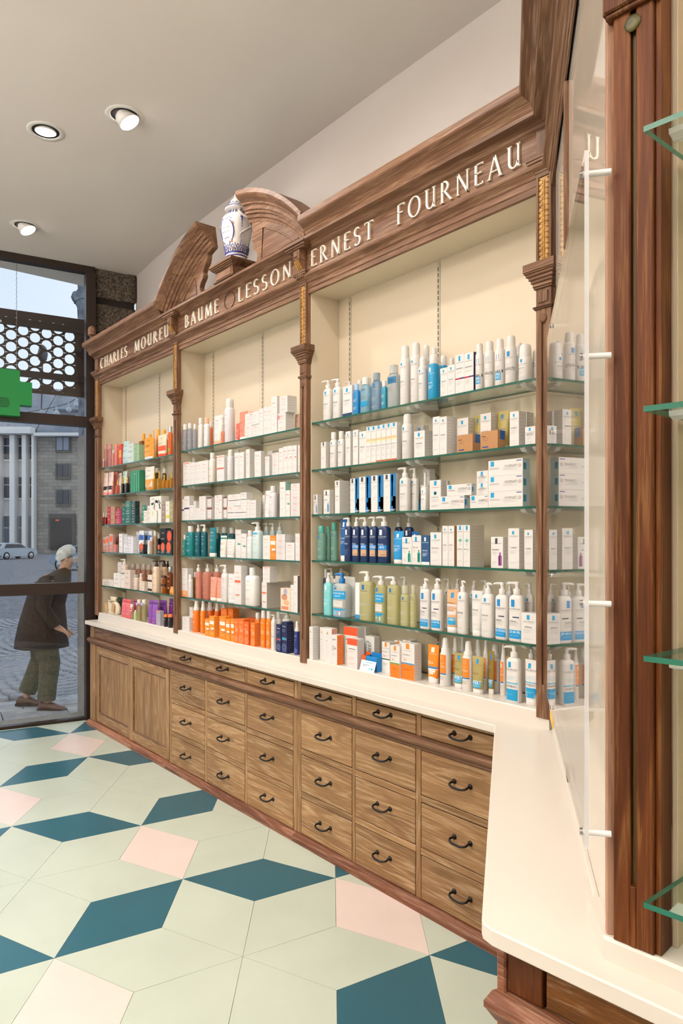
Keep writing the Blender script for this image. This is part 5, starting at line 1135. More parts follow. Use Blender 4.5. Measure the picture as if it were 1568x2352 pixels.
PR('T',-2.4644,-2.4153,2.405,0.04,1.4715,0.1498,'LX.#1368ae','blue tube behind the small cartons, left')
PR('T',-2.3511,-2.3044,2.343,0.04,1.4715,0.149,'LX.#1368ae','blue tube behind the small cartons, right')
PR('B',-2.3334,-2.2727,2.283,0.045,1.4715,0.1235,'LB.EFFACLAR.#1d9f8c','white carton with green flask picture')
PR('B',-2.2708,-2.2137,2.283,0.045,1.4715,0.1316,'LB.EFFACLAR.#12907f','white carton with teal flask picture')
PR('B',-2.211,-2.1627,2.283,0.045,1.4715,0.1316,'LX.#1f4f7d','dark blue carton with white foot',foot='#f0eeee')
PR('B',-2.1573,-2.0919,2.283,0.045,1.4715,0.1446,'LR.EFFACLAR A.Z','white carton right of the dark blue one')
PR('B',-2.0858,-2.054,2.283,0.045,1.4715,0.172,'LR.EFFACLAR','tall white carton left of the kraft edge')
PR('B',-2.0523,-2.0194,2.283,0.0162,1.4715,0.1716,'LR.EFFACLAR','tall white carton with kraft side',side='#b98a5c')
PR('B',-2.0044,-1.9698,2.283,0.045,1.4715,0.1742,'LM.EFFACLAR','tall carton with mint cross, left half')
PR('B',-1.9681,-1.9334,2.283,0.0916,1.4715,0.1738,'LM.EFFACLAR','tall carton with mint cross, right half',side='#cfc8be')
PR('B',-1.8237,-1.7649,2.283,0.0286,1.4715,0.1253,'LB.NIACINAMIDE.#8c3f86','white carton with purple flask picture',ldark=1)
PR('B',-1.7387,-1.6875,2.283,0.0306,1.4715,0.1587,'LR.TOLERIANE','tall white carton beside the purple flask one')
PR('B',-1.6625,-1.6248,2.283,0.0201,1.4715,0.1524,'LR.TOLERIANE','white carton touching the right post')
SH('right bay fifth shelf')
PR('F',-3.002,-2.9794,2.343,0.026,1.1885,0.2359,'PL.#1d2f55','navy bottle at the left end')
PR('P',-2.9258,-2.8664,2.283,0.0357,1.1885,0.221,'LX.#7fcfd2','turquoise pump bottle',bt=0.1693)
PR('P',-3.002,-2.9589,2.373,0.026,1.1885,0.2394,'PL.#e8e6e2','white pump behind the turquoise bottle',bt=0.1984)
PR('J',-2.9345,-2.76,2.353,0.035,1.1885,0.2014,'PD.#e4e2dc','white refill pouch with corner spout')
PR('P',-2.858,-2.7499,2.283,0.0649,1.1885,0.2218,'BX.~#dfe3e2','clear bottle with blue pump and cyan bands',cap='#1878c4',bt=0.1695)
PR('P',-2.9426,-2.9024,2.393,0.026,1.1885,0.2441,'PL.#d9d8d4','white pump behind the blue-pumped bottle',bt=0.2002)
PR('B',-2.7095,-2.6744,2.323,0.045,1.1885,0.1787,'LX.#e6eaee','slim white box with blue foot',foot='#2b93d4')
PR('P',-2.6468,-2.5569,2.283,0.0539,1.1885,0.2384,'LR~#d6d2a0','large pale yellow oil bottle with white pump',cap='#e9e7df',bt=0.1913)
PR('P',-2.5295,-2.4612,2.283,0.041,1.1885,0.2208,'BX.~#d5d09a','yellow oil bottle with two cyan bands',bt=0.1785)
PR('P',-2.4458,-2.3743,2.283,0.0429,1.1885,0.2202,'LR~#d6d2a0','yellow oil bottle beside the banded one',bt=0.1844)
PR('F',-2.3538,-2.301,2.283,0.0317,1.1885,0.1841,'LR~#d9d6a6','yellow oil bottle with clear cap, front',cap='~#e5e4cf')
PR('F',-2.2881,-2.2591,2.283,0.026,1.1885,0.1906,'LR~#d9d6a6','yellow oil bottle with clear cap, half hidden',cap='~#e5e4cf')
PR('P',-2.4396,-2.401,2.373,0.026,1.1885,0.2189,'PL.#d0cdc5','grey pump behind the yellow oil bottles',bt=0.1789)
PR('T',-2.2583,-2.2335,2.303,0.04,1.1885,0.1848,'LR.','slim white tube left of the banded pair')
PR('P',-2.2277,-2.1725,2.283,0.0331,1.1885,0.2236,'LQ.LIPIKAR','white pump bottle of the blue-banded pair, left one of first pair',bnd=1,bt=0.1774)
PR('P',-2.1619,-2.1005,2.283,0.0369,1.1885,0.2266,'LQ.LIPIKAR','white pump bottle of first blue-banded pair, right one',bnd=2,bt=0.1792)
PR('P',-2.162,-2.1271,2.373,0.026,1.1885,0.2228,'LR.','white pump behind the peach tube, left',bt=0.1799)
PR('P',-2.108,-2.0738,2.373,0.026,1.1885,0.2253,'LR.','grey pump behind the peach tube, right',bt=0.1829)
PR('T',-2.0778,-2.0104,2.283,0.04,1.1885,0.1819,'TP.#d9ab82','peach tube with cyan label')
PR('P',-2.0096,-1.9611,2.283,0.0348,1.1885,0.2248,'LR.LIPIKAR','white pump bottle right of the peach tube',bt=0.1764)
PR('T',-1.9387,-1.8823,2.283,0.04,1.1885,0.1853,'LR.LIPIKAR','white tube with blue square between pumps')
PR('P',-2.008,-1.9715,2.363,0.026,1.1885,0.2218,'LR.','white pump behind the white tube',bt=0.1792)
PR('P',-1.8815,-1.824,2.283,0.0404,1.1885,0.2229,'LR.LIPIKAR','broad white pump bottle right of the tube',bt=0.1762)
PR('P',-1.9535,-1.9142,2.373,0.026,1.1885,0.2241,'LR.','grey pump behind the broad bottle',bt=0.1853)
PR('P',-1.8096,-1.7511,2.283,0.0351,1.1885,0.2269,'LQ.LIPIKAR','white pump bottle of second blue-banded pair, left one',bnd=1,bt=0.1781)
PR('P',-1.8229,-1.7959,2.373,0.026,1.1885,0.2269,'LR.','grey pump between the second banded pair',bt=0.1862)
PR('P',-1.7431,-1.6787,2.283,0.0386,1.1885,0.2321,'LQ.LIPIKAR','white pump bottle of second blue-banded pair, right one',bnd=2,bt=0.1813)
PR('P',-1.7103,-1.6732,2.343,0.026,1.1885,0.2261,'LR.','white pump behind the end carton',bt=0.1827)
PR('B',-1.6772,-1.6076,2.283,0.045,1.1885,0.1165,'LR.LIPIKAR','white carton touching the right post')
SH('right bay bottom ledge')
PR('B',-3.004,-2.9736,2.256,0.0425,0.95,0.1718,'GA.','tall white carton with gold chevron at left end')
PR('B',-2.9574,-2.9157,2.29,0.045,0.95,0.1702,'GA.','white carton with gold chevron in the middle')
PR('B',-2.8724,-2.8147,2.256,0.036,0.95,0.1783,'GA.','white carton with gold chevron, right',side='#d9a593')
PR('B',-2.8139,-2.7717,2.256,0.0419,0.95,0.1501,'PX.50.#ef7b22','white fifty carton with orange side',side='#ee7a22')
PR('B',-2.7839,-2.678,2.31,0.045,0.95,0.1913,'RT.','large carton with red top')
PR('B',-2.6961,-2.6209,2.2598,0.045,0.95,0.1456,'RT.','small carton with red top in front')
PR('B',-2.7301,-2.6681,2.357,0.04,0.95,0.1906,'VM.MED','tall white carton lettered vertically in black')
PR('B',-2.6341,-2.5712,2.326,0.035,0.95,0.1577,'VM.MED','small white carton standing in the blue tray')
PR('A',-2.5821,-2.5031,2.282,0.04,0.95,0.0706,'PL.#1a86cf','blue display tray at the lettered cartons')
PR('A',-2.6182,-2.5888,2.286,0.03,0.95,0.0697,'PL.#ef6a2a','orange display tray beside the blue tray')
PR('K',-2.603,-2.4982,2.258,0.022,0.95,0.0502,'PC.','white price card leaning against the trays')
PR('B',-2.5023,-2.4475,2.3134,0.045,0.95,0.1448,'SN.#e8e6e2.50.#20584a','white sun carton with dark green line')
PR('B',-2.3935,-2.3328,2.2661,0.045,0.95,0.1464,'SN.#f07d1a.50.#2e9a5a','sun carton with orange foot, green line')
PR('B',-2.332,-2.2484,2.2763,0.045,0.95,0.164,'SN.#f07d1a.30.#2a8fd0','widest sun carton with orange foot, blue line')
PR('B',-2.464,-2.4119,2.36,0.045,0.95,0.1523,'SN.#f07d1a.50.#2a8fd0','sun carton at the back, left')
PR('B',-2.4088,-2.356,2.36,0.045,0.95,0.16,'SN.#f07d1a.50.#2a8fd0','sun carton at the back, right')
PR('T',-2.2052,-2.138,2.3,0.04,0.95,0.1679,'TS.#ef8a22.50','orange tube behind the brown one')
PR('T',-2.219,-2.1688,2.342,0.04,0.95,0.1461,'TS.#a5743f.','brown tinted tube standing in front')
PR('T',-2.168,-2.1432,2.342,0.04,0.95,0.1485,'TS.#b06a2a.','dark orange tube half hidden')
PR('S',-2.1184,-2.0712,2.2888,0.0473,0.95,0.2076,'SP.','orange labelled spray bottle first from left')
PR('S',-2.0917,-2.0614,2.34,0.0303,0.95,0.2057,'SP.','shaded spray bottle behind the first yellow tube')
PR('S',-2.0818,-2.0554,2.38,0.0264,0.95,0.2098,'SP.','shaded spray bottle at the back')
PR('T',-2.0573,-1.9965,2.3069,0.04,0.95,0.1498,'OF~#d8c884','yellow gel tube with offer band, left')
PR('S',-1.9934,-1.944,2.2908,0.0494,0.95,0.2084,'SP.','orange labelled spray bottle second from left')
PR('S',-1.9713,-1.937,2.3421,0.0343,0.95,0.2105,'SP.','shaded spray bottle behind the second yellow tube')
PR('T',-1.9357,-1.8762,2.2833,0.04,0.95,0.1526,'OF~#d8c884','yellow gel tube with offer band, middle front')
PR('T',-1.8754,-1.8444,2.31,0.04,0.95,0.178,'OF~#b79a4e','yellow gel tube with offer band, in shade')  # darker copy of the gel yellow, shade put into the colour
PR('S',-1.9367,-1.9089,2.36,0.0277,0.95,0.2095,'SP.','spray bottle behind the shaded tube')
PR('S',-1.9,-1.8516,2.352,0.0485,0.95,0.2018,'SP.','orange labelled spray bottle third from left')
PR('S',-1.8294,-1.802,2.34,0.0273,0.95,0.2092,'SP.','spray bottle behind the last tube')
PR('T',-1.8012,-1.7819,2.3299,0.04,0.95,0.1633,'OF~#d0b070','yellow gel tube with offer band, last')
PR('P',-1.7536,-1.6902,2.2796,0.038,0.95,0.2195,'PH.POSTHELIOS','white after-sun pump bottle with blue foot',bt=0.1733)
PR('T',-1.6782,-1.612,2.2892,0.04,0.95,0.1728,'PH.POSTHELIOS','white after-sun tube with blue foot')
PR('P',-1.697,-1.6526,2.33,0.0267,0.95,0.2165,'PD.#b5afa6','grey pump bottle behind the after-sun tube',bt=0.1687)
SH('middle bay top shelf')
PR('F',-4.513,-4.4638,2.283,0.0295,2.187,0.1864,'AV~#b9bcc6','clear grey bottle with white cap, first')
PR('F',-4.4401,-4.3939,2.283,0.0277,2.187,0.1845,'AV~#b9bcc6','clear grey bottle with white cap, second')
PR('F',-4.3607,-4.3289,2.283,0.026,2.187,0.1705,'AV~#b9bcc6','clear grey bottle with white cap, third')
PR('F',-4.2879,-4.2416,2.283,0.0278,2.187,0.201,'AV.','white bottle with tall white cap')
PR('F',-4.2099,-4.1599,2.283,0.03,2.187,0.1937,'AV.#e3e1e6','white bottle with pale orange cap',cap='#efb59a')
PR('F',-4.2433,-4.2202,2.343,0.026,2.187,0.1779,'PL.~#f0956b','orange clear bottle behind the white tube')
PR('T',-4.0946,-3.9853,2.283,0.04,2.187,0.1895,'AV.','white tube with peach cap',cap='#f0a886')
PR('P',-3.9845,-3.9542,2.283,0.026,2.187,0.1716,'AV~#f2a57e','orange bottle with clear pump',cap='~#e5ddd6',bt=0.0787)
PR('C',-3.9502,-3.8867,2.283,0.0635,2.187,0.2824,'AV.#dedce2','tallest spray can of the bay')
PR('T',-3.8698,-3.8298,2.313,0.04,2.187,0.1184,'PL.#e5685a','red tube beside the spray can')
PR('T',-3.8278,-3.7341,2.313,0.04,2.187,0.183,'PL.#f08a72','coral tube with white cap')
PR('T',-3.8732,-3.8097,2.355,0.04,2.187,0.1896,'PL.#f3a088','pale coral tube leaning on the cartons')
PR('T',-3.8089,-3.7667,2.373,0.04,2.187,0.1888,'PL.#ef8a6d','coral tube behind the wide cartons')
PR('B',-3.6895,-3.6127,2.283,0.045,2.187,0.0735,'AV.','low white carton, left under the wide one')
PR('B',-3.6099,-3.5327,2.283,0.045,2.187,0.0713,'AV.','low white carton, right under the wide one')
PR('B',-3.6857,-3.5327,2.283,0.045,2.2605,0.076,'AV.','wide white carton on two low ones')
PR('B',-3.5309,-3.4873,2.283,0.045,2.187,0.1589,'AV.','slim white carton right of the wide one')
PR('B',-3.4838,-3.4427,2.283,0.045,2.187,0.1623,'AV.','white carton left of a pair')
PR('B',-3.4419,-3.4032,2.283,0.045,2.187,0.159,'AV.','white carton right of a pair')
PR('B',-3.4023,-3.3449,2.283,0.0166,2.187,0.2101,'AV.','tall white carton at the shelf middle')
PR('B',-3.3349,-3.2602,2.283,0.0594,2.187,0.1039,'AV.','low white carton under the square one',pinkdot=1)
PR('B',-3.3142,-3.2425,2.283,0.064,2.2909,0.0931,'AV.','square white carton on top of the low one')
PR('B',-3.2808,-3.2407,2.363,0.045,2.187,0.1021,'PD.#d9b7a6','pinkish carton at the right end')
SH('middle bay second shelf')
PR('B',-4.4918,-4.3904,2.283,0.045,1.947,0.159,'AR.','white carton with red top band at left end')
PR('F',-4.513,-4.47,2.353,0.026,1.947,0.2017,'AV.','white bottle behind the first carton')
PR('B',-4.3891,-4.3261,2.283,0.045,1.947,0.1495,'AV.','white carton first of the four in a row')
PR('B',-4.3237,-4.2839,2.283,0.045,1.947,0.148,'AV.','white carton second of the four in a row')
PR('B',-4.2828,-4.2389,2.283,0.045,1.947,0.1501,'AV.','white carton third of the four in a row')
PR('B',-4.2378,-4.142,2.283,0.045,1.947,0.1498,'AV.','white carton fourth of the four in a row')
PR('F',-4.1412,-4.0894,2.283,0.0393,1.947,0.1963,'PD.#e8dfd8','cream bottle with narrow white cap')
PR('B',-4.0277,-3.9352,2.283,0.0205,1.947,0.1657,'AR2.','white carton with two red bands')
PR('C',-3.9124,-3.8679,2.283,0.0445,1.947,0.1965,'AV.#dddbe0','grey white spray can in front')
PR('C',-3.9427,-3.9073,2.363,0.0353,1.947,0.2077,'AV.','white can behind the spray can')
PR('B',-3.8077,-3.7567,2.283,0.045,1.947,0.1652,'AV.','white carton left of a printed pair')
PR('B',-3.7547,-3.699,2.283,0.012,1.947,0.1627,'AV.','white carton right of a printed pair')
PR('B',-3.6762,-3.634,2.283,0.0311,1.947,0.1747,'AV.','tall slim carton with printed side')
PR('B',-3.5797,-3.5112,2.283,0.0261,1.947,0.1521,'AV.','wide-sided white carton')
PR('B',-3.4671,-3.4237,2.283,0.0184,1.947,0.113,'AV.','short carton with orange dot on its side')
PR('B',-3.5767,-3.5232,2.373,0.045,1.947,0.1623,'AV.','white carton behind the short one')
PR('B',-3.3929,-3.3299,2.283,0.045,1.947,0.0669,'AV.','white carton, lower of two stacked')
PR('B',-3.3929,-3.3299,2.283,0.045,2.0139,0.0602,'AV.','white carton, upper of two stacked')
PR('B',-3.3266,-3.2846,2.283,0.045,1.947,0.1479,'AV.','white carton in the right stepped group, first')
PR('B',-3.283,-3.2433,2.283,0.045,1.947,0.1531,'AO.','white carton with small red mark, second in group')
PR('B',-3.2417,-3.1995,2.283,0.045,1.947,0.1527,'AO.','white carton with small red mark, third in group')
PR('B',-3.1979,-3.1557,2.283,0.012,1.947,0.1502,'AO.','white carton with small red mark, fourth in group')
PR('B',-3.1418,-3.0967,2.283,0.045,1.947,0.1473,'AV.','white carton cut by the post')
SH('middle bay third shelf')
PR('B',-4.515,-4.4782,2.283,0.045,1.707,0.1466,'AN.','narrow carton with navy band at left end')
PR('B',-4.4769,-4.4024,2.283,0.0378,1.707,0.1661,'AN.','white carton with navy band')
PR('B',-4.3976,-4.3414,2.283,0.045,1.707,0.102,'AV.','low white carton beside the navy-banded one')
PR('B',-4.3391,-4.2642,2.283,0.045,1.707,0.0785,'AV.','small white carton under a slim one')
PR('B',-4.3391,-4.3096,2.283,0.0237,1.7855,0.0501,'AV.','slim small carton on the small white one')
PR('B',-4.2619,-4.1743,2.283,0.045,1.707,0.0793,'AV.','white carton, lower of a pair left of the tags')
PR('B',-4.2619,-4.1743,2.283,0.045,1.7863,0.0773,'AV.','white carton, upper of a pair left of the tags')
PR('B',-4.1746,-4.1104,2.293,0.045,1.707,0.0756,'AG.','brown edged carton, lower left')
PR('B',-4.1746,-4.1104,2.293,0.045,1.7826,0.0709,'AG.','brown edged carton, upper left')
PR('B',-4.0534,-3.9643,2.283,0.045,1.707,0.0756,'AO.','white carton with orange line, lower')
PR('B',-4.0534,-3.9643,2.283,0.0181,1.7826,0.0783,'AO.','white carton with orange line, upper')
PR('B',-3.9635,-3.9153,2.293,0.045,1.707,0.0696,'AG.','brown edged carton, lower middle')
PR('B',-3.9635,-3.9153,2.293,0.045,1.7766,0.0713,'AG.','brown edged carton, upper middle')
PR('B',-3.8951,-3.8117,2.283,0.045,1.707,0.078,'AB.','carton with brown line, lower left of the group')
PR('B',-3.8107,-3.6705,2.283,0.045,1.707,0.0759,'AB.','wide carton with brown line, lower right of the group')
PR('B',-3.889,-3.7412,2.283,0.045,1.785,0.0725,'AB.','wide carton with brown line on top')
PR('B',-3.7383,-3.6705,2.283,0.0437,1.7829,0.0812,'AB.','square carton with brown label on top')
PR('B',-3.6677,-3.6312,2.283,0.045,1.707,0.1104,'AV.','slim white carton beside the brown-line group')
PR('B',-3.6284,-3.5651,2.283,0.035,1.707,0.1059,'AV.','white carton with printed side')
PR('B',-3.5871,-3.56,2.343,0.045,1.707,0.1368,'AV.','white carton behind the cone tube')
PR('T',-3.4917,-3.4341,2.283,0.04,1.707,0.1563,'AV.','white tapered tube standing upright')
PR('F',-3.4337,-3.3779,2.283,0.0335,1.707,0.1805,'AV.#d9d6da','white bottle with wide clear cap',cap='#d6d3d6')
PR('F',-3.4299,-3.4137,2.333,0.026,1.707,0.1714,'AV.#c9c6ca','grey bottle half hidden beside it')
PR('B',-3.3175,-3.2619,2.283,0.0376,1.707,0.1969,'AV.','tall carton with teal edge',side='#9cc7b8')
PR('B',-3.2602,-3.2154,2.283,0.045,1.707,0.1475,'AT.','carton with teal square and orange edge')
PR('B',-3.2098,-3.1218,2.283,0.045,1.707,0.0366,'AV.','white carton, bottom of four stacked')
PR('B',-3.2098,-3.1218,2.283,0.045,1.7436,0.0352,'AV.','white carton, second of four stacked')
PR('B',-3.2098,-3.1218,2.283,0.045,1.7788,0.0356,'AV.','white carton, third of four stacked')
PR('B',-3.2098,-3.1218,2.283,0.045,1.8144,0.0731,'AV.','white carton, top of four stacked')
SH('middle bay fourth shelf')
PR('F',-4.5053,-4.4772,2.283,0.026,1.4645,0.1422,'PL.~#4fb5b0','small turquoise bottle at left end')
PR('F',-4.4652,-4.3833,2.283,0.0491,1.4645,0.2039,'AK.#0f7f86','teal bottle with white cap')
PR('P',-4.3271,-4.2744,2.283,0.0316,1.4645,0.212,'AK.#0b5a66','dark teal pump bottle, left',bt=0.1644)
PR('P',-4.2439,-4.1905,2.283,0.032,1.4645,0.2121,'AK.#0b5a66','dark teal pump bottle, right',bt=0.164)
PR('T',-4.152,-4.0664,2.283,0.04,1.4645,0.1905,'AK.#0f7480','teal tube with white cap below')
PR('F',-4.2179,-4.1616,2.363,0.0338,1.4645,0.1948,'AK.#0d6a73','teal bottle at the back, first')
PR('F',-4.1416,-4.0853,2.373,0.0338,1.4645,0.1941,'AK.#0d6a73','teal bottle at the back, second')
PR('F',-4.0453,-3.988,2.373,0.0344,1.4645,0.1905,'AK.#0b5a63','teal bottle at the back, third')
PR('F',-4.155,-4.1185,2.325,0.026,1.4645,0.1473,'AK.#0b5a66','small dark teal bottle with white cap')
PR('T',-4.0107,-3.9331,2.283,0.04,1.4645,0.1379,'PD.#e2dbd2','cream tube with teal top',topband='#12838a')
PR('T',-3.9311,-3.8315,2.283,0.04,1.4645,0.1155,'AV.','short white tube with pink lettering')
PR('T',-3.9122,-3.8757,2.325,0.04,1.4645,0.1022,'AV.','white tube half hidden behind the tall carton')
PR('B',-3.8307,-3.7652,2.303,0.0564,1.4645,0.175,'AT2.','tall white carton with teal label')
PR('B',-3.7296,-3.6743,2.283,0.045,1.4645,0.1499,'AT2.','white carton with teal label in front')
PR('F',-3.6735,-3.6291,2.283,0.0308,1.4645,0.1689,'AV.#dfe6e6','pale bottle with white cap')
PR('P',-3.6265,-3.5506,2.289,0.0455,1.4645,0.2183,'AL.#cfe0e2','pale blue pump bottle with cyan label',bt=0.1686)
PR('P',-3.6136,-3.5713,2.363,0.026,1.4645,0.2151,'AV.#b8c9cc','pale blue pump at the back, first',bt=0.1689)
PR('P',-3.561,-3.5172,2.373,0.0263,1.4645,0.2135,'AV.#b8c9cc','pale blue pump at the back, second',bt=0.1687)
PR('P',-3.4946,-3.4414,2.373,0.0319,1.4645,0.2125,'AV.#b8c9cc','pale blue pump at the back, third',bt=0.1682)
PR('B',-3.49,-3.416,2.283,0.045,1.4645,0.1396,'AV.','white carton left of the orange one')
PR('B',-3.4151,-3.3574,2.283,0.045,1.4645,0.1377,'OC.#f08a24','bright orange carton')
PR('B',-3.3541,-3.2651,2.283,0.045,1.4645,0.04,'AV.','white carton, bottom of the stack by the orange one')
PR('B',-3.3541,-3.2651,2.283,0.045,1.5045,0.0338,'AV.','white carton, second of the stack by the orange one')
PR('B',-3.3541,-3.2651,2.283,0.045,1.5383,0.0357,'AV.','white carton, third of the stack by the orange one')
PR('B',-3.3524,-3.2667,2.283,0.0699,1.574,0.0362,'AV.','white carton, top of the stack with barcode side')
PR('B',-3.2594,-3.176,2.283,0.045,1.4645,0.0993,'AV.','square white carton right of the stack')
PR('B',-3.1666,-3.1218,2.283,0.045,1.4645,0.1485,'AV.','tall white carton cut by the post')
SH('middle bay fifth shelf')
PR('B',-4.515,-4.4315,2.283,0.045,1.1805,0.1002,'AF.','white carton with orange foot')
PR('B',-4.513,-4.4315,2.283,0.045,1.2807,0.096,'AV.','white carton on the orange-footed one')
PR('F',-4.4307,-4.3906,2.283,0.0305,1.1805,0.1561,'AV.','white bottle beside the orange-footed carton')
PR('F',-4.4307,-4.408,2.323,0.026,1.1805,0.1706,'PL.~#b98a2a','amber bottle half hidden')
PR('P',-4.3248,-4.2721,2.283,0.0316,1.1805,0.2282,'AS~#f0a898','pink gel pump bottle, left',bt=0.1823)
PR('P',-4.2713,-4.1929,2.303,0.0592,1.1805,0.2308,'AS~#e8a08c','broad pink gel pump bottle, middle',bt=0.1806)
PR('T',-4.147,-4.0649,2.287,0.04,1.1805,0.1521,'AS.#e59a82','salmon tube in front of the pink pumps, left',cap='#f0e2d8')
PR('P',-4.1724,-4.1021,2.329,0.0422,1.1805,0.2308,'AS~#e39a86','pink gel pump bottle, right',bt=0.1841)
PR('T',-4.0627,-3.986,2.287,0.04,1.1805,0.1504,'AS.#e59a82','salmon tube in front of the pink pumps, right',cap='#f0e2d8')
PR('P',-3.9852,-3.9197,2.283,0.0405,1.1805,0.2361,'AV.','white pump bottle right of the pink ones',bt=0.1837)
PR('T',-3.9189,-3.8229,2.285,0.04,1.1805,0.1832,'AV.','white tube with orange lettering')
PR('B',-3.8117,-3.7315,2.283,0.0463,1.1805,0.2377,'AP.','tall white carton with orange square')
PR('F',-3.7796,-3.7323,2.343,0.0284,1.1805,0.227,'AV.#ece9e6','white bottle with orange collar',topband='#ef7c50')
PR('F',-3.7074,-3.5954,2.283,0.066,1.1805,0.2291,'AV.#ece9e6','large white bottle with broad cap')
PR('B',-3.5023,-3.4497,2.283,0.169,1.1805,0.1503,'AP.','white carton with grey red-barred side',side='#b9b2aa')
PR('B',-3.4917,-3.4186,2.283,0.0573,1.3308,0.0913,'AR.','carton standing on the grey-sided one')
PR('B',-3.3142,-3.221,2.287,0.045,1.1805,0.1266,'PT.','peach illustrated carton')
PR('B',-3.213,-3.183,2.283,0.045,1.1805,0.1491,'AV.','white stepped carton beside the peach one')
PR('B',-3.1822,-3.1464,2.283,0.018,1.1805,0.2011,'AV.','tall white carton with dark side',side='#6f6a68')
SH('middle bay bottom ledge')
PR('B',-4.4915,-4.3887,2.2759,0.045,0.95,0.0938,'AV.','low white carton at left end')
PR('B',-4.4769,-4.4282,2.3229,0.045,0.95,0.1584,'AF.','slim white carton with orange top')
PR('S',-4.3683,-4.3174,2.282,0.0509,0.95,0.2102,'AX.#f27a1e','large orange spray with white cap')
PR('S',-4.2712,-4.2351,2.29,0.0361,0.95,0.2165,'AX.#f5891f','orange spray with white cap, second')
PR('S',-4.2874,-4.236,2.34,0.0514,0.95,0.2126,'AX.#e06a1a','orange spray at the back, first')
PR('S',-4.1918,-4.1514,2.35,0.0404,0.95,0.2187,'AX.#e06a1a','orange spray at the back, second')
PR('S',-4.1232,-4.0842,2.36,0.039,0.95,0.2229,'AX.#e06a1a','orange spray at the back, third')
PR('B',-4.1533,-4.0936,2.2654,0.045,0.95,0.1105,'OC.#f58a1c','small orange carton with window label')
PR('B',-4.0826,-4.02,2.2605,0.0362,0.95,0.1334,'OC.#f6901f','orange carton with white label, left')
PR('B',-4.3138,-4.2477,2.3924,0.045,0.95,0.1503,'OD.#e77a1e','orange carton at the back, first')
PR('B',-4.2469,-4.189,2.401,0.045,0.95,0.1546,'OD.#e77a1e','orange carton at the back, second')
PR('B',-4.074,-4.0018,2.34,0.045,0.95,0.1785,'OD.#e77a1e','orange carton at the back, third')
PR('B',-4.001,-3.9389,2.35,0.045,0.95,0.1828,'OD.#e77a1e','orange carton at the back, fourth')
PR('B',-3.96,-3.8846,2.2631,0.045,0.95,0.143,'OC.#f58a1c','orange carton with white label, middle')
PR('B',-3.8714,-3.823,2.2578,0.045,0.95,0.1344,'OC.#f58a1c','orange carton with white label, third')
PR('B',-3.8222,-3.7822,2.263,0.045,0.95,0.1377,'OC.#f58a1c','orange carton with white label, fourth')
PR('B',-3.7685,-3.7228,2.256,0.045,0.95,0.1437,'OR.#ee6f1e','deep orange carton with ring print, first')
PR('B',-3.7209,-3.659,2.256,0.045,0.95,0.1488,'OR.#ee6f1e','deep orange carton with ring print, second')
PR('B',-3.6562,-3.6021,2.256,0.012,0.95,0.1369,'OR.#ee641c','deep orange carton with ring print, third')
PR('B',-3.5874,-3.541,2.2595,0.045,0.95,0.1378,'OR.#f0791f','orange carton with ring print, last')
PR('B',-3.7583,-3.6616,2.34,0.045,0.95,0.1458,'OD.#e56a1d','orange carton lying behind the ring prints')
PR('F',-3.6227,-3.5811,2.3065,0.026,0.95,0.1919,'OR.#f07c1e','orange bottle with white cap, left')
PR('F',-3.5133,-3.4716,2.2757,0.026,0.95,0.2153,'OR.#f1831f','orange bottle with white cap, middle')
PR('F',-3.4657,-3.4269,2.2833,0.026,0.95,0.2161,'OR.#f1831f','orange bottle with white cap, right')
PR('P',-3.3956,-3.3612,2.2716,0.026,0.95,0.2009,'AW.','white pump bottle with blue line',bt=0.1762)
PR('F',-3.4558,-3.4088,2.34,0.0282,0.95,0.2133,'AV.','white capped bottle behind the navy cartons')
PR('P',-3.3889,-3.32,2.34,0.0413,0.95,0.2096,'AV.#d6d2d0','white bottle behind the navy sprays',bt=0.1761)
PR('B',-3.3145,-3.2702,2.2572,0.045,0.95,0.1543,'NV.#c23a55','navy carton with red square')
PR('B',-3.2694,-3.2168,2.2615,0.045,0.95,0.1723,'NV.#2aa3b5','navy carton with turquoise square')
PR('S',-3.2955,-3.2561,2.3085,0.0394,0.95,0.1714,'NS.','navy spray with navy cap',cap='#32468f')
PR('S',-3.1753,-3.1439,2.2743,0.0314,0.95,0.1827,'NS.','navy spray with white cap')
SH('left bay top shelf')
PR('F',-5.983,-5.9504,2.283,0.026,2.178,0.0764,'PL.#d79aa0','small pink bottle at left end')
PR('F',-5.9496,-5.9105,2.283,0.0275,2.178,0.2024,'NX.~#e2a3a0','pink gel bottle, left',cap='~#edb9b4',dlab=1)
PR('F',-5.8689,-5.8169,2.283,0.0312,2.178,0.1924,'NX.~#e2a3a0','pink gel bottle, right',cap='~#edb9b4')
PR('F',-5.7924,-5.7674,2.288,0.026,2.178,0.1384,'PL.#d48d86','low pink bottle with dark label',dlab=1)
PR('F',-5.7234,-5.6783,2.283,0.0271,2.178,0.1807,'PL.#e57f70','coral bottle with coral cap',cap='#ee8a78')
PR('B',-5.6234,-5.5684,2.283,0.045,2.178,0.1666,'BD.#e24a3a.#f0a53c.0.35.0.7','red and yellow carton')
PR('J',-5.5676,-5.4455,2.283,0.035,2.178,0.1841,'PD.#bfdad8','pale aqua pouch')
PR('B',-5.4405,-5.3279,2.283,0.045,2.178,0.1505,'PD.#cfdcd6','pale mint floral carton')
PR('B',-5.3254,-5.2258,2.283,0.045,2.178,0.0676,'PL.#9dbf98','pale green carton, lower')
PR('B',-5.3254,-5.2258,2.283,0.045,2.2456,0.0621,'PL.#a3c69f','pale green carton, upper')
PR('B',-5.3334,-5.2829,2.33,0.045,2.178,0.1668,'PL.#8a5a20','tall amber carton beside the golden tube')
PR('T',-5.1729,-4.991,2.283,0.04,2.178,0.1685,'NG.#f0a034','large golden tube')
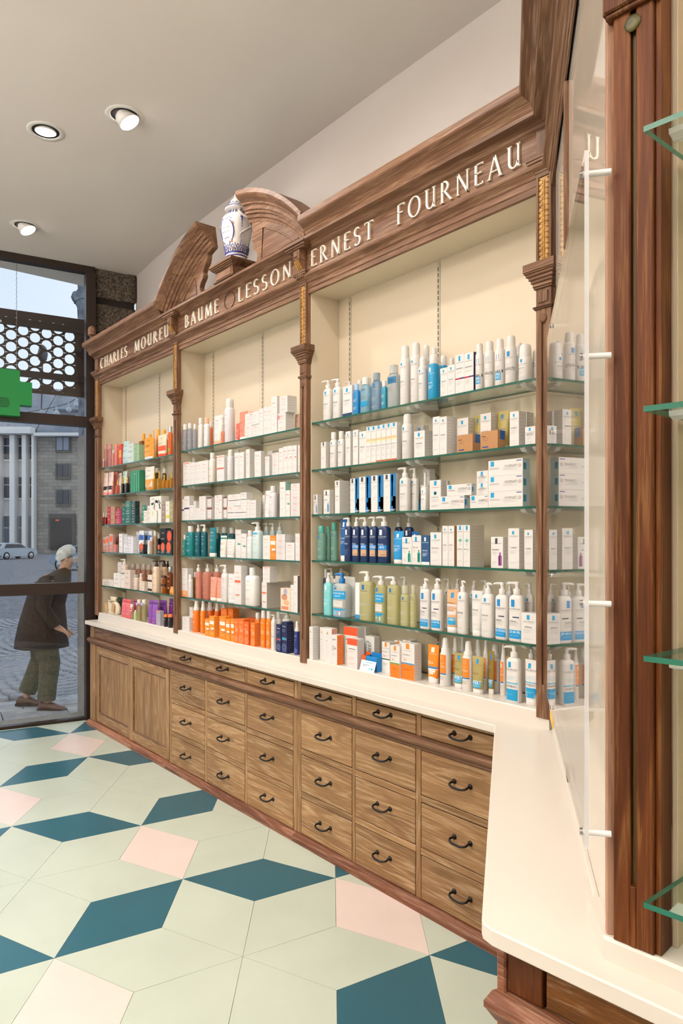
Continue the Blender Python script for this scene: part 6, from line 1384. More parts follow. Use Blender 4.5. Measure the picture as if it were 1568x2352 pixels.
PR('F',-5.4032,-5.3591,2.377,0.0264,2.178,0.2396,'PL.#e9962c','golden bottle behind the golden tube, left',cap='#f2ac38')
PR('F',-5.2254,-5.1887,2.353,0.026,2.178,0.2116,'PL.#e9962c','golden bottle behind the golden tube, right',cap='#f2ac38')
PR('S',-4.9902,-4.9731,2.283,0.0171,2.178,0.2117,'NG.#f0a23a','golden spray bottle',cap='#f3b04c')
PR('F',-5.0852,-5.0374,2.353,0.0287,2.178,0.2345,'PL.#e9a23c','tall golden bottle with golden cap',cap='#f2b244')
PR('F',-4.9882,-4.9399,2.353,0.029,2.178,0.2185,'PL.#e09a38','golden bottle with golden cap near the post',cap='#f2b244')
PR('T',-4.9285,-4.7858,2.283,0.04,2.178,0.1654,'BD.#f0d9bd.#ec5a2e.0.16.0.42','cream and orange tube',cap='#e8451f')
PR('F',-4.8817,-4.8484,2.323,0.026,2.178,0.1688,'PL.#d97f2c','amber bottle behind the last one')
PR('F',-4.7389,-4.6922,2.283,0.028,2.178,0.2084,'BD.#d9641f.#9aa62c.0.0.0.3','orange green bottle with silver cap',cap='#c9cbd0')
SH('left bay second shelf')
PR('T',-5.985,-5.8972,2.283,0.04,1.943,0.1918,'BD.#eed3c9.#2f2522.0.12.0.32','pink white tube with black label, left',cap='#f08f88')
PR('T',-5.883,-5.7798,2.283,0.04,1.943,0.1923,'BD.#eed3c9.#2f2522.0.12.0.32','pink white tube with black label, right',cap='#f08f88')
PR('T',-5.912,-5.8229,2.333,0.04,1.943,0.1977,'PL.#f0837c','coral tube behind the small bottles')
PR('D',-5.779,-5.7563,2.283,0.0227,1.943,0.1172,'PL.~#d9836a','small amber pink bottle',cap='#b98a5a')
PR('D',-5.6984,-5.6678,2.283,0.0306,1.943,0.1224,'PL.~#de7560','small coral perfume bottle with gold cap',cap='#c79a68')
PR('T',-5.8221,-5.7523,2.343,0.04,1.943,0.1854,'PD.#ecd9c4','cream tube behind the coral perfume')
PR('T',-5.7063,-5.6166,2.333,0.04,1.943,0.1912,'PD.#cfe3d3','pale green tube behind the black droppers')
PR('D',-5.5825,-5.5538,2.283,0.0287,1.943,0.1309,'NB.','black flask with gold cap, left',cap='#c79a4c')
PR('D',-5.5079,-5.4725,2.283,0.0353,1.943,0.1312,'NB.','black flask with gold cap, right',cap='#c79a4c')
PR('F',-5.7229,-5.6731,2.375,0.0299,1.943,0.1945,'PL.#a998b0','mauve bottle behind the black flasks')
PR('B',-5.393,-5.2199,2.283,0.045,1.943,0.1673,'GS.#2f8f66','large green gift carton')
PR('B',-5.3249,-5.2556,2.33,0.045,1.943,0.1624,'GS.#1d7048','dark green carton with ribs')
PR('T',-5.1554,-4.991,2.283,0.04,1.943,0.1807,'BD.#e8dfcf.#e8a044.0.02.0.4','cream and gold tube with large lettering',cap='#c98a34')
PR('D',-4.9902,-4.9642,2.283,0.026,1.943,0.1365,'NO.~#d9a233','gold oil flask, first',cap='#c9a24c')
PR('D',-4.9171,-4.8851,2.283,0.032,1.943,0.1357,'NO.~#d9a233','gold oil flask, second',cap='#c9a24c')
PR('D',-4.8288,-4.8017,2.283,0.0271,1.943,0.1039,'NO.~#e09a2a','gold oil flask, third',cap='#c9a24c')
PR('D',-4.762,-4.7378,2.283,0.0242,1.943,0.0995,'NO.~#e09a2a','gold oil flask, fourth',cap='#c9a24c')
PR('D',-4.7024,-4.6815,2.283,0.0209,1.943,0.1184,'NO.~#d99a2c','gold oil flask, last by the post',cap='#c9a24c')
PR('F',-5.0171,-4.9777,2.373,0.026,1.943,0.1669,'PL.~#8a5a22','brown bottle behind the oil flasks, right')
PR('F',-5.1507,-5.1036,2.373,0.0282,1.943,0.1814,'PL.~#8a5a22','brown bottle behind the oil flasks, left')
SH('left bay third shelf')
PR('D',-5.983,-5.9612,2.283,0.0218,1.697,0.1024,'PL.#7c1f1f','dark red flask with white cap, left',cap='#e6d9cf')
PR('D',-5.9312,-5.9106,2.283,0.0206,1.697,0.0984,'PL.#7c1f1f','dark red flask with white cap, right',cap='#e6d9cf')
PR('B',-5.8633,-5.7991,2.283,0.045,1.697,0.1467,'PL.#b8272c','red slim carton')
PR('B',-5.7936,-5.7062,2.283,0.045,1.697,0.1468,'PD.#b98f6a','tan carton')
PR('B',-5.7022,-5.5671,2.283,0.045,1.697,0.0623,'PL.#b01c42','crimson carton, lower')
PR('B',-5.7022,-5.5671,2.283,0.045,1.7593,0.0626,'PL.#a81a3c','crimson carton, upper')
PR('B',-5.558,-5.4937,2.283,0.045,1.697,0.1396,'PL.#10675a','deep green carton at the left of the green group')
PR('B',-5.4911,-5.3757,2.283,0.045,1.697,0.0682,'PL.#0f6257','green carton, lower left in the block')
PR('B',-5.4911,-5.3757,2.283,0.045,1.7652,0.0609,'PL.#116a5e','green carton, middle left in the block')
PR('B',-5.4911,-5.3757,2.283,0.045,1.8261,0.0507,'PL.#12705f','green carton, top left in the block')
PR('B',-5.3733,-5.2927,2.283,0.0345,1.697,0.0659,'PL.#153c3c','dark green carton, lower right in the block')
PR('B',-5.3733,-5.2927,2.283,0.0345,1.7629,0.06,'PL.#143737','dark green carton, middle right in the block')
PR('B',-5.3733,-5.2927,2.283,0.0345,1.823,0.05,'PL.#123333','dark green carton, top right in the block')
PR('T',-5.2116,-5.1461,2.283,0.04,1.697,0.1408,'PL.#1f7d6c','green tube with silver cap',cap='#b9a8a0')
PR('B',-5.1415,-5.0864,2.283,0.045,1.697,0.0949,'PD.#e4dfd8','low white carton')
PR('B',-5.0856,-5.0432,2.289,0.045,1.697,0.1301,'PD.#e4dfd8','white carton beside the tree print')
PR('B',-5.0366,-4.8447,2.287,0.06,1.697,0.1968,'TR.','large white gift carton with black tree print')
PR('B',-4.8257,-4.7692,2.283,0.045,1.697,0.1349,'PL.#9a8478','taupe carton')
PR('B',-4.765,-4.7035,2.283,0.045,1.697,0.1511,'BD.#e8e4d8.#d9d24a.0.2.0.35','white carton with yellow patch')
PR('B',-4.7014,-4.647,2.283,0.045,1.697,0.1465,'PL.#a59a6c','olive carton by the post')
SH('left bay fourth shelf')
PR('B',-5.9572,-5.9029,2.283,0.045,1.4635,0.1227,'DT.#c98f86','grey pink carton with orange dot, first')
PR('B',-5.8986,-5.8353,2.283,0.045,1.4635,0.1335,'DT.#c98f86','grey pink carton with orange dot, second')
PR('B',-5.8213,-5.7469,2.283,0.0228,1.4635,0.1522,'DT.#c98f86','grey pink carton with orange dot, tallest')
PR('B',-5.7461,-5.6868,2.286,0.0216,1.4635,0.0666,'DT.#b98078','small rose carton with orange dot in front')
PR('B',-5.9312,-5.8754,2.373,0.045,1.4635,0.1335,'DT.#a0726c','shaded rose carton at the back')  # back-row shade painted in as a darker rose
PR('B',-5.6155,-5.5476,2.283,0.045,1.4635,0.1554,'PD.#e9e6e8','tall white carton, left of the white group')
PR('B',-5.5206,-5.3389,2.283,0.045,1.4635,0.0652,'PD.#e6e4ea','wide white carton, lower in the white group')
PR('B',-5.5206,-5.4556,2.283,0.045,1.5287,0.0787,'PD.#dcdadf','slim white carton on the wide one')
PR('B',-5.443,-5.3389,2.283,0.045,1.5287,0.066,'PD.#e6e4ea','square white carton on the wide one')
PR('T',-5.4314,-5.3698,2.33,0.04,1.4635,0.1693,'BD.#d9dbe4.#7ea4d8.0.0.0.12','slim silver white tube')
PR('T',-5.3124,-5.2241,2.303,0.04,1.4635,0.1785,'BD.#e9ebf0.#1f5fb8.0.55.0.8','white tube with blue band, left')
PR('T',-5.3146,-5.2433,2.345,0.04,1.4635,0.1763,'BD.#e9ebf0.#1f5fb8.0.55.0.8','white tube with blue band, middle')
PR('T',-5.1448,-5.0786,2.303,0.04,1.4635,0.1752,'BD.#d3d8e2.#1f5fb8.0.55.0.8','white tube with blue band, right')
PR('B',-5.2232,-5.1456,2.285,0.045,1.4635,0.0716,'DT.#141616','small black carton with orange dot')
PR('F',-5.0461,-5.0106,2.283,0.026,1.4635,0.1267,'DT~#c9b49c','clear tan bottle with orange dot, left')
PR('F',-5.0377,-5.001,2.308,0.026,1.4635,0.1747,'DT~#c9b49c','clear tan bottle with orange dot, right')
PR('F',-5.0002,-4.9812,2.323,0.026,1.4635,0.1483,'DT.#17191a','black bottle with orange dot')
PR('B',-4.9807,-4.8882,2.343,0.045,1.4635,0.1925,'PL.#111213','tall black carton')
PR('B',-4.8797,-4.7794,2.343,0.045,1.4635,0.1832,'DT.#121314','tall black carton with large orange dot')
PR('B',-4.9003,-4.8553,2.283,0.045,1.4635,0.0744,'DT.#152421','small dark carton with orange dot, left')
PR('B',-4.8511,-4.7692,2.283,0.045,1.4635,0.075,'DT.#12312b','small dark carton with orange dot, middle')
PR('B',-4.763,-4.6671,2.283,0.045,1.4635,0.0759,'DT.#12312b','small dark carton with orange dot, right')
SH('left bay fifth shelf')
PR('B',-5.9832,-5.736,2.283,0.045,1.18,0.0519,'PD.#e6dad2','cream soap pack lying at the left end')
PR('B',-5.7279,-5.5997,2.283,0.045,1.18,0.1136,'PD.#ece4e0','white pink carton in front')
PR('B',-5.815,-5.7338,2.353,0.045,1.18,0.2004,'PD.#e9e2e4','white carton behind the cream pump')
PR('P',-5.7164,-5.6347,2.333,0.049,1.18,0.2306,'PD.#e6d0c4','cream pump bottle',bt=0.1846)
PR('B',-5.5987,-5.5158,2.289,0.045,1.18,0.1254,'BD.#e8dfd8.#3f7a54.0.9.0.97','white carton with green label')
PR('B',-5.5132,-5.4097,2.289,0.045,1.18,0.1486,'PD.#e4d2c8','pale pink carton right of the green label')
PR('F',-5.5391,-5.485,2.343,0.0324,1.18,0.1922,'PL.~#c09078','brown clear bottle at the back, first',cap='~#d9cdc4')
PR('F',-5.4408,-5.3805,2.343,0.0362,1.18,0.1978,'PL.~#b98468','brown clear bottle at the back, second',cap='~#d9cdc4')
PR('F',-5.3291,-5.2753,2.343,0.0323,1.18,0.1961,'PL.~#b98468','brown clear bottle at the back, third',cap='~#d9cdc4')
PR('F',-5.2313,-5.1798,2.343,0.031,1.18,0.1991,'PL.~#b07a5c','brown clear bottle at the back, fourth',cap='~#d9cdc4')
PR('F',-5.3516,-5.2876,2.283,0.0384,1.18,0.1194,'PD.#e0cfc2','cream bottle with clear cap',cap='~#d5cfc8')
PR('F',-5.2325,-5.2028,2.283,0.026,1.18,0.1313,'PD.#e9cdb6','peach stick bottle')
PR('B',-5.202,-5.139,2.286,0.0283,1.18,0.0711,'PD.#ead9c8','cream carton in front')
PR('B',-5.066,-4.9943,2.283,0.045,1.18,0.0698,'BD.#ecdccb.#3a231c.0.1.0.35','cream carton with brown band, lower')
PR('B',-5.066,-4.9943,2.283,0.045,1.2498,0.0575,'BD.#ecdccb.#3a231c.0.1.0.35','cream carton with brown band, upper')
PR('P',-4.9935,-4.9356,2.283,0.0469,1.18,0.2376,'PD.#ecd2b9','large cream bottle with brown pump',cap='#3a211a',bt=0.1918)
PR('P',-5.0117,-4.9435,2.353,0.0409,1.18,0.2346,'PD.#dcb891','tan bottle with brown pump at the back',cap='#3a211a',bt=0.1889)
PR('P',-5.0102,-4.9694,2.3959,0.026,1.18,0.232,'PL.#8a4a1a','amber bottle with brown pump at the back',cap='#3a211a',bt=0.1875)
PR('F',-4.8077,-4.7559,2.313,0.0311,1.18,0.1967,'PL.~#8c3f10','amber bottle with silver cap',cap='#b9bcc0')
PR('R',-4.8609,-4.8138,2.283,0.0472,1.18,0.0646,'PL.~#b96a1c','amber jar with dark lid, lower',cap='#3a1f14')
PR('R',-4.8609,-4.8138,2.283,0.0472,1.2446,0.0654,'PL.~#a85e1a','amber jar with dark lid, upper',cap='#3a1f14')
PR('J',-4.726,-4.6531,2.286,0.035,1.18,0.0573,'PL.#f2a437','orange wedge pouch by the post')
SH('left bay bottom ledge')
PR('G',-5.9262,-5.6744,2.281,0.06,0.95,0.141,'PD.#e3d6be','cream gift pouch with kraft tags')
PR('J',-5.9015,-5.7401,2.36,0.035,0.95,0.1326,'PL.#1b5a40','green pouch behind the cream one')
PR('J',-5.5726,-5.4862,2.2762,0.035,0.95,0.1438,'ZP.#e96a72','pink zip pouch, left')
PR('J',-5.4481,-5.3544,2.2578,0.035,0.95,0.1486,'ZP.#e96a72','pink zip pouch, middle')
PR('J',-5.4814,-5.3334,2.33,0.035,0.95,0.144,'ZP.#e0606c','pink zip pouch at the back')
PR('F',-5.3536,-5.312,2.256,0.0335,0.95,0.1169,'BD.~#e3a59a.#f3e3de.0.7.1.0','pink mist bottle with white cap')
PR('F',-5.2696,-5.2473,2.256,0.026,0.95,0.0762,'PL.#b9e09a','slim green stick')
PR('F',-5.2209,-5.1704,2.256,0.0303,0.95,0.162,'NX.~#c2b98a','olive bottle with lilac tag, left',cap='#e6dfcc',tag=1)
PR('F',-5.132,-5.0776,2.256,0.0326,0.95,0.1682,'NX.~#c2b98a','olive bottle with lilac tag, right',cap='#e6dfcc',tag=1)
PR('J',-5.0173,-4.9617,2.256,0.035,0.95,0.1747,'ZP.#8a4aa8','purple pouch, first')
PR('J',-4.9595,-4.8616,2.256,0.035,0.95,0.1779,'ZP.#8f52ae','purple pouch, second')
PR('J',-4.9615,-4.8361,2.31,0.035,0.95,0.1756,'ZP.#7a3a90','purple pouch, third')
PR('J',-4.8353,-4.7693,2.33,0.035,0.95,0.1919,'ZP.#6a2a70','dark purple pouch')
PR('B',-4.8608,-4.7958,2.256,0.0278,0.95,0.1068,'BD.#a9a6b0.#e8795a.0.93.1.0','grey carton with orange top line')
PR('R',-4.7489,-4.7195,2.256,0.0294,0.95,0.0899,'JB.','black jar with orange lid, left',cap='#ee7a32')
PR('R',-4.6798,-4.6467,2.256,0.0331,0.95,0.0958,'JB.','black jar with orange lid, right',cap='#ee7a32')
seen = {}
for p in PLIST: seen.setdefault((p[9]), []).append(p)
for p in PLIST:
    lb = p[9]
    if len(seen[lb]) > 1 or len((lb+', '+p[0]).split()) <= 16: lb = lb+', '+p[0]
    product(p[0], p[1], *p[2:8], p[8], p[9], p[10], lb)

# ------------------------------------------------------------------ street outside
pave = thing('pavement', None, None, kind='structure')
mb = MB(); road = mat('#6d7076', 'matt')
pts = [(-14, 6.2, -.075), (3, 6.2, -.075), (3, 9.5, -.075), (-18, 9.5, -.075)]
zs_ = [(5.0,-.075),(9.5,-.085),(16,-.13),(30,-.24),(62,-.5),(95,-.52)]
rows = [[O(-1.1*D-3, D, z), O(.3*D+2, D, z)] for D, z in zs_]
mb.rings(rows, noisy('cobble_bed', '#5a5c62', '#82848a', 9, .9, .4), False, False, False, False); mb.build('road_bed', pave)
SLAB = noisy('pavement_stone', '#85878b', '#a9aaac', 5, .8, .2); SET_A = noisy('sett_stone', '#777a80', '#a3a4a8', 14, .8, .3)
rr = random.Random(5)
mb = MB(); fbox(mb, -3.6, .3, -.36, -.055, -.075, -.012, SILLST); mb.build('threshold_stone', pave)
SLABME = None
for iy in range(2):
    for ix in range(7):
        s0 = -3.4+ix*.55+(.2 if iy else 0); o1 = -.37-iy*.43
        mb = MB(); mb.cbox(s0+.005, s0+.545, -o1+.005, -o1+.425, -.075, -.032+rr.uniform(-.003, .003), .004, SLAB, T=lambda p: F(p.x, -p.y, p.z)); mb.build('paving_slab', pave)
# setts laid in fans: individual stones where they can be told apart
me = None; cnt = 0; far = MB()
for ring_ in range(70):
    for col in range(-2, 9):
        pass
def sett(S, D, ang, sz):
    global me, cnt
    zb = -.075-max(0, D-6)*.0035
    if cnt < 290:
        if me is None:
            m_ = MB(); q = .5
            m_.rings([[Vector((a*q, b*q, 0)) for a, b in ((-1,-1),(1,-1),(1,1),(-1,1))], [Vector((a*q*.98, b*q*.98, .7)) for a, b in ((-1,-1),(1,-1),(1,1),(-1,1))], [Vector((a*q*.72, b*q*.72, 1)) for a, b in ((-1,-1),(1,-1),(1,1),(-1,1))]], SET_A, False, True, True)
            o = m_.build('cobblestone', pave); me = o.data
        else: o = bpy.data.objects.new('cobblestone', me); C.objects.link(o); o.parent = pave
        o.location = O(S, D, zb); o.scale = (sz, sz*.92, .045+rr.uniform(-.006, .006)); o.rotation_euler = (0, 0, ang+rr.uniform(-.08, .08)); cnt += 1
    else:
        c_, s_ = math.cos(ang), math.sin(ang); q = sz/2; base = O(S, D, zb)
        A_ = [base+Vector((a*q*c_-b*q*s_, a*q*s_+b*q*c_, 0)) for a, b in ((-1,-1),(1,-1),(1,1),(-1,1))]; B_ = [base+Vector((a*q*.8*c_-b*q*.8*s_, a*q*.8*s_+b*q*.8*c_, .04)) for a, b in ((-1,-1),(1,-1),(1,1),(-1,1))]
        far.rings([A_, B_], SET_A, False, True, False)
for fan in range(0, 10):
    Dc = 7.15+fan*.115*6.0
setts = []
sz = .125; D0 = 7.0
for i in range(62):
    D = D0+i*.118
    for j in range(-60, 8):
        S = j*.132+(i % 2)*.066
        # arcs: depth bows with the position inside a 1.4 m wide fan
        u = ((S+20) % 1.4)/1.4-.5; Dq = D+.42*(4*u*u)
        if -.50*Dq-.3 < S < -.35*Dq+.15: setts.append((Dq, S, u))
setts.sort()
for Dq, S, u in setts:
    if Dq < 14.5: sett(S, Dq, TH+math.pi/2+math.atan(3.36*u*.42/1.4*2), sz)
if far.v: tag(far.build('cobblestones_beyond', pave), kind='stuff')
# granite reveal outside the glazing
mb = MB(); fbox(mb, -.03, .06, -.42, -.06, -.06, 2.5, SILLST); tag(mb.build('wall_reveal'), kind='structure')

# perforated brown panel hung outside above the glazing, with two bars
t = thing('perforated_panel', 'brown perforated metal panel with round holes outside the upper glass', 'panel', (0,0,0))
oP = -.62; PB = mat('#3b2a22', 'plastic', .5); mb = MB(); n = 20
cw, chh = .1005, .1075; RH = .0445
def FP(s, z): return F(s, oP, z)
zt_ = 3.665; zl = 3.02; sR = .18
def cell(s0, z0, s1, z1, full=True):
    cx_, cz_ = (s0+s1)/2, (z0+z1)/2; sq_ = []; ci = []
    for i in range(n):
        a = 2*math.pi*(i+.5)/n; c_, s_ = math.cos(a), math.sin(a); k = 1/max(abs(c_)/((s1-s0)/2), abs(s_)/((z1-z0)/2)); sq_.append(FP(cx_+c_*k, cz_+s_*k)); ci.append(FP(cx_+RH*c_, cz_+RH*s_))
    mb.add(sq_+ci, [(i, n+i, n+(i+1) % n, (i+1) % n) for i in range(n)], PB); e = NF*-.004
    mb.add(ci+[p+e for p in ci], [(i, n+i, n+(i+1) % n, (i+1) % n) for i in range(n)], PB)
s_hi = -.02
for c_ in range(34):
    s1 = s_hi-c_*cw; s0 = s1-cw; top = zt_-.055-(chh/2 if c_ % 2 else 0)*1.0
    if c_ % 2 == 0: top = zt_-.07-chh/2
    else: top = zt_-.07
    z = top; k = 0
    mb.poly([FP(s0, z), FP(s1, z), FP(s1, zt_), FP(s0, zt_)], PB)
    nn = 5 if c_ % 2 == 0 else 6
    for r_ in range(nn): cell(s0, z-chh, s1, z); z -= chh
    mb.poly([FP(s0, zl-.10), FP(s1, zl-.10), FP(s1, z), FP(s0, z)], PB)
mb.poly([FP(s_hi, zl-.10), FP(.35, zl-.10), FP(.35, zt_), FP(s_hi, zt_)], PB)
mb.build('perforated_sheet', t)
for z in (3.545, 3.085):
    mb = MB(); mb.box(-3.5, .3, oP+.01, oP+.05, z-.028, z+.028, mat('#2f221c', 'plastic', .5), T=lambda p: F(p.x, p.y, p.z)); mb.build('crossbar', t)

# green cross sign hanging inside the glass on a chain
t = thing('pharmacy_cross', 'green cross sign hanging inside the shop window', 'sign', (0,0,0))
GRN = mat('#0a8a42', 'plastic', .35); sC, zC, oC = -.662, 2.772, .12; A_, B_ = .188, .096
crs = [(-B_,-A_),(B_,-A_),(B_,-B_),(A_,-B_),(A_,B_),(B_,B_),(B_,A_),(-B_,A_),(-B_,B_),(-A_,B_),(-A_,-B_),(-B_,-B_)]
mb = MB(); mb.prism([F(sC+x, oC, zC+z) for x, z in crs], NF*-.10, GRN); mb.build('cross_body', t)
mb = MB()
for i in range(7):
    z = -.036+i*.012; w_ = math.sqrt(max(.046**2-z*z, .0002)); mb.box(sC-.025-w_, sC-.025+w_, oC, oC+.001, zC-.085+z-.0022, zC-.085+z+.0022, mat('#1a3a20', 'matt'), T=lambda p: F(p.x, p.y, p.z))
mb.build('louvre', t)
mb = MB()
for i in range(46): z = zC+A_+i*.0195; mb.tube([F(sC+.075, oC-.05, z), F(sC+.075+(.003 if i % 2 else -.003), oC-.05, z+.018)], .0022, STEEL, 5)
mb.build('chain', t)

# festoon bulbs and lamp outside
t = thing('festoon_lights', 'dark wire of small clear bulbs strung across the street', 'string lights', (0,0,0))
pa = [O((u-784)/1632*16, 16, 1.6+(1231-v)/1632*16) for u, v in ((-20,962),(20,955),(55,948),(95,941),(130,934),(158,926),(175,915),(215,885))]
mb = MB(); mb.tube(pa, .008, mat('#2a2a2c', 'matt'), 5); mb.build('wire', t)
for p in pa[1:-1]:
    mb = MB(); mb.lathe([(.022, 0), (.03, -.06), (.02, -.07), (.055, -.12), (.06, -.16), (.03, -.21), (.005, -.215)], 0, 0, mat('#aab4bd', 'gloss'), 10, T=lambda q, p=p: p+q); mb.build('bulb', t)
oL = O((98-784)/1632*16, 16, 0)
mb = MB(); mb.tube([pa[3], oL+RZ*5.55], .012, mat('#23262a', 'matt'), 6); pl_ = mb.build('lantern_rod', t)
mb = MB(); mb.lathe([(.02, 5.5), (.09, 5.57), (.115, 5.69), (.08, 5.84), (.02, 5.9)], 0, 0, mat('#3f444a', 'plastic'), 12, T=lambda q: oL+q); mb.build('globe', pl_)
# gnarled plane tree
t = thing('bare_tree', 'gnarled pruned grey tree trunk against the sky', 'tree', (0,0,0)); D = 13.0
def tp(u, v, d=0): return O((u-784)/1632*(D+d), D+d, 1.6+(1231-v)/1632*(D+d))
BARK = noisy('tree_bark', '#4a5058', '#7d848c', 7, .9, .8)
mb = MB(); base = tp(205, 1100); mb.tube([tp(214, 1446), tp(206, 1000), tp(199, 800), tp(195, 740), tp(191, 705), tp(186, 690)], [.22, .2, .16, .13, .11, .12], BARK, 10); mb.build('trunk', t)
mb = MB(); mb.tube([tp(187, 692), tp(182, 680), tp(188, 665), tp(185, 648), tp(180, 632), tp(177, 615)], [.14, .11, .07, .06, .055, .045], BARK, 9); mb.build('branch', t)
mb = MB(); mb.lathe([(.02,-.11),(.10,-.07),(.13,0),(.10,.09),(.03,.12)], 0, 0, BARK, 10, T=lambda q: tp(180, 684)+q); mb.build('burl', t)

# far buildings
DB = 85.0
def bo(u, v, d=0): return O((u-784)/1632*DB, DB+d, 1.6+(1231-v)/1632*DB)
def bbox(mb, u0, u1, v0, v1, d0, d1, m):
    S0_, S1_ = (u0-784)/1632*DB, (u1-784)/1632*DB; Z0, Z1 = 1.6+(1231-v1)/1632*DB, 1.6+(1231-v0)/1632*DB
    mb.box(S0_, S1_, d0, d1, Z0, Z1, m, T=lambda p: O(p.x, DB+p.y, p.z))
CONC = noisy('white_concrete', '#e2dfda', '#ebe8e4', .3, .9); WALLP = noisy('far_panel', '#d3d1d0', '#dedcda', .4, .9); WDW = mat('#2d3845', 'gloss', .15); CURT = mat('#8f98a4', 'matt'); SLATE = noisy('slate_roof', '#78808a', '#8d949c', .6, .85)
t = thing('office_building', 'white modern building with tall fins across the street', 'building', (0,0,0), 'buildings across the street')
mb = MB(); bbox(mb, -60, 81.5, 1000, 1290, .8, 12, WALLP); mb.build('wall', t)
for u0, u1 in ((-38,-29),(-10,3),(26,37),(54,63),(76,81.5)):
    mb = MB(); bbox(mb, u0, u1, 1000, 1285, -.5, .8, CONC); mb.build('fin', t)
for u0, u1 in ((-28,-11),(4,26),(38,54),(64,77)):
    for v0, v1, grid in ((1003,1058,0),(1094,1147,0),(1184,1262,1)):
        mb = MB(); bbox(mb, u0, u1, v0, v1, .5, .8, CONC); w_ = mb.build('window', t)
        mb = MB(); bbox(mb, u0+1.2, u1-1.2, v0+1.2, v0+(v1-v0)*.34, .42, .5, WDW); mb.build('pane', w_)
        mb = MB(); bbox(mb, u0+1.2, u1-1.2, v0+(v1-v0)*.38, v1-4, .42, .5, WDW if not grid else mat('#4a5868', 'gloss')); mb.build('pane', w_)
        if grid:
            mb = MB()
            for q in range(6): bbox(mb, u0+1.5+q*(u1-u0-3)/5.0-.3, u0+1.5+q*(u1-u0-3)/5.0+.3, v0+2, v1-2, .2, .3, mat('#aeb8c2', 'matt'))
            mb.build('grille', w_)
mb = MB(); bbox(mb, -60, 81, 984, 999, -1.4, 3, CONC); mb.build('cornice', t)
rf = MB(); a_ = [bo(-60, 986, 0), bo(81.5, 988, 0), bo(81.5, 866, 7), bo(-60, 862, 7)]; rf.prism(a_, (0, 0, -.4), SLATE); rf.build('roof', t)
t = thing('stone_building', 'grey stone building with square windows and dark entrance across the street', 'building', (0,0,0), 'buildings across the street')
mb = MB(); STW = noisy('far_ashlar', '#5f5d5a', '#827e78', .9, .9, .3)
nd = STW.node_tree; bk = nd.nodes.new('ShaderNodeTexBrick'); bk.inputs['Scale'].default_value = 1.0; bk.inputs['Brick Width'].default_value = 1.1; bk.inputs['Row Height'].default_value = .42; bk.inputs['Mortar Size'].default_value = .02
bk.inputs['Color1'].default_value = lin('#8b8781'); bk.inputs['Color2'].default_value = lin('#a39d94'); bk.inputs['Mortar'].default_value = lin('#757269')
tcn = [q for q in nd.nodes if q.type == 'TEX_COORD'][0]; mpn = nd.nodes.new('ShaderNodeMapping'); mpn.inputs['Rotation'].default_value = (math.radians(90), 0, 0); rot0 = nd.nodes.new('ShaderNodeMapping'); rot0.inputs['Rotation'].default_value = (0, 0, -(math.pi/2-TH))
nd.links.new(tcn.outputs['Object'], rot0.inputs['Vector']); nd.links.new(rot0.outputs[0], mpn.inputs['Vector']); nd.links.new(mpn.outputs[0], bk.inputs['Vector']); nd.links.new(bk.outputs['Color'], nd.nodes['Principled BSDF'].inputs['Base Color'])
bbox(mb, 83, 240, 1003, 1290, .3, 12, STW); mb.build('wall', t)
for v0, v1 in ((1003,1035),(1064,1096),(1124,1158)):
    mb = MB(); bbox(mb, 127, 161, v0, v1+4, -.0, .3, mat('#6b6965', 'matt')); w_ = mb.build('window', t)
    mb = MB(); bbox(mb, 131, 144, v0+2, v1-1, -.1, .0, WDW if v0 != 1003 else CURT); mb.build('pane', w_)
    mb = MB(); bbox(mb, 146, 158, v0+2, v1-1, -.1, .0, WDW if v0 != 1003 else CURT); mb.build('pane', w_)
mb = MB(); bbox(mb, 112, 172, 1180, 1262, -.05, .3, mat('#5a5856', 'matt')); d_ = mb.build('door', t)
mb = MB(); bbox(mb, 117, 164, 1190, 1262, -.12, -.05, mat('#1b1d21', 'gloss')); mb.build('pane', d_)
mb = MB(); bbox(mb, 129, 137, 1193, 1197, -.2, -.12, mat('#e8622a', 'plastic')); mb.build('sign_plate', d_)
mb = MB(); bbox(mb, 84, 242, 996, 1003, -.9, 2, CONC); mb.build('cornice', t)
rf = MB(); a_ = [bo(84, 988, 0), bo(245, 990, 0), bo(245, 868, 7), bo(84, 866, 7)]; rf.prism(a_, (0, 0, -.4), SLATE); rf.build('roof', t)
mb = MB(); bbox(mb, 122, 172, 943, 965, .8, 6, SLATE); dm = mb.build('dormer', t)
mb = MB(); bbox(mb, 128, 166, 950, 965, .7, .8, WDW); mb.build('pane', dm)
mb = MB(); bbox(mb, 120, 174, 938, 943, .4, 6, mat('#566472', 'matt')); mb.build('dormer_roof', dm)

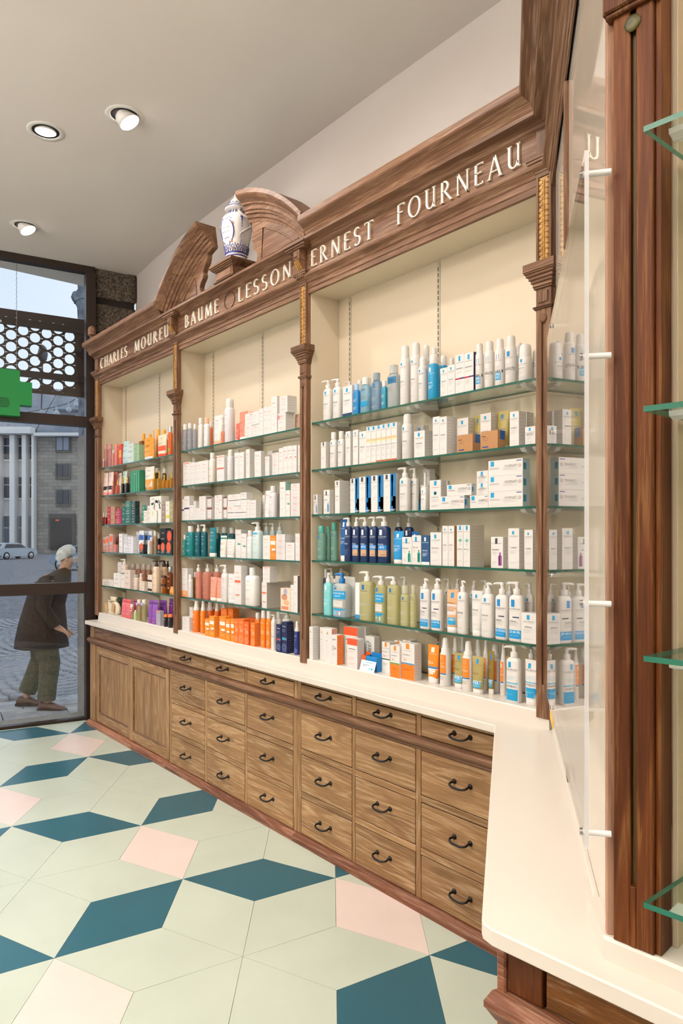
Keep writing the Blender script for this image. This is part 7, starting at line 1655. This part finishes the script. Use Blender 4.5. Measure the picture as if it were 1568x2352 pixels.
# parked car
def car(label, col, pos, yaw):
    t = thing('car', label, 'car', pos, 'parked cars'); t.rotation_euler = (0, 0, yaw)
    paint = mat(col, 'gloss', .2)
    side = [(-2.15,.45),(-2.18,.75),(-2.12,.98),(-1.95,1.04),(-1.55,1.38),(-1.1,1.47),(.1,1.46),(.5,1.38),(1.05,1.02),(1.75,.92),(2.1,.78),(2.15,.45),(1.8,.25),(-1.9,.25)]
    mb = MB(); rs = []
    for y, k, dz in ((-.86,.97,0),(-.82,1,0),(-.4,1,.03),(.4,1,.03),(.82,1,0),(.86,.97,0)):
        rs.append([Vector((x*k, (y*(1-.22*max(0, (z-.95))/.5)), z+(dz if z > 1 else 0))) for x, z in side])
    mb.rings(rs, paint, True, True, True); mb.build('body', t)
    DG = mat('#20262c', 'gloss', .1)
    mb = MB(); mb.poly([Vector(p) for p in ((-2.0,-.66,1.03),(-2.0,.66,1.03),(-1.57,.60,1.36),(-1.57,-.60,1.36))], DG); mb.v = [(x-.03, y, z+.03) for x, y, z in mb.v]; mb.build('rear_window', t)
    for s in (-1, 1):
        mb = MB(); mb.poly([Vector((x, s*.86, z)) for x, z in ((-1.6,1.03),(.85,1.03),(.35,1.36),(-1.25,1.38))][::s], DG); mb.v = [(x, y*(1-.22*max(0, z-.95)/.5)+s*.01, z) for x, y, z in mb.v]; mb.build('side_window', t)
        mb = MB(); mb.box(-2.21, -2.1, s*.78-.12, s*.78+.06 if s > 0 else s*.78+.12, .78, .95, mat('#8a1f1c', 'gloss')); mb.build('tail_light', t)
        for xw in (-1.35, 1.35):
            mb = MB(); T = lambda p, s=s, xw=xw: Vector((xw+p.x, s*(.74+p.z), .33+p.y)); mb.lathe([(.33,0),(.34,.03),(.34,.14),(.30,.16),(.22,.15)], 0, 0, mat('#17181a', 'matt'), 18, T=T); w_ = mb.build('wheel', t)
            mb = MB(); mb.lathe([(.22,.151),(.12,.157),(.03,.165)], 0, 0, CHROME, 14, T=T); mb.build('hubcap', w_)
    mb = MB(); mb.box(-2.215, -2.17, -.26, .26, .58, .70, mat('#d8dadc', 'matt')); mb.build('number_plate', t)
    mb = MB(); mb.box(-2.22, -2.05, -.84, .84, .28, .48, mat('#4a4f55', 'plastic')); mb.build('bumper', t)
    return t
yaw0 = math.atan2(FW.y, FW.x)
car('silver estate car parked across the street at the left edge', '#a9b2ba', O((28-784)/1632*65, 65, -.51), yaw0-.42)
car('grey blue car parked behind the granite reveal', '#7f95a6', O((206-784)/1632*40, 40, -.33), yaw0+1.2)
# planters on the terrace
for k, (u, lb) in enumerate(((113, 'orange tapered planter on the street, left of the two'), (146, 'orange tapered planter on the street, right of the two'))):
    p = O((u-784)/1632*26, 26, -.20); mb = MB(); mb.lathe([(.12,0),(.17,.36),(.175,.38),(.15,.38),(.14,.34)], p.x, p.y, mat('#c9701f', 'plastic'), 14, T=lambda q: q+RZ*p.z); tag(mb.build('planter'), lb, 'planter', 'orange planters')

# ------------------------------------------------------------------ passer-by
def skinned(name, joints, edges, parent, m, root=0, sub=2):
    me = bpy.data.meshes.new(name); me.from_pydata([j[0] for j in joints], edges, []); o = bpy.data.objects.new(name, me); C.objects.link(o)
    sk = o.modifiers.new('skin', 'SKIN'); o.modifiers.new('sub', 'SUBSURF').levels = sub; o.modifiers['sub'].render_levels = sub
    sk.use_smooth_shade = True
    for i, j in enumerate(joints): me.skin_vertices[0].data[i].radius = (j[1], j[1] if len(j) < 3 else j[2])
    me.skin_vertices[0].data[root].use_root = True
    bpy.context.view_layer.update(); dg = bpy.context.evaluated_depsgraph_get(); e = o.evaluated_get(dg); nm = bpy.data.meshes.new_from_object(e, depsgraph=dg)
    o.modifiers.clear(); o.data = nm; nm.materials.clear(); nm.materials.append(m); nm.polygons.foreach_set('use_smooth', [True]*len(nm.polygons)); o.parent = parent; return o
per = thing('person', 'stooped passer-by with white hair and dark coat walking past outside the window', 'person', O((98-784)/1632*6.75, 6.75, -.035)); 
per.rotation_euler = (0, 0, math.atan2(RT.y, RT.x))   # local x: walking direction, local -y: towards the shop
SKIN = mat('#c79c84', 'matt', .6); COAT = noisy('dark_wool', '#2a2422', '#37302c', 60, .95); TRO = noisy('olive_cloth', '#4c4a3a', '#5d5a47', 40, .95); SHOE = mat('#5a4034', 'plastic', .5); HAIR = noisy('white_hair', '#b9bcb8', '#e6e7e2', 30, .9, .5)
V3 = Vector
J = [((0,0,.80),.12,.13),((.03,0,.98),.12,.14),((.10,0,1.14),.12,.15),((.16,0,1.24),.07,.09),((.205,0,1.31),.045),((.235,0,1.375),.072,.062),((.25,0,1.44),.07,.062),
     ((.12,-.16,1.20),.055),((.10,-.21,.98),.042),((.20,-.19,.80),.034),((.26,-.165,.76),.022,.036),
     ((.12,.16,1.20),.055),((.02,.21,.98),.042),((.10,.20,.78),.034),((.15,.19,.73),.022,.036),
     ((.02,-.085,.74),.085),((.10,-.09,.44),.06),((.07,-.09,.10),.042),((.10,-.09,.045),.035),
     ((-.02,.085,.74),.085),((-.05,.09,.44),.06),((-.20,.09,.12),.042),((-.18,.09,.055),.035)]
Ed = [(0,1),(1,2),(2,3),(3,4),(4,5),(5,6),(2,7),(7,8),(8,9),(9,10),(2,11),(11,12),(12,13),(13,14),(0,15),(15,16),(16,17),(17,18),(0,19),(19,20),(20,21),(21,22)]
# fingers, five on each hand
for root_, sy in ((10, -1), (14, 1)):
    bx = V3(J[root_][0])
    for q, (dx, dy, ln) in enumerate(((.030, -.024, .052), (.034, -.008, .060), (.034, .008, .056), (.028, .022, .044), (.0, .034*-sy, .04))):
        i = len(J); a = bx+V3((dx*.7, dy, -.012)); b = a+V3((ln*.5, dy*.15, -.020)); c_ = b+V3((ln*.28, 0, -.028))
        J += [(tuple(a), .0095), (tuple(b), .0085), (tuple(c_), .007)]; Ed += [(root_, i), (i, i+1), (i+1, i+2)]
body = skinned('body', J, Ed, per, SKIN)
# face
mb = MB(); hc = V3((.255, 0, 1.435))
mb.lathe([(.004,.0),(.010,-.012),(.014,-.026),(.006,-.034)], 0, 0, SKIN, 8, T=lambda p: hc+V3((.072+p.x*1.1, p.y, p.z-.012))); mb.build('nose', per)
for s in (-1, 1):
    mb = MB(); mb.lathe([(.0,-.009),(.008,-.005),(.010,0),(.008,.005),(0,.009)], 0, 0, mat('#e9e6e2', 'gloss'), 8, T=lambda p, s=s: hc+V3((.058+p.x, s*.028+p.y, p.z-.008))); e_ = mb.build('eye', per)
    mb = MB(); mb.lathe([(.0,-.004),(.004,0),(0,.004)], 0, 0, mat('#3a2c22', 'gloss'), 6, T=lambda p, s=s: hc+V3((.067+p.x, s*.028+p.y, p.z-.008))); mb.build('pupil', e_)
    mb = MB(); mb.lathe([(.006,-.024),(.016,-.014),(.018,.004),(.012,.018),(.004,.022)], 0, 0, SKIN, 8, T=lambda p, s=s: hc+V3((-.008+p.x, s*.064+p.y*.45, p.z-.02))); mb.build('ear', per)
mb = MB(); mb.tube([hc+V3((.058,-.022,-.062)), hc+V3((.068,0,-.060)), hc+V3((.058,.022,-.062))], .005, mat('#a06a60', 'matt'), 6); mb.build('mouth', per)
mb = MB(); hr = random.Random(2); rs = []
for i in range(9):
    ph = math.pi*.62*i/8; rs.append([hc+V3((-.018-.012*math.sin(ph)+(.094*math.sin(ph)+hr.uniform(-.005,.005))*math.cos(t_)*(.86 if math.cos(t_) > .3 else 1.05), (.088*math.sin(ph)+hr.uniform(-.004,.004))*math.sin(t_), .028+.090*math.cos(ph)-(.03 if math.cos(t_) < -.2 else 0)*i/8+(.035*i/8 if math.cos(t_) > .4 else 0))) for t_ in [2*math.pi*k/20 for k in range(20)]])
mb.rings(rs[::-1], HAIR); mb.build('hair', per)
# coat: one garment from collar to thigh with sleeves
mb = MB(); rs = []
for z, xc, ax, ay in ((.58,-.01,.235,.235),(.66,-.01,.225,.228),(.80,.0,.205,.215),(.98,.02,.18,.205),(1.10,.055,.175,.205),(1.20,.10,.155,.195),(1.265,.14,.12,.15),(1.31,.175,.085,.09),(1.325,.185,.07,.072)):
    rs.append([V3((xc+ax*math.cos(t_)+(.012*math.sin(5*t_) if z < .9 else 0), ay*math.sin(t_), z+.02*math.cos(t_)*(z > 1.2))) for t_ in [2*math.pi*k/24 for k in range(24)]])
mb.rings(rs, COAT, False, False); coat = mb.build('coat', per)
for s, q in ((-1, ((.10,-.15,1.225),(.125,-.19,1.17),(.10,-.225,.985),(.17,-.20,.86),(.205,-.188,.80))), (1, ((.10,.15,1.225),(.11,.19,1.17),(.02,.225,.985),(.07,.212,.85),(.10,.20,.79)))):
    mb = MB(); mb.tube(q, [.075,.074,.064,.056,.054], COAT, 12, False); mb.build('sleeve', coat)
for pts_ in (((.0,-.085,.80),(.06,-.088,.60),(.105,-.09,.44),(.085,-.09,.25),(.072,-.09,.10)), ((-.02,.085,.80),(-.04,.088,.60),(-.055,.09,.44),(-.13,.09,.27),(-.185,.09,.14))):
    mb = MB(); mb.tube(pts_, [.125,.115,.095,.084,.082], TRO, 14, False); mb.build('trouser_leg', per)
for xo, yo, zo in ((.05, -.09, 0), (-.235, .09, .008)):
    mb = MB(); rs = []
    for x, w_, h_ in ((-.05,.028,.055),(-.03,.038,.085),(.02,.042,.095),(.08,.046,.075),(.14,.046,.05),(.19,.036,.035),(.21,.018,.02)):
        rs.append([V3((xo+x, yo+w_*math.cos(t_), zo+h_*.5+h_*.5*math.sin(t_))) for t_ in [2*math.pi*k/14 for k in range(14)]])
    mb.rings(rs, SHOE); sh_ = mb.build('shoe', per)
    mb = MB(); mb.rings([[V3((xo+x, yo+y, zo+z)) for x, y in ((-.055,-.035),(.08,-.05),(.17,-.042),(.215,-.012),(.215,.012),(.17,.042),(.08,.05),(-.055,.035))] for z in (-.004, .016)], mat('#2c2320', 'matt'), smooth=False); mb.build('sole', sh_)
